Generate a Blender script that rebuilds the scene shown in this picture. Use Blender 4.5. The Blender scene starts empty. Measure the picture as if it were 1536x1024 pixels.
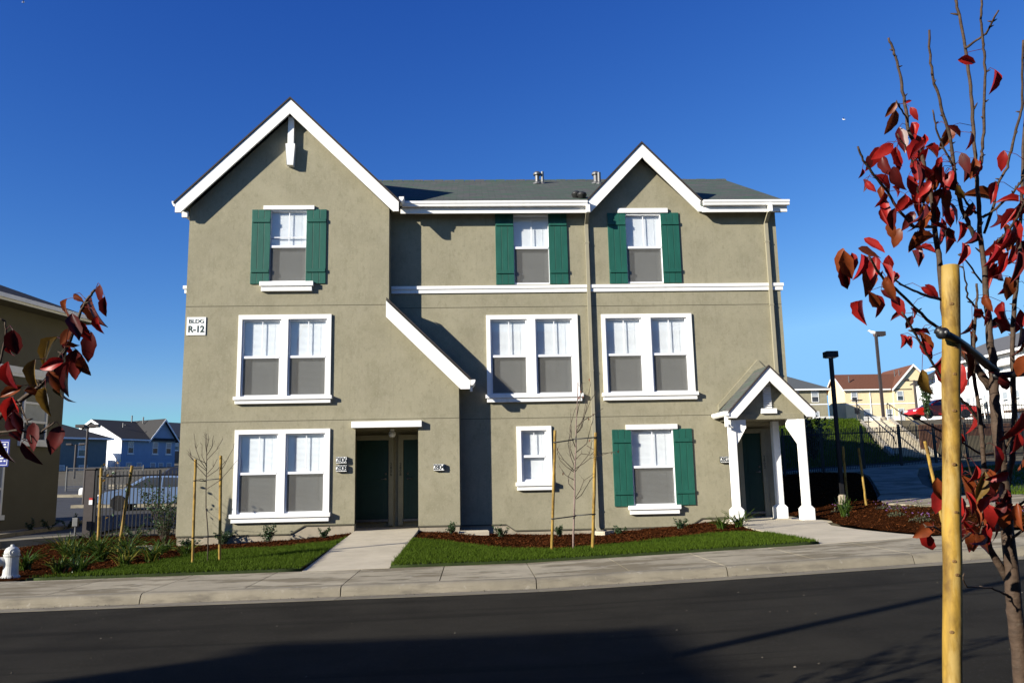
import bpy, math, random
from mathutils import Vector, Matrix, noise
from mathutils.geometry import tessellate_polygon, delaunay_2d_cdt
SC = bpy.context.scene
COL = SC.collection
RND = random.Random(11)

# ---------------------------------------------------------------- camera
cam_data = bpy.data.cameras.new("camera")
cam = bpy.data.objects.new("camera", cam_data)
COL.objects.link(cam)
cam_data.sensor_width = 36.0
cam_data.lens = 1245.0 / 1536.0 * 36.0
cam_data.clip_start = 0.05
cam_data.clip_end = 6000
yaw, pitch, roll = math.radians(2.80), math.radians(9.35), math.radians(-1.1827)
fwd = Vector((math.sin(yaw) * math.cos(pitch), math.cos(yaw) * math.cos(pitch), math.sin(pitch)))
rgt = Vector((math.cos(yaw), -math.sin(yaw), 0))
upv = rgt.cross(fwd)
r2 = rgt * math.cos(roll) + upv * math.sin(roll)
u2 = -rgt * math.sin(roll) + upv * math.cos(roll)
cam.matrix_world = Matrix(((r2.x, u2.x, -fwd.x, 0), (r2.y, u2.y, -fwd.y, 0), (r2.z, u2.z, -fwd.z, 1.65), (0, 0, 0, 1)))
SC.camera = cam

# ---------------------------------------------------------------- light
SUN_EL = math.radians(20.0)
SUN_AZ = math.atan2(-1.71, -1.0)                     # towards the sun, measured from +Y to +X
sun_dir = Vector((math.sin(SUN_AZ) * math.cos(SUN_EL), math.cos(SUN_AZ) * math.cos(SUN_EL), math.sin(SUN_EL)))
world = bpy.data.worlds.new("World")
SC.world = world
world.use_nodes = True
wn, wl = world.node_tree.nodes, world.node_tree.links
sky = wn.new("ShaderNodeTexSky")
sky.sky_type = 'NISHITA'
sky.sun_disc = False
sky.sun_elevation = SUN_EL
sky.sun_rotation = SUN_AZ % (2 * math.pi)
sky.altitude = 300
sky.air_density = 1.0
sky.dust_density = 0.2
sky.ozone_density = 3.0
# deepen the zenith and keep the horizon pale, channel by channel (a clear winter sky); the glare round the sun is capped
K = 0.085 * 1.366
sp = wn.new("ShaderNodeSeparateColor")
cb = wn.new("ShaderNodeCombineColor")
wl.new(sky.outputs[0], sp.inputs[0])
for i, (gain, power, cap) in enumerate(((2.4, 1.95, .27), (1.48, 1.5, .60), (1.27, .93, 1.02))):
    m1 = wn.new("ShaderNodeMath"); m1.operation = 'MULTIPLY'; m1.inputs[1].default_value = K
    m2 = wn.new("ShaderNodeMath"); m2.operation = 'POWER'; m2.inputs[1].default_value = power
    m3 = wn.new("ShaderNodeMath"); m3.operation = 'MULTIPLY'; m3.inputs[1].default_value = gain
    m4 = wn.new("ShaderNodeMath"); m4.operation = 'MINIMUM'; m4.inputs[1].default_value = cap
    m5 = wn.new("ShaderNodeMath"); m5.operation = 'DIVIDE'; m5.inputs[1].default_value = K
    wl.new(sp.outputs[i], m1.inputs[0])
    for p, q in ((m1, m2), (m2, m3), (m3, m4), (m4, m5)): wl.new(p.outputs[0], q.inputs[0])
    wl.new(m5.outputs[0], cb.inputs[i])
wl.new(cb.outputs[0], wn["Background"].inputs["Color"])
wn["Background"].inputs["Strength"].default_value = 0.058
sun_data = bpy.data.lights.new("sun", 'SUN')
sun_data.energy = 5.0
sun_data.angle = math.radians(0.5)
sun_data.color = (1.0, 0.94, 0.82)
sun = bpy.data.objects.new("sun", sun_data)
sun.rotation_euler = sun_dir.to_track_quat('Z', 'Y').to_euler()
sun.location = (-30, -20, 30)
COL.objects.link(sun)
SC.view_settings.view_transform = 'Standard'
SC.view_settings.look = 'None'
SC.view_settings.gamma = 1.0
SC.view_settings.exposure = 1.0
SC.cycles.max_bounces = 8
SC.cycles.transparent_max_bounces = 16

# ---------------------------------------------------------------- materials
TONE = .68      # base colours below are noted for a shorter exposure; all but the white paints are scaled by this
WHITES = ("white_trim", "white_column", "white_vinyl", "white_blind", "white_sign", "white_letter", "white_hydrant", "white_siding", "bright_white", "white_feather")
def tone(c, name=""):
    k = 1.0 if name.startswith(WHITES) else TONE
    return tuple(v * k for v in c)
def mat(name, c, rough=.8, var=.12, scale=6.0, bump=0., bscale=80., spec=.3, metal=0., c2=None, island=0., stretch=None, detail=5., bdist=.01):
    c = tone(c, name)
    c2 = tone(c2, name) if c2 else None
    m = bpy.data.materials.new(name)
    m.use_nodes = True
    n, l = m.node_tree.nodes, m.node_tree.links
    b = n["Principled BSDF"]
    b.inputs["Roughness"].default_value = rough
    b.inputs["Specular IOR Level"].default_value = spec
    b.inputs["Metallic"].default_value = metal
    tc = n.new("ShaderNodeTexCoord")
    mp = n.new("ShaderNodeMapping")
    l.new(tc.outputs["Object"], mp.inputs["Vector"])
    if stretch: mp.inputs["Scale"].default_value = stretch
    nz = n.new("ShaderNodeTexNoise")
    nz.inputs["Scale"].default_value = scale
    nz.inputs["Detail"].default_value = detail
    nz.inputs["Roughness"].default_value = .6
    l.new(mp.outputs[0], nz.inputs["Vector"])
    rp = n.new("ShaderNodeValToRGB")
    lo = c2 if c2 else tuple(v * (1 - var) for v in c)
    hi = c if c2 else tuple(min(1, v * (1 + var)) for v in c)
    rp.color_ramp.elements[0].color = (*lo, 1)
    rp.color_ramp.elements[1].color = (*hi, 1)
    rp.color_ramp.elements[0].position = .32
    rp.color_ramp.elements[1].position = .68
    l.new(nz.outputs[0], rp.inputs[0])
    out = rp.outputs[0]
    if island:
        ge = n.new("ShaderNodeNewGeometry")
        mr = n.new("ShaderNodeMapRange")
        mr.inputs["To Min"].default_value = 1 - island
        mr.inputs["To Max"].default_value = 1 + island
        l.new(ge.outputs["Random Per Island"], mr.inputs["Value"])
        hv = n.new("ShaderNodeHueSaturation")
        l.new(mr.outputs[0], hv.inputs["Value"])
        l.new(out, hv.inputs["Color"])
        out = hv.outputs[0]
    l.new(out, b.inputs["Base Color"])
    if bump:
        n2 = n.new("ShaderNodeTexNoise")
        n2.inputs["Scale"].default_value = bscale
        n2.inputs["Detail"].default_value = 4
        l.new(tc.outputs["Object"], n2.inputs["Vector"])
        bp = n.new("ShaderNodeBump")
        bp.inputs["Strength"].default_value = bump
        bp.inputs["Distance"].default_value = bdist
        l.new(n2.outputs[0], bp.inputs["Height"])
        l.new(bp.outputs[0], b.inputs["Normal"])
    return m

def mixin(m, c, scale, lo, hi, fac=1.0, stretch=None, seed=0.):
    """lay a second colour over a material where a noise is high (stains, wear)"""
    n, l = m.node_tree.nodes, m.node_tree.links
    b = n["Principled BSDF"]
    src = b.inputs["Base Color"].links[0].from_socket
    tc = n.new("ShaderNodeTexCoord")
    mp = n.new("ShaderNodeMapping")
    mp.inputs["Location"].default_value = (seed, seed * .7, seed * 1.3)
    if stretch: mp.inputs["Scale"].default_value = stretch
    l.new(tc.outputs["Object"], mp.inputs["Vector"])
    nz = n.new("ShaderNodeTexNoise")
    nz.inputs["Scale"].default_value = scale
    nz.inputs["Detail"].default_value = 8
    nz.inputs["Roughness"].default_value = .62
    l.new(mp.outputs[0], nz.inputs["Vector"])
    mr = n.new("ShaderNodeMapRange")
    mr.inputs["From Min"].default_value = lo
    mr.inputs["From Max"].default_value = hi
    mr.inputs["To Max"].default_value = fac
    l.new(nz.outputs[0], mr.inputs["Value"])
    mx = n.new("ShaderNodeMix")
    mx.data_type = 'RGBA'
    l.new(mr.outputs[0], mx.inputs[0])
    l.new(src, mx.inputs[6])
    mx.inputs[7].default_value = (*tone(c), 1)
    l.new(mx.outputs[2], b.inputs["Base Color"])
    return m

def shingle_mat(name, a, b_, c, axis):
    a, b_, c = tone(a), tone(b_), tone(c)
    m = bpy.data.materials.new(name)
    m.use_nodes = True
    n, l = m.node_tree.nodes, m.node_tree.links
    bs = n["Principled BSDF"]
    bs.inputs["Roughness"].default_value = .9
    bs.inputs["Specular IOR Level"].default_value = .2
    tc = n.new("ShaderNodeTexCoord")
    sx = n.new("ShaderNodeSeparateXYZ")
    l.new(tc.outputs["Object"], sx.inputs[0])
    cx = n.new("ShaderNodeCombineXYZ")
    l.new(sx.outputs[axis], cx.inputs[0])
    l.new(sx.outputs[2], cx.inputs[1])
    br = n.new("ShaderNodeTexBrick")
    br.inputs["Scale"].default_value = 1.0
    br.inputs["Brick Width"].default_value = .34
    br.inputs["Row Height"].default_value = .07
    br.inputs["Mortar Size"].default_value = .006
    br.inputs["Mortar Smooth"].default_value = .3
    br.inputs["Bias"].default_value = -.1
    br.inputs["Color1"].default_value = (*a, 1)
    br.inputs["Color2"].default_value = (*b_, 1)
    br.inputs["Mortar"].default_value = (*[v * .45 for v in a], 1)
    l.new(cx.outputs[0], br.inputs["Vector"])
    nz = n.new("ShaderNodeTexNoise")
    nz.inputs["Scale"].default_value = 2.2
    nz.inputs["Detail"].default_value = 8
    nz.inputs["Roughness"].default_value = .7
    mp = n.new("ShaderNodeMapping")
    mp.inputs["Scale"].default_value = (.55, 4.2, 1)
    l.new(cx.outputs[0], mp.inputs["Vector"])
    l.new(mp.outputs[0], nz.inputs["Vector"])
    mr = n.new("ShaderNodeMapRange")
    mr.inputs["From Min"].default_value = .46
    mr.inputs["From Max"].default_value = .6
    l.new(nz.outputs[0], mr.inputs["Value"])
    mx = n.new("ShaderNodeMix")
    mx.data_type = 'RGBA'
    l.new(mr.outputs[0], mx.inputs[0])
    l.new(br.outputs[0], mx.inputs[6])
    mx.inputs[7].default_value = (*c, 1)
    l.new(mx.outputs[2], bs.inputs["Base Color"])
    bp = n.new("ShaderNodeBump")
    bp.inputs["Strength"].default_value = .5
    bp.inputs["Distance"].default_value = .01
    l.new(br.outputs["Fac"], bp.inputs["Height"])
    bp.invert = True
    l.new(bp.outputs[0], bs.inputs["Normal"])
    return m

def glass_mat(name, tint=(.97, .98, .97), refl=1.0):
    m = bpy.data.materials.new(name)
    m.use_nodes = True
    n, l = m.node_tree.nodes, m.node_tree.links
    n.remove(n["Principled BSDF"])
    tr = n.new("ShaderNodeBsdfTransparent")
    tr.inputs[0].default_value = (*tint, 1)
    gl = n.new("ShaderNodeBsdfGlossy")
    gl.inputs["Roughness"].default_value = .01
    gl.inputs["Color"].default_value = (refl, refl, refl, 1)
    lw = n.new("ShaderNodeLayerWeight")          # same from both sides, so that sunlight gets in
    lw.inputs["Blend"].default_value = .5
    pw = n.new("ShaderNodeMath"); pw.operation = 'POWER'; pw.inputs[1].default_value = 3.5
    l.new(lw.outputs["Facing"], pw.inputs[0])
    fr = n.new("ShaderNodeMath"); fr.operation = 'MULTIPLY_ADD'; fr.inputs[1].default_value = .75; fr.inputs[2].default_value = .07
    l.new(pw.outputs[0], fr.inputs[0])
    tc = n.new("ShaderNodeTexCoord")
    nz = n.new("ShaderNodeTexNoise")
    nz.inputs["Scale"].default_value = 1.3
    l.new(tc.outputs["Object"], nz.inputs["Vector"])
    bp = n.new("ShaderNodeBump")
    bp.inputs["Strength"].default_value = .012
    l.new(nz.outputs[0], bp.inputs["Height"])
    l.new(bp.outputs[0], gl.inputs["Normal"])
    mx = n.new("ShaderNodeMixShader")
    l.new(fr.outputs[0], mx.inputs[0])
    l.new(tr.outputs[0], mx.inputs[1])
    l.new(gl.outputs[0], mx.inputs[2])
    l.new(mx.outputs[0], n["Material Output"].inputs["Surface"])
    return m

def screen_mat(name, c, opacity):
    c = tone(c)
    m = bpy.data.materials.new(name)
    m.use_nodes = True
    n, l = m.node_tree.nodes, m.node_tree.links
    n.remove(n["Principled BSDF"])
    tr = n.new("ShaderNodeBsdfTransparent")
    df = n.new("ShaderNodeBsdfDiffuse")
    tc = n.new("ShaderNodeTexCoord")
    nz = n.new("ShaderNodeTexNoise")
    nz.inputs["Scale"].default_value = 5
    l.new(tc.outputs["Object"], nz.inputs["Vector"])
    rp = n.new("ShaderNodeValToRGB")
    rp.color_ramp.elements[0].color = (*[v * .9 for v in c], 1)
    rp.color_ramp.elements[1].color = (*[v * 1.1 for v in c], 1)
    l.new(nz.outputs[0], rp.inputs[0])
    l.new(rp.outputs[0], df.inputs[0])
    mx = n.new("ShaderNodeMixShader")
    mx.inputs[0].default_value = opacity
    l.new(tr.outputs[0], mx.inputs[1])
    l.new(df.outputs[0], mx.inputs[2])
    l.new(mx.outputs[0], n["Material Output"].inputs["Surface"])
    return m

def leaf_mat(name, c, gloss=.35, trans=.25, var=.25, rough=.35):
    m = mat(name, c, rough, var, 30, spec=gloss, island=.18)
    n, l = m.node_tree.nodes, m.node_tree.links
    b = n["Principled BSDF"]
    tl = n.new("ShaderNodeBsdfTranslucent")
    l.new(b.inputs["Base Color"].links[0].from_socket, tl.inputs[0])
    mx = n.new("ShaderNodeMixShader")
    mx.inputs[0].default_value = trans
    l.new(b.outputs[0], mx.inputs[1])
    l.new(tl.outputs[0], mx.inputs[2])
    l.new(mx.outputs[0], n["Material Output"].inputs["Surface"])
    return m

STUCCO = mat("olive_stucco", (.382, .35, .243), .92, .10, .9, .6, 150, .15, bdist=.008, detail=10)
mixin(STUCCO, (.285, .262, .172), 2.2, .48, .7, .5, seed=3)
mixin(STUCCO, (.43, .395, .285), 5.5, .51, .7, .5, stretch=(1, 1, .55), seed=9)
mixin(STUCCO, (.27, .248, .163), 11, .53, .7, .5, stretch=(1, 1, .7), seed=5)
mixin(STUCCO, (.50, .455, .325), 24, .54, .68, .45, seed=15)
mixin(STUCCO, (.23, .21, .14), 32, .56, .7, .4, seed=21)
mixin(STUCCO, (.29, .268, .185), 2.2, .56, .72, .5, stretch=(6, 6, .35), seed=31)
JOINT = mat("joint_shadow_line", (.12, .11, .075), .9, .1, 4)
WHITE = mat("white_trim_paint", (.78, .77, .74), .55, .03, 3, .08, 60, .35)
mixin(WHITE, (.6, .57, .5), 1.7, .56, .8, .35, stretch=(3, 3, .6), seed=4)
mixin(WHITE, (.66, .64, .6), 9, .6, .8, .4, seed=11)
WEATHERED = mat("white_column_paint", (.76, .75, .72), .6, .04, 4, .15, 40, .3)
VINYL = mat("white_vinyl", (.72, .73, .75), .4, .03, 5)
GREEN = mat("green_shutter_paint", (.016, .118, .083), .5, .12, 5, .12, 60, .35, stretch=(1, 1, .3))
mixin(GREEN, (.03, .15, .12), 4, .52, .72, .55, stretch=(5, 5, .5), seed=2)
mixin(GREEN, (.008, .07, .05), 7, .56, .74, .5, stretch=(4, 4, .7), seed=6)
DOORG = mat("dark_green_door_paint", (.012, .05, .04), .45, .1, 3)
DOORF = mat("olive_door_frame", (.36, .34, .24), .6, .08, 4)
FOUND = mat("tan_concrete_foundation", (.43, .37, .28), .95, .15, 3, .4, 60, .1)
mixin(FOUND, (.3, .26, .2), 7, .52, .75, .8)
BLIND = mat("white_blind", (.72, .74, .77), .6, .02, 3)
GLASS = glass_mat("window_glass")
SCREEN = screen_mat("insect_screen", (.15, .143, .122), .66)
ROOF_X = shingle_mat("slate_shingles", (.105, .112, .105), (.15, .14, .14), (.07, .125, .085), 0)
ROOF_Y = shingle_mat("slate_shingles_side", (.10, .11, .10), (.15, .14, .14), (.10, .125, .105), 1)
ROOFEDGE = mat("dark_roof_edge", (.05, .04, .038), .8)
GALV = mat("galvanized_metal", (.2, .2, .2), .5, .15, 9, metal=.6)
DARKVENT = mat("black_vent_metal", (.03, .03, .03), .5)
ASPHALT = mat("asphalt", (.031, .0278, .0212), .95, .3, 1.2, .6, 260, .06, bdist=.006, detail=9)
mixin(ASPHALT, (.038, .0345, .027), .45, .45, .75, .8, stretch=(.3, 1, 1), seed=2)
mixin(ASPHALT, (.065, .06, .049), 38, .56, .72, .7, seed=5)
mixin(ASPHALT, (.018, .0163, .0128), 1.2, .52, .62, .7, stretch=(.12, 2.2, 1), seed=9)
mixin(ASPHALT, (.12, .115, .1), 30, .74, .77, .8, seed=13)
LOTASPHALT = mat("parking_asphalt", (.06, .06, .062), .9, .2, 1.5, .4, 120)
CONC = mat("pale_concrete", (.47, .415, .305), .92, .12, 1.4, .35, 130, .04, island=.09, detail=9)
mixin(CONC, (.25, .212, .145), 1.1, .49, .575, .9, stretch=(.6, 1.7, 1), seed=1)
mixin(CONC, (.19, .165, .115), 2.6, .55, .64, .8, stretch=(.6, 1.5, 1), seed=17)
mixin(CONC, (.6, .55, .46), 5, .6, .72, .5, seed=4)
WALK = mat("walkway_concrete", (.64, .565, .43), .92, .1, 1.8, .3, 130, .05, island=.05, detail=9)
mixin(WALK, (.45, .40, .31), 2.3, .55, .75, .6, stretch=(.6, 1.2, 1), seed=8)
KERB = mat("kerb_concrete", (.30, .266, .2), .92, .14, 2.5, .5, 90, .05, island=.08, detail=9)
mixin(KERB, (.17, .15, .12), 3.0, .5, .68, .8, stretch=(.6, 2, 3), seed=6)
mixin(KERB, (.46, .42, .35), 9, .6, .7, .6, seed=12)
MULCHM = mat("red_brown_mulch", (.064, .0195, .006), .98, .4, 9, .9, 50, .0, c2=(.02, .008, .004), bdist=.03)
CHIPM = mat("mulch_chips", (.078, .024, .007), .98, .3, 14, spec=.03, island=.6)
GRASSBASE = mat("lawn_soil_green", (.03, .048, .008), .95, .3, 6, .5, 60)
GRASS = leaf_mat("grass_blades", (.075, .125, .008), .1, .3, .5, .7)
DIRT = mat("dry_ground", (.12, .1, .06), .95, .3, .6, .4, 20)
BANKM = mat("grass_bank", (.05, .065, .014), .95, .4, 1.2, .8, 12, c2=(.03, .05, .012), bdist=.05)
STAKEM = mat("peeled_pine_stake", (.37, .225, .035), .7, .42, 3.5, .35, 40, .3, stretch=(6, 6, 1.2), bdist=.004)
mixin(STAKEM, (.12, .06, .010), 5.5, .49, .64, .8, stretch=(2, 2, 1), seed=3)
mixin(STAKEM, (.46, .32, .10), 9, .52, .64, .8, stretch=(3, 3, .6), seed=7)
KNOT = mat("dark_knot", (.2, .11, .035), .7, .3, 60)
RUBBER = mat("black_rubber", (.012, .012, .014), .45, .2, 20, spec=.4)
BARK = mat("brown_bark", (.078, .05, .033), .75, .35, 18, .7, 90, .25, stretch=(1, 1, 2.5), bdist=.004)
mixin(BARK, (.135, .11, .08), 25, .58, .7, .5, stretch=(1, 1, 3), seed=2)
PALEBARK = mat("pale_bark", (.28, .2, .17), .8, .35, 20, .5, 70)
TWIG = mat("dark_twig", (.1, .075, .055), .8, .3, 20)
LEAFR = leaf_mat("red_leaf", (.36, .016, .013), .3, .3, rough=.42)
LEAFP = leaf_mat("crimson_leaf", (.4, .024, .02), .35, .3, rough=.42)
LEAFB = leaf_mat("orange_brown_leaf", (.25, .055, .015), .3, .3, rough=.42)
LEAFD = leaf_mat("dark_maroon_leaf", (.11, .012, .011), .35, .2, rough=.4)
LEAFO = leaf_mat("olive_yellow_leaf", (.19, .11, .02), .3, .25, rough=.42)
SHRUB = leaf_mat("dark_green_leaf", (.045, .09, .03), .4, .2, .3)
STRAP = leaf_mat("strap_leaf_green", (.07, .125, .018), .4, .3, .35)
STRAPY = leaf_mat("yellowing_strap_leaf", (.26, .24, .04), .3, .3, .3)
PURPLE = leaf_mat("purple_petal", (.3, .14, .36), .2, .3)
SAGE = leaf_mat("grey_green_leaf", (.12, .13, .07), .2, .2)
BLACKM = mat("black_painted_steel", (.014, .014, .016), .45, .15, 10, spec=.4)
BROWNPOLE = mat("bronze_painted_pole", (.06, .048, .045), .5, .15, 8)
LETTERB = mat("black_lettering", (.012, .02, .02), .6, .05, 5)
LETTERW = mat("white_lettering", (.8, .8, .8), .6, .03, 5)
LETTERG = mat("dark_green_lettering", (.01, .045, .04), .6, .05, 5)
SIGNW = mat("white_sign_panel", (.8, .8, .78), .5, .03, 5)
BLUESIGN = mat("blue_sign_panel", (.02, .04, .3), .5, .1, 5)
HYD = mat("white_hydrant_paint", (.44, .44, .42), .45, .1, 12, .15, 40, .4)

# ---------------------------------------------------------------- mesh helpers
ORG = {}

class MB:
    def __init__(s): s.v, s.f, s.m, s.cuts = [], [], [], []
    def add(s, vs, fs, mi=0):
        k = len(s.v)
        s.cuts.append((k, len(s.f)))
        s.v += [tuple(p) for p in vs]
        s.f += [tuple(i + k for i in f) for f in fs]
        s.m += [mi] * len(fs)
        return s
    def box(s, x0, x1, y0, y1, z0, z1, mi=0):
        return s.add([(x0, y0, z0), (x1, y0, z0), (x1, y1, z0), (x0, y1, z0), (x0, y0, z1), (x1, y0, z1), (x1, y1, z1), (x0, y1, z1)],
                     [(0, 1, 5, 4), (1, 2, 6, 5), (2, 3, 7, 6), (3, 0, 4, 7), (4, 5, 6, 7), (3, 2, 1, 0)], mi)
    def prism(s, poly, a0, a1, axis='y', mi=0):
        """extrude a 2D outline; axis y: outline is (x,z); axis x: outline is (y,z); axis z: outline is (x,y)"""
        P = {'y': lambda p, a: (p[0], a, p[1]), 'x': lambda p, a: (a, p[0], p[1]), 'z': lambda p, a: (p[0], p[1], a)}[axis]
        n = len(poly)
        vs = [P(p, a0) for p in poly] + [P(p, a1) for p in poly]
        tri = tessellate_polygon([[Vector((p[0], p[1], 0)) for p in poly]])
        fs = [tuple(t) for t in tri] + [tuple(i + n for i in reversed(t)) for t in tri]
        fs += [(i, (i + 1) % n, n + (i + 1) % n, n + i) for i in range(n)]
        return s.add(vs, fs, mi)
    def sheet(s, outer, holes, y, depth=.15, mi=0, plane='y'):
        """flat wall with rectangular or outlined holes, with reveals going back by depth"""
        P = (lambda p, a: (p[0], a, p[1])) if plane == 'y' else (lambda p, a: (a, p[0], p[1]))
        def inn(p, lp):
            c = False
            for (x0, z0), (x1, z1) in zip(lp, lp[1:] + lp[:1]):
                if (z0 > p[1]) != (z1 > p[1]) and p[0] < (x1 - x0) * (p[1] - z0) / (z1 - z0) + x0: c = not c
            return c
        pts, edges = [], []
        for lp in [outer] + holes:
            k = len(pts)
            pts += [Vector(p) for p in lp]
            edges += [(k + i, k + (i + 1) % len(lp)) for i in range(len(lp))]
        r = delaunay_2d_cdt(pts, edges, [], 0, 1e-6)
        fs = []
        for f in r[2]:
            c = sum((r[0][i] for i in f), Vector((0, 0))) / len(f)
            if inn(c, outer) and not any(inn(c, h) for h in holes): fs.append(tuple(f))
        s.add([P(p, y) for p in r[0]], fs, mi)
        for h in holes:
            n = len(h)
            s.add([P(p, y) for p in h] + [P(p, y + depth) for p in h], [(i, (i + 1) % n, n + (i + 1) % n, n + i) for i in range(n)], mi)
        return s
    def tube(s, pts, rad, n=8, cap=True, mi=0):
        pts = [Vector(p) for p in pts]
        if not hasattr(rad, '__len__'): rad = [rad] * len(pts)
        k = len(pts)
        vs, fs = [], []
        ref = Vector((.37, .21, .9)).normalized()
        prev = None
        for i, p in enumerate(pts):
            d = (pts[min(i + 1, k - 1)] - pts[max(i - 1, 0)])
            if d.length < 1e-9: d = Vector((0, 0, 1))
            d.normalize()
            if prev is None:
                a = d.cross(ref)
                if a.length < .05: a = d.cross(Vector((1, 0, 0)))
            else:
                a = prev - d * prev.dot(d)
            a.normalize()
            prev = a
            b = d.cross(a)
            for j in range(n):
                t = 2 * math.pi * j / n
                vs.append(p + (a * math.cos(t) + b * math.sin(t)) * rad[i])
        for i in range(k - 1):
            for j in range(n):
                fs.append((i * n + j, i * n + (j + 1) % n, (i + 1) * n + (j + 1) % n, (i + 1) * n + j))
        if cap:
            fs.append(tuple(range(n - 1, -1, -1)))
            fs.append(tuple((k - 1) * n + j for j in range(n)))
        return s.add(vs, fs, mi)
    def lathe(s, prof, c=(0, 0, 0), n=16, axis='z', mi=0):
        vs, fs = [], []
        for (r, h) in prof:
            for j in range(n):
                t = 2 * math.pi * j / n
                q = (r * math.cos(t), r * math.sin(t), h)
                if axis == 'x': q = (h, q[0], q[1])
                if axis == 'y': q = (q[0], h, q[1])
                vs.append((c[0] + q[0], c[1] + q[1], c[2] + q[2]))
        k = len(prof)
        for i in range(k - 1):
            for j in range(n):
                fs.append((i * n + j, i * n + (j + 1) % n, (i + 1) * n + (j + 1) % n, (i + 1) * n + j))
        fs.append(tuple(range(n - 1, -1, -1)))
        fs.append(tuple((k - 1) * n + j for j in range(n)))
        return s.add(vs, fs, mi)
    def build_each(s, name, mats, parent):
        """one object for every shape added"""
        out = []
        for i, (v0, f0) in enumerate(s.cuts):
            v1, f1 = s.cuts[i + 1] if i + 1 < len(s.cuts) else (len(s.v), len(s.f))
            b = MB()
            b.v, b.f, b.m = s.v[v0:v1], [tuple(k - v0 for k in f) for f in s.f[f0:f1]], s.m[f0:f1]
            out.append(b.build(name, mats, parent))
        return out
    def build(s, name, mats, parent=None, smooth=False, bevel=0., at=None, seg=2):
        me = bpy.data.meshes.new(name)
        if parent is not None: o0 = ORG[parent.name]
        else: o0 = Vector(at) if at is not None else Vector((0, 0, 0))
        me.from_pydata([(p[0] - o0.x, p[1] - o0.y, p[2] - o0.z) for p in s.v], [], s.f)
        for m in (mats if isinstance(mats, (list, tuple)) else [mats]): me.materials.append(m)
        if any(s.m): me.polygons.foreach_set("material_index", s.m)
        if smooth: me.polygons.foreach_set("use_smooth", [True] * len(s.f))
        me.update()
        o = bpy.data.objects.new(name, me)
        COL.objects.link(o)
        if parent is not None: o.parent = parent
        else: o.location = o0
        ORG[o.name] = o0
        if bevel:
            b = o.modifiers.new("bevel", 'BEVEL')
            b.width = bevel
            b.segments = seg
            b.limit_method = 'ANGLE'
        return o

def tag(o, label=None, cat=None, group=None, kind=None):
    if label: o["label"] = label
    if cat: o["category"] = cat
    if group: o["group"] = group
    if kind: o["kind"] = kind
    return o

def thing(name, loc, label, cat, group=None, rz=0.):
    """an Empty at the thing's base; with rz the parts are given in the thing's own frame"""
    o = bpy.data.objects.new(name, None)
    o.empty_display_size = .2
    COL.objects.link(o)
    o.location = loc
    o.rotation_euler = (0, 0, rz)
    ORG[o.name] = Vector(loc)
    return tag(o, label, cat, group)

def local(name, loc, label, cat, group=None, rz=0.):
    o = thing(name, loc, label, cat, group, rz)
    ORG[o.name] = Vector((0, 0, 0))
    return o

def fixfaces(o):
    import bmesh
    bm = bmesh.new()
    bm.from_mesh(o.data)
    bmesh.ops.recalc_face_normals(bm, faces=bm.faces)
    bm.to_mesh(o.data)
    bm.free()
    return o

def copy_tree(o, parent=None):
    c = o.copy()
    COL.objects.link(c)
    if parent is not None: c.parent = parent
    ORG[c.name] = ORG.get(o.name, Vector((0, 0, 0)))
    for ch in [x for x in bpy.data.objects if x.parent == o]: copy_tree(ch, c)
    return c

def lettering(text, size, x, y, z, m, parent, name="lettering", depth=.003, bold=0., face='y', sx=1.0):
    cu = bpy.data.curves.new("text", 'FONT')
    cu.body = text
    cu.size = size
    cu.extrude = depth
    cu.offset = bold
    cu.align_x = 'CENTER'
    cu.align_y = 'CENTER'
    tmp = bpy.data.objects.new("text", cu)
    me = bpy.data.meshes.new_from_object(tmp)
    bpy.data.objects.remove(tmp)
    b = MB()
    b.add([(x + v.co.x * sx, y - v.co.z, z + v.co.y) for v in me.vertices], [tuple(p.vertices) for p in me.polygons])
    return b.build(name, m, parent)

# ---------------------------------------------------------------- terrain
def lerp_tab(tab, x):
    if x <= tab[0][0]: return tab[0][1]
    for (a, va), (b, vb) in zip(tab, tab[1:]):
        if x <= b:
            t = (x - a) / (b - a)
            return va + (vb - va) * t
    return tab[-1][1]
def sstep(a, b, x):
    t = max(0., min(1., (x - a) / (b - a)))
    return t * t * (3 - 2 * t)
TOP = [(-60, .0), (-20, .18), (-6.3, .225), (-1.8, .27), (.8, .30), (3.6, .40), (6.1, .50), (7.75, .57), (14, .85), (60, 2.4)]
WALL = [(-30, .3), (-12, .22), (-8, .24), (-6.9, .25), (-5.5, .28), (-4, .34), (-2.9, .45), (-1.3, .45), (-.3, .42), (.5, .32), (2, .27), (3, .29), (4.5, .38),
        (5.5, .47), (6, .52), (8, .56), (10, .75), (14, 1.0), (30, 1.6), (60, 2.6)]
LEFT = [(20, .25), (24, .3), (30, .45), (45, .75), (55, 1.4), (75, 2.4), (100, 3.6), (130, 4.6), (160, 6), (400, 6)]
def top(x): return lerp_tab(TOP, x)
def bank(x, y):
    base = .62 + .075 * (y - 20)
    if y < 43: return base
    edge = 25.1 + (y - 46) * .34
    slope = 2.35 + 2.75 * sstep(42, 57, y)
    if x > edge and y > 46.15: slope = max(slope, 4.05 + .05 * min(y - 46, 14))
    sx = 23.75 + (y - 44) * .344
    if abs(x - sx) < 1.7 and y < 57.6: slope = min(slope, 2.3 + (y - 44) * .2043 - .3)
    if y > 57: slope = max(slope, 5.1 + (min(y, 130) - 57) * .0605)
    return max(slope, min(base, 2.05))
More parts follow.
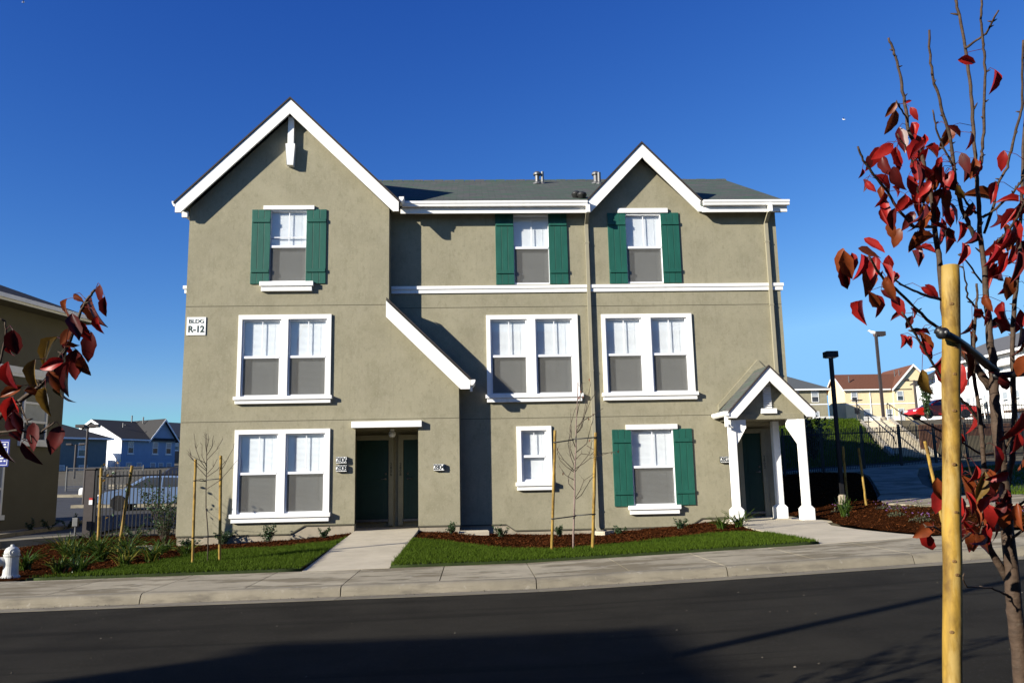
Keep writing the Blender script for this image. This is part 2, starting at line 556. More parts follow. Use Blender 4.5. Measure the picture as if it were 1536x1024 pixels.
def G(x, y):
    t = top(x)
    if y < 13.7: return t + .005
    if y < 20:
        k = (y - 13.7) / 6.3
        w = lerp_tab(WALL, x)
        return t + .01 + (w - t - .01) * k
    l = lerp_tab(LEFT, y)
    r = bank(x, y)
    s = sstep(-4, 9, x)
    far = l * (1 - s) + r * s
    return lerp_tab(WALL, x) * (1 - sstep(20, 25, y)) + far * sstep(20, 25, y)
# ================================================================ the apartment house
YL, YR = 20.0, 20.45                       # front face of the left block and of the recessed right wing
house = thing("apartment_house", (0.5, 20.2, .4), "three storey olive stucco apartment house with white trim, green shutters and two front gables", "house")
def hb(b, name, m, parent=None, bevel=0., smooth=False): return b.build(name, m, parent or house, smooth, bevel)

def rect(x0, x1, z0, z1): return [(x0, z0), (x1, z0), (x1, z1), (x0, z1)]
U = {"W1": (-4.96, -4.01, 6.48, 8.31), "W2a": (-5.53, -4.60, 3.69, 5.56), "W2b": (-4.43, -3.50, 3.69, 5.56),
     "W3a": (-5.53, -4.60, .95, 2.80), "W3b": (-4.43, -3.50, .95, 2.80),
     "W4": (1.07, 2.02, 6.48, 8.31), "W5": (3.96, 4.92, 6.48, 8.31), "W6a": (.46, 1.38, 3.69, 5.58), "W6b": (1.59, 2.52, 3.69, 5.58),
     "W7a": (3.36, 4.28, 3.69, 5.58), "W7b": (4.51, 5.43, 3.69, 5.58), "W8": (1.17, 1.80, 1.56, 2.80), "W9": (3.88, 4.95, .93, 2.80)}
def hole(k): return rect(*U[k])

# ---- walls
wl_ = MB()
gl = [(-6.9, .49), (-4.28, .49), (-3.95, .68), (-2.80, .68), (-2.80, 2.93), (-1.31, 2.93), (-1.31, .60), (-.33, .60), (-.33, 3.92), (-2.02, 5.62), (-2.02, 8.34),
      (-4.46, 10.80), (-6.9, 8.36)]
wl_.sheet(gl, [hole(k) for k in ("W1", "W2a", "W2b", "W3a", "W3b")], YL, .16)
wl_.add([(-6.9, YL, .49), (-6.9, YL, 8.36), (-6.9, 29.5, 8.36), (-6.9, 29.5, .2)], [(0, 1, 2, 3)])
wl_.add([(-2.02, YL, 5.62), (-2.02, YL, 8.34), (-2.02, YR + .3, 8.34), (-2.02, YR + .3, 5.62)], [(3, 2, 1, 0)])
wl_.add([(-.33, YL, .6), (-.33, YL, 3.92), (-.33, YR + .3, 3.92), (-.33, YR + .3, .6)], [(3, 2, 1, 0)])
wl_.add([(-2.80, YL, .5), (-2.80, YL, 2.93), (-3.1, 21.6, 2.93), (-3.1, 21.6, .5)], [(0, 1, 2, 3)])
wl_.add([(-1.31, YL, .5), (-1.31, YL, 2.93), (-.9, 21.6, 2.93), (-.9, 21.6, .5)], [(3, 2, 1, 0)])
wl_.add([(-3.1, 21.6, .5), (-.9, 21.6, .5), (-.9, 21.6, 2.93), (-3.1, 21.6, 2.93)], [(0, 1, 2, 3)])
wl_.add([(-2.80, YL, 2.93), (-1.31, YL, 2.93), (-.9, 21.6, 2.93), (-3.1, 21.6, 2.93)], [(0, 1, 2, 3)])
wl_.add([(-6.9, 29.5, .2), (-2.0, 29.5, .2), (-2.0, 29.5, 8.36), (-4.46, 29.5, 10.8), (-6.9, 29.5, 8.36)], [(0, 1, 2, 3, 4)])
hb(wl_, "wall", STUCCO)
wr = MB()
gr = [(-.345, .5), (-.05, .57), (.76, .57), (.98, .42), (5.22, .42), (5.55, .61), (6.3, .61), (6.3, 2.84), (7.92, 2.84), (7.92, 8.34), (5.93, 8.34), (4.44, 9.80), (2.96, 8.34),
      (-2.02, 8.34), (-2.02, 3.4), (-.345, 3.4)]
wr.sheet(gr, [hole(k) for k in ("W4", "W5", "W6a", "W6b", "W7a", "W7b", "W8", "W9")], YR, .16)
wr.add([(7.92, YR, 2.84), (7.92, YR, 8.34), (7.92, 24.95, 10.8), (7.92, 29.5, 8.34), (7.92, 29.5, .3), (7.92, 21.5, .3), (7.92, 21.5, 2.84)], [(6, 5, 4, 3, 2, 1, 0)])
wr.add([(6.3, YR, .5), (6.3, YR, 2.84), (6.3, 21.5, 2.84), (6.3, 21.5, .5)], [(0, 1, 2, 3)])
wr.add([(6.3, 21.5, .5), (7.92, 21.5, .5), (7.92, 21.5, 2.84), (6.3, 21.5, 2.84)], [(0, 1, 2, 3)])
wr.add([(6.3, YR, 2.84), (7.92, YR, 2.84), (7.92, 21.5, 2.84), (6.3, 21.5, 2.84)], [(0, 1, 2, 3)])
wr.add([(-2.0, 29.5, .2), (7.92, 29.5, .2), (7.92, 29.5, 8.34), (-2.0, 29.5, 8.34)], [(0, 1, 2, 3)])
hb(wr, "wall", STUCCO)
jt = MB()
for z in (5.893, 3.10):
    jt.box(-6.9, -2.1 if z > 5 else -.33, YL - .003, YL + .004, z, z + .014)
    jt.box(-2.0 if z > 5 else -.3, 7.92, YR - .003, YR + .004, z, z + .014)
for pts in ([(-6.9, .49), (-4.28, .49), (-3.95, .68), (-2.8, .68)], [(-1.31, .6), (-.33, .6)]):
    for (a, za), (b_, zb) in zip(pts, pts[1:]):
        jt.add([(a, YL - .012, za), (b_, YL - .012, zb), (b_, YL - .012, zb - .03), (a, YL - .012, za - .03), (a, YL + .01, za), (b_, YL + .01, zb), (b_, YL + .01, zb - .03), (a, YL + .01, za - .03)],
               [(0, 3, 2, 1), (0, 1, 5, 4), (3, 7, 6, 2), (0, 4, 7, 3), (1, 2, 6, 5)])
for (a, za), (b_, zb) in zip([(-.3, .57), (.76, .57), (.98, .42), (5.22, .42), (5.55, .61)], [(.76, .57), (.98, .42), (5.22, .42), (5.55, .61), (6.3, .61)]):
    jt.add([(a, YR - .012, za), (b_, YR - .012, zb), (b_, YR - .012, zb - .03), (a, YR - .012, za - .03), (a, YR + .01, za), (b_, YR + .01, zb), (b_, YR + .01, zb - .03), (a, YR + .01, za - .03)],
           [(0, 3, 2, 1), (0, 1, 5, 4), (3, 7, 6, 2), (0, 4, 7, 3), (1, 2, 6, 5)])
hb(jt, "control_joint", JOINT)
fd = MB()
fd.box(-6.88, -2.81, YL + .015, YL + .3, -.4, .66)
fd.box(-1.30, -.345, YL + .015, YL + .3, -.4, .62)
fd.box(-.34, 6.29, YR + .015, YR + .3, -.4, .60)
fd.box(-6.88, -6.6, YL + .31, 29.4, -.4, .47)
fd.build_each("foundation", FOUND, house)
fl = MB()
fl.box(-3.12, -.88, YL + .02, 21.62, .2, .505)
hb(fl, "entry_floor", WALK)

# ---- roofs
def slab(b, p, n, th=.12, mi=0):
    """roof plane: quad p extruded downwards by th"""
    q = [(x, y, z - th) for x, y, z in p]
    k = len(p)
    b.add(list(p) + q, [tuple(range(k)), tuple(range(2 * k - 1, k - 1, -1))] + [(i, (i + 1) % k, k + (i + 1) % k, k + i) for i in range(k)], mi)
rf = MB()
ey, ez, ry, rz_ = 20.08, 8.52, 24.95, 10.89
def main_z(y): return ez + (y - ey) * (rz_ - ez) / (ry - ey)
NY = 23.30       # the dormer gable cuts a notch into the front slope
slab(rf, [(-4.4, ey, ez), (2.98, ey, ez), (4.44, NY, main_z(NY)), (4.44, ry, rz_), (-4.4, ry, rz_)], 0)
slab(rf, [(5.90, ey, ez), (8.13, ey, ez), (8.13, ry, rz_), (4.44, ry, rz_), (4.44, NY, main_z(NY))], 0)
slab(rf, [(8.13, 29.85, ez), (-4.4, 29.85, ez), (-4.4, ry, rz_), (8.13, ry, rz_)], 0)
rc = MB()
for k in range(38):
    x = -4.0 + k * .32
    rc.prism([(ry - .13, rz_ - .06), (ry, rz_ + .035 + .008 * (k % 2)), (ry + .13, rz_ - .06)], x, x + .3, 'x')
main_roof = hb(rf, "roof", ROOF_X)
hb(rc, "ridge_cap", ROOF_X, main_roof)
def gable_roof(name, px, pz, halfw, y0, y1, drop, th=.1):
    b = MB()
    for sgn in (-1, 1):
        p = [(px, y0, pz), (px + sgn * halfw, y0, pz - drop), (px + sgn * halfw, y1, pz - drop), (px, y1, pz)]
        if sgn > 0: p = p[::-1]
        slab(b, p, 0, th)
    return hb(b, name, ROOF_Y)
GY = YL - .24
gable_roof("gable_roof", -4.46, 11.16, 2.72, GY + .0, 29.8, 2.70)
gable_roof("gable_roof", 4.44, 10.15, 1.52, YR - .27, 24.2, 1.60)
lean = MB()
slab(lean, [(-2.06, YL - .22, 6.0), (-2.06, YR + .02, 6.0), (-.05, YR + .02, 4.02), (-.05, YL - .22, 4.02)], 0, .1)
hb(lean, "lean_to_roof", ROOF_Y)

def rake(name, px, pz, hw, drop, vert, y, tipdrop, lean_=False, parent=None):
    """white barge boards of a gable: one outline, 5 cm thick"""
    s = drop / hw
    pl = [(px, pz), (px + hw, pz - drop), (px + hw, pz - drop - tipdrop), (px + hw - (vert - tipdrop) / s, pz - drop - tipdrop), (px, pz - vert),
          (px - hw + (vert - tipdrop) / s, pz - drop - tipdrop), (px - hw, pz - drop - tipdrop), (px - hw, pz - drop)]
    b = MB()
    b.prism(pl, y - .03, y + .025)
    return hb(b, name, WHITE, parent)
rake("barge_board", -4.46, 11.10, 2.70, 2.68, .37, GY - .02, .24)
rake("barge_board", 4.44, 10.09, 1.50, 1.58, .36, YR - .29, .24)
lb_ = MB()
lb_.prism([(-2.06, 5.94), (-.06, 3.98), (-.06, 3.77), (-.28, 3.77), (-2.06, 5.55)], YL - .27, YL - .215)
hb(lb_, "barge_board", WHITE)
# thin dark shingle edge over the barge boards
ed = MB()
for (px, pz, hw, dr, y) in ((-4.46, 11.165, 2.74, 2.72, GY - .075), (4.44, 10.155, 1.54, 1.62, YR - .345)):
    for sg in (-1, 1):
        ed.add([(px, y, pz), (px + sg * hw, y, pz - dr), (px + sg * hw, y, pz - dr - .05), (px, y, pz - .05), (px, y + .1, pz), (px + sg * hw, y + .1, pz - dr), (px + sg * hw, y + .1, pz - dr - .05), (px, y + .1, pz - .05)],
               [(0, 3, 2, 1), (0, 1, 5, 4), (3, 7, 6, 2), (1, 2, 6, 5)])
ed.add([(-2.05, YL - .3, 6.02), (-.03, YL - .3, 4.03), (-.03, YL - .3, 3.985), (-2.05, YL - .3, 5.975), (-2.05, YL - .2, 6.02), (-.03, YL - .2, 4.03), (-.03, YL - .2, 3.985), (-2.05, YL - .2, 5.975)],
       [(0, 3, 2, 1), (0, 1, 5, 4), (3, 7, 6, 2), (1, 2, 6, 5)])
ed.build_each("roof_edge", ROOFEDGE, house)
# gutters and fascia
def gutter(b, x0, x1, y, z):
    b.prism([(y, z), (y, z - .055), (y + .018, z - .075), (y + .03, z - .13), (y + .12, z - .13), (y + .12, z)], x0, x1, 'x')
gu = MB()
gutter(gu, -1.7, 2.96, 19.98, 8.53)
gutter(gu, 5.93, 8.15, 19.98, 8.53)
gu.build_each("gutter", WHITE, house)
fa = MB()
fa.box(-1.75, 3.0, 20.12, 20.17, 8.25, 8.44)
fa.box(5.92, 8.12, 20.12, 20.17, 8.25, 8.44)
fa.build_each("fascia", WHITE, house)
sf = MB()
sf.box(-2.0, 2.98, 20.171, YR + .02, 8.335, 8.36)
sf.box(5.92, 8.10, 20.171, YR + .02, 8.335, 8.36)
sf.build_each("soffit", STUCCO, house)
sg = MB()
sg.prism([(-7.25, 8.46), (-7.24, 8.40), (-7.20, 8.33), (-7.15, 8.33), (-7.15, 8.46)], GY - .05, 29.6)
sg.prism([(-1.63, 8.55), (-1.64, 8.49), (-1.69, 8.42), (-1.75, 8.42), (-1.75, 8.55)], GY - .05, 20.3)
sg.prism([(.07, 3.99), (.06, 3.93), (.01, 3.86), (-.05, 3.86), (-.05, 3.99)], YL - .29, YR - .02)
sg.box(-.06, .0, YL - .2, YL - .12, 3.72, 3.85)
sg.box(-7.06, -6.92, YL - .1, YL - .02, 8.12, 8.26)
sg.build_each("gutter", WHITE, house)
# belly band of the right wing, in two steps
bb = MB()
bb.box(-2.0, 7.99, YR - .065, YR + .05, 6.365, 6.445)
bb.box(-2.0, 7.97, YR - .04, YR + .05, 6.265, 6.364)
bb.box(-7.0, -6.89, YL + .03, 29.4, 6.35, 6.43)
bb.box(-6.97, -6.89, YL + .06, 29.4, 6.25, 6.35)
bb.build_each("belly_band", WHITE, house)
# gable bracket
br_ = MB()
br_.box(-4.535, -4.385, YL - .13, YL - .001, 9.92, 10.72)
br_.prism([(-4.57, 9.98), (-4.35, 9.98), (-4.385, 9.43), (-4.535, 9.43)], YL - .17, YL - .002)
hb(br_, "gable_bracket", WHITE, bevel=.006)
hd = MB()
hd.box(-2.88, -1.22, YL - .12, YL - .001, 2.905, 3.055)
hb(hd, "door_header", WHITE, bevel=.006)
# downspouts
def downspout(x, z0, z1, kick, name="downspout"):
    b = MB()
    w = .042
    b.box(x - w, x + w, YR - .09, YR - .012, z0, z1)
    b.add([(x - w, YR - .09, z1), (x + w, YR - .09, z1), (x + w, YR - .012, z1), (x - w, YR - .012, z1), (x - w, 20.0, z1 + .27), (x + w, 20.0, z1 + .27), (x + w, 20.08, z1 + .27), (x - w, 20.08, z1 + .27)],
          [(0, 1, 5, 4), (1, 2, 6, 5), (2, 3, 7, 6), (3, 0, 4, 7)])
    if kick:
        b.add([(x - w, YR - .09, z0), (x + w, YR - .09, z0), (x + w, YR - .012, z0), (x - w, YR - .012, z0), (x - w + .04, YR - .32, z0 - .12), (x + w + .04, YR - .32, z0 - .12), (x + w + .04, YR - .28, z0 - .19), (x - w + .04, YR - .28, z0 - .19)],
              [(0, 1, 5, 4), (1, 2, 6, 5), (2, 3, 7, 6), (3, 0, 4, 7), (4, 5, 6, 7)])
    for zz in (z1 - .5, (z0 + z1) / 2, z0 + .4): b.box(x - w - .012, x + w + .012, YR - .096, YR - .003, zz, zz + .03)
    d = hb(b, name, DSP)
    t = MB()
    t.box(x - w - .004, x + w + .004, 19.965, 20.06, z1 + .2, 8.42)
    t.build("outlet", WHITE, d)
    return d
DSP = mat("olive_downspout_paint", (.40, .365, .26), .6, .05, 4, spec=.3)
downspout(2.965, .45, 8.02, True)
downspout(7.64, 3.7, 8.02, False)

# ---- windows
def sash(win, x0, x1, z0, z1, y, zm, screen=True, rail=None, upper_screen=False):
    f = MB()
    e = .038
    yf = y + .004
    f.box(x0, x0 + e, yf, yf + .07, z0, z1)
    f.box(x1 - e, x1, yf, yf + .07, z0, z1)
    f.box(x0 + e, x1 - e, yf, yf + .07, z1 - e, z1)
    f.box(x0 + e, x1 - e, yf, yf + .07, z0, z0 + e)
    f.box(x0 + e, x1 - e, yf - .012, yf + .05, zm - .03, zm + .03)
    xm = (x0 + x1) / 2 + .01
    f.box(xm - .010, xm + .010, yf + .026, yf + .038, zm + .03, z1 - e)
    if rail: f.box(x0 + e, x1 - e, yf + .016, yf + .042, rail - .012, rail + .012)
    f.box(x0 + e, x0 + e + .02, yf + .01, yf + .06, z0 + e, zm - .03)
    f.box(x1 - e - .02, x1 - e, yf + .01, yf + .06, z0 + e, zm - .03)
    f.box(x0 + e + .02, x1 - e - .02, yf + .01, yf + .06, z0 + e, z0 + e + .02)
    f.build("window_frame", VINYL, win, bevel=.003, seg=1)
    g = MB()
    g.add([(x0 + e, yf + .045, zm + .03), (x1 - e, yf + .045, zm + .03), (x1 - e, yf + .045, z1 - e), (x0 + e, yf + .045, z1 - e)], [(0, 1, 2, 3)])
    g.add([(x0 + e + .02, yf + .064, z0 + e + .02), (x1 - e - .02, yf + .064, z0 + e + .02), (x1 - e - .02, yf + .064, zm - .03), (x0 + e + .02, yf + .064, zm - .03)], [(0, 1, 2, 3)])
    g.build("pane", GLASS, win)
    s = MB()
    n = int((z1 - z0) / .028)
    yb = y + .088
    pts = []
    for i in range(n + 1):
        z = z0 + (z1 - z0) * i / n
        pts.append((yb, z))
        if i < n: pts.append((yb + .012, z + .021))
    for (a, za), (c, zc) in zip(pts, pts[1:]):
        s.add([(x0 + .012, a, za), (x1 - .012, a, za), (x1 - .012, c, zc), (x0 + .012, c, zc)], [(0, 1, 2, 3)])
    for t in (.2, .8):
        xx = x0 + (x1 - x0) * t
        s.box(xx - .002, xx + .002, yb - .006, yb - .003, z0 + .02, z1 - .02)
    s.build("blind", BLIND, win)
    if screen:
        q = MB()
        q.add([(x0 + e + .004, yf + .006, z0 + e), (x1 - e - .004, yf + .006, z0 + e), (x1 - e - .004, yf + .006, zm - .03), (x0 + e + .004, yf + .006, zm - .03)], [(0, 1, 2, 3)])
        q.build("insect_screen", SCREEN, win)
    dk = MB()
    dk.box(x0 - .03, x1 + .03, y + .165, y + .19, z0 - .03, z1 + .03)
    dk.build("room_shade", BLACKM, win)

def window(units, y, zm, casing=None, head=None, sill=None, rail=None, screen=True):
    b = MB()
    if casing:
        x0, x1, z1 = casing
        zb = sill[3]
        holes = [rect(u[0] - .0, u[1] + .0, u[2], u[3]) for u in units]
        outer = rect(x0, x1, zb - .02, z1)
        b.sheet(outer, holes, y - .045, .10)
        b.add([(x0, y - .045, zb), (x0, y - .045, z1), (x1, y - .045, z1), (x1, y - .045, zb), (x0, y + .01, zb), (x0, y + .01, z1), (x1, y + .01, z1), (x1, y + .01, zb)],
              [(0, 1, 5, 4), (1, 2, 6, 5), (2, 3, 7, 6)])
    else:
        u = units[0]
        for (a, c) in ((u[0] - .0, u[0] + .022), (u[1] - .022, u[1] + .0)): b.box(a, c, y - .012, y + .05, u[2], u[3] - .0)
        b.box(u[0] + .022, u[1] - .022, y - .012, y + .05, u[3] - .03, u[3])
    if head: b.box(head[0], head[1], y - .06, y - .001, head[2], head[3])
    w = hb(b, "window", WHITE)
    if sill:
        x0, x1, z0, z1 = sill
        s = MB()
        zz = z0 + (z1 - z0) * .52
        s.box(x0, x1, y - .125, y + .03, zz, z1)
        s.box(x0 + .035, x1 - .035, y - .09, y - .002, z0, zz - .002)
        s.build("sill", WHITE, w, bevel=.005, seg=1)
    for u in units: sash(w, *u[:4], y, zm, screen, rail)
    return w
S3 = (3.515, 3.69)
window([U["W1"]], YL, 7.38, head=(-5.10, -3.86, 8.315, 8.415), sill=(-5.13, -3.84, 6.245, 6.48), rail=7.62)
window([U["W2a"], U["W2b"]], YL, 4.64, casing=(-5.62, -3.40, 5.67), sill=(-5.67, -3.35, 3.515, 3.69))
window([U["W3a"], U["W3b"]], YL, 1.88, casing=(-5.62, -3.39, 2.905), sill=(-5.67, -3.35, .755, .955))
window([U["W4"]], YR, 7.43, head=None)
window([U["W5"]], YR, 7.42, head=(3.79, 5.09, 8.33, 8.45))
window([U["W6a"], U["W6b"]], YR, 4.65, casing=(.36, 2.66, 5.69), sill=(.32, 2.74, 3.50, 3.69))
window([U["W7a"], U["W7b"]], YR, 4.65, casing=(3.26, 5.56, 5.68), sill=(3.21, 5.62, 3.50, 3.69))
window([U["W8"]], YR, 2.17, casing=(1.06, 1.92, 2.905), sill=(1.02, 1.97, 1.355, 1.55), screen=False)
window([U["W9"]], YR, 1.86, head=(3.77, 5.05, 2.775, 2.895), sill=(3.75, 5.03, .725, .935))

# ---- shutters
def shutter(x0, x1, y, z0, z1):
    b = MB()
    w = (x1 - x0 - .016) / 3
    for i in range(3):
        a = x0 + i * (w + .008)
        b.box(a, a + w, y - .034, y - .002, z0 + RND.uniform(-.003, .003), z1 + RND.uniform(-.003, .003))
    b.box(x0 + .005, x1 - .005, y - .018, y - .0015, z0 + .02, z1 - .02)
    h = z1 - z0
    for zz in (z0 + h * .15, z0 + h * .825): b.box(x0 + .012, x1 - .006, y - .062, y - .0345, zz, zz + .085)
    hb(b, "shutter", GREEN, bevel=.004)
shutter(-5.38, -4.925, YL, 6.44, 8.32)
shutter(-4.045, -3.56, YL, 6.44, 8.32)
shutter(.63, 1.095, YR, 6.475, 8.33)
shutter(1.99, 2.465, YR, 6.475, 8.33)
shutter(3.52, 3.985, YR, 6.475, 8.335)
shutter(4.90, 5.37, YR, 6.475, 8.335)
shutter(3.42, 3.89, YR, .92, 2.78)
shutter(4.94, 5.41, YR, .92, 2.78)

# ---- entry with two doors
def door(x0, x1, z0, z1, y, handle_x, fr=.10, frs=(1, 1)):
    b = MB()
    b.box(x0, x1, y - .05, y - .006, z0, z1)
    b.box(x0 + .12, x1 - .12, y - .056, y - .0505, z0 + .15, z0 + .85)
    b.box(x0 + .12, x1 - .12, y - .056, y - .0505, z0 + 1.0, z1 - .15)
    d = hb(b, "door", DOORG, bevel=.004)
    f = MB()
    if frs[0]: f.box(x0 - fr, x0 - .002, y - .09, y - .004, z0 - .16, z1 + fr)
    if frs[1]: f.box(x1 + .002, x1 + fr, y - .09, y - .004, z0 - .16, z1 + fr)
    f.box(x0 - .002, x1 + .002, y - .09, y - .004, z1 + .002, z1 + fr)
    f.build("door_frame", DOORF, d, bevel=.004)
    s = MB()
    s.box(x0, x1, y - .12, y - .004, z0 - .06, z0 - .003)
    s.build("threshold", GALV, d)
    h = MB()
    h.lathe([(.026, 0), (.03, -.01), (.02, -.02)], (handle_x, y - .05, z0 + 1.0), 12, 'y')
    h.lathe([(.026, 0), (.03, -.015)], (handle_x, y - .05, z0 + 1.13), 12, 'y')
    sx = -1 if handle_x > (x0 + x1) / 2 else 1
    h.tube([(handle_x, y - .075, z0 + 1.0), (handle_x, y - .1, z0 + 1.0), (handle_x + sx * .12, y - .105, z0 + .995)], .011, 8)
    h.build("handle", GALV, d, smooth=True)
    return d
YD = 21.597
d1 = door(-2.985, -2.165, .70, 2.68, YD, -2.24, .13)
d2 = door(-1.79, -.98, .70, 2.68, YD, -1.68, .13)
for (d, x, t) in ((d1, -2.10, "2806"), (d2, -1.86, "2808")):
    for i, ch in enumerate(t): lettering(ch, .1, x, YD - .0925, 2.06 - i * .085, LETTERB, d, "door_number")
d3 = door(6.98, 7.47, .69, 2.68, 21.497, 7.40, .12)
for i, ch in enumerate("2802"): lettering(ch, .1, 7.53, 21.497 - .0925, 2.06 - i * .085, LETTERB, d3, "door_number")
lg = MB()
lg.lathe([(.055, .0), (.06, -.03), (.045, -.05)], (-2.02, 20.95, 2.93), 16)
lt = hb(lg, "porch_light", WHITE, smooth=True)
gb = MB()
gb.lathe([(.045, -.05), (.075, -.075), (.09, -.12), (.085, -.16), (.06, -.2), (.02, -.215)], (-2.02, 20.95, 2.93), 18)
gb.build("globe", VINYL, lt, smooth=True)

# ---- address plates, building sign
def plate(t, x0, x1, z0, z1, y):
    b = MB()
    b.box(x0, x1, y - .075, y - .001, z0, z1)
    p = hb(b, "address_plate", LETTERB, bevel=.003)
    xm, n = (x0 + x1) / 2, len(t)
    w = (x1 - x0) / n
    fz = MB()
    for i in range(n): fz.box(x0 + w * i + .002, x0 + w * (i + 1) - .002, y - .079, y - .0755, z0 + .006, z1 - .006)
    fz.build("number_tile", SIGNW, p)
    for i, ch in enumerate(t): lettering(ch, (z1 - z0) * 1.12, x0 + w * (i + .5), y - .082, (z0 + z1) / 2 - .002, LETTERB, p, "numeral", .002, .0015, sx=.78)
plate("2806", -3.235, -2.985, 2.08, 2.235, YL)
plate("2808", -3.235, -2.985, 1.885, 2.04, YL)
plate("2804", -.945, -.695, 1.865, 2.02, YL)
plate("2802", 6.075, 6.295, 1.925, 2.075, YR)
sb = MB()
sb.box(-6.85, -6.40, YL - .022, YL - .001, 5.195, 5.635)
sgn = hb(sb, "building_sign", SIGNW, bevel=.003)
lettering("BLDG", .135, -6.625, YL - .025, 5.53, LETTERG, sgn, bold=.0015, sx=1.08)
lettering("R-12", .22, -6.625, YL - .025, 5.335, LETTERG, sgn, bold=.006, sx=.92)

# ---- roof vents
def pipe(x, y, h, r, cap=True, m=GALV):
    z = ez + (y - ey) * (rz_ - ez) / (ry - ey) - .05
    b = MB()
    b.lathe([(r * 2.2, 0), (r * 2.0, .05), (r, .09), (r, h)] + ([(r * 1.7, h + .01), (r * 1.75, h + .06), (r * 1.1, h + .11)] if cap else [(r * .8, h + .001)]), (x, y, z), 14)
    hb(b, "roof_vent", m, smooth=False)
pipe(2.06, 24.2, .30, .07)
pipe(2.22, 24.2, .42, .045, False)
pipe(3.95, 24.1, .40, .055, False)
pipe(3.86, 24.2, .30, .07)
def turtle(x, y):
    z = ez + (y - ey) * (rz_ - ez) / (ry - ey)
    b = MB()
    b.lathe([(.1, -.03), (.1, .06), (.13, .075), (.12, .13), (.06, .17)], (x, y, z), 14)
    hb(b, "roof_vent", DARKVENT, smooth=True)
turtle(2.93, 20.75)
turtle(2.80, 20.9)

# ---- porch over the right door
PY = 19.55
porch = MB()
PX, PZ, HW, DR = 7.08, 4.19, 1.05, 1.10
for sg_ in (-1, 1):
    p = [(PX, PY - .12, PZ), (PX + sg_ * HW, PY - .12, PZ - DR), (PX + sg_ * HW, YR, PZ - DR), (PX, YR, PZ)]
    if sg_ > 0: p = p[::-1]
    slab(porch, p, 0, .09)
pr = hb(porch, "porch_roof", ROOF_Y)
rb = MB()
s_ = DR / HW
rb.prism([(PX, PZ - .03), (PX + HW - .01, PZ - DR - .02), (PX + HW - .01, PZ - DR - .14), (PX + HW - .2, PZ - DR - .14), (PX, PZ - .37), (PX - HW + .2, PZ - DR - .14), (PX - HW + .01, PZ - DR - .14), (PX - HW + .01, PZ - DR - .02)],
         PY - .17, PY - .122)
rb.build("barge_board", WHITE, pr)
pe = MB()
for sg_ in (-1, 1):
    pe.add([(PX, PY - .2, PZ + .01), (PX + sg_ * (HW + .02), PY - .2, PZ - DR - .01), (PX + sg_ * (HW + .02), PY - .2, PZ - DR - .045), (PX, PY - .2, PZ - .03), (PX, PY - .12, PZ + .01), (PX + sg_ * (HW + .02), PY - .12, PZ - DR - .01), (PX + sg_ * (HW + .02), PY - .12, PZ - DR - .045), (PX, PY - .12, PZ - .03)],
           [(0, 3, 2, 1), (0, 1, 5, 4), (3, 7, 6, 2), (1, 2, 6, 5)])
pe.build("roof_edge", ROOFEDGE, pr)
fs = MB()      # stucco curb and flashing where the porch roof meets the wall
for sg_ in (-1, 1):
    fs.prism([(PX + .1, PZ + .28), (PX + .1 + sg_ * (HW + .02), PZ - DR + .26), (PX + .1 + sg_ * (HW + .02), PZ - DR + .12), (PX + .1, PZ + .05)], YR - .05 - (.002 if sg_ > 0 else 0), YR - .002)
fs.build("flashing", STUCCO, pr)
gp = MB()
gp.prism([(PX - .78, 2.95), (PX + .78, 2.95), (PX + .82, 3.08), (PX, PZ - .14), (PX - .82, 3.08)], PY + .10, PY + .2)
gp.box(PX - .95, PX + .82, PY + .12, YR - .01, 2.925, 2.985)
gp.build("gable_panel", STUCCO, pr)
bm_ = MB()
bm_.box(PX - .86, PX + .86, PY + .06, PY + .22, 2.92, 3.06)
bm_.build("beam", STUCCO, pr, bevel=.006)
vt = MB()
vt.box(PX - .10, PX + .10, PY + .085, PY + .099, 3.18, 3.79)
for i in range(10): vt.add([(PX - .095, PY + .045, 3.19 + i * .056), (PX + .095, PY + .045, 3.19 + i * .056), (PX + .095, PY + .086, 3.235 + i * .056), (PX - .095, PY + .086, 3.235 + i * .056), (PX - .095, PY + .086, 3.19 + i * .056), (PX + .095, PY + .086, 3.19 + i * .056)],
                          [(0, 1, 2, 3), (0, 4, 5, 1), (0, 3, 4), (1, 5, 2)])
vt.box(PX - .19, PX + .19, PY + .0, PY + .098, 3.055, 3.175)
vt.build("gable_vent", WHITE, pr, bevel=.003)
pg = MB()
pg.prism([(PX - HW - .11, PZ - DR + .02), (PX - HW - .1, PZ - DR - .05), (PX - HW - .06, PZ - DR - .09), (PX - HW + .01, PZ - DR - .09), (PX - HW + .01, PZ - DR + .02)], PY - .2, YR - .03)
pg.box(PX - HW - .07, PX - HW - .0, PY - .13, PY - .06, 2.75, PZ - DR - .09)
pg.add([(PX - HW - .07, PY - .13, 2.82), (PX - HW, PY - .13, 2.82), (PX - HW, PY - .06, 2.75), (PX - HW - .07, PY - .06, 2.75), (PX - HW + .1, PY - .08, 2.76), (PX - HW + .14, PY - .08, 2.72)], [(0, 1, 4), (1, 2, 5, 4), (0, 3, 5, 4)])
pg.build("gutter", WHITE, pr)
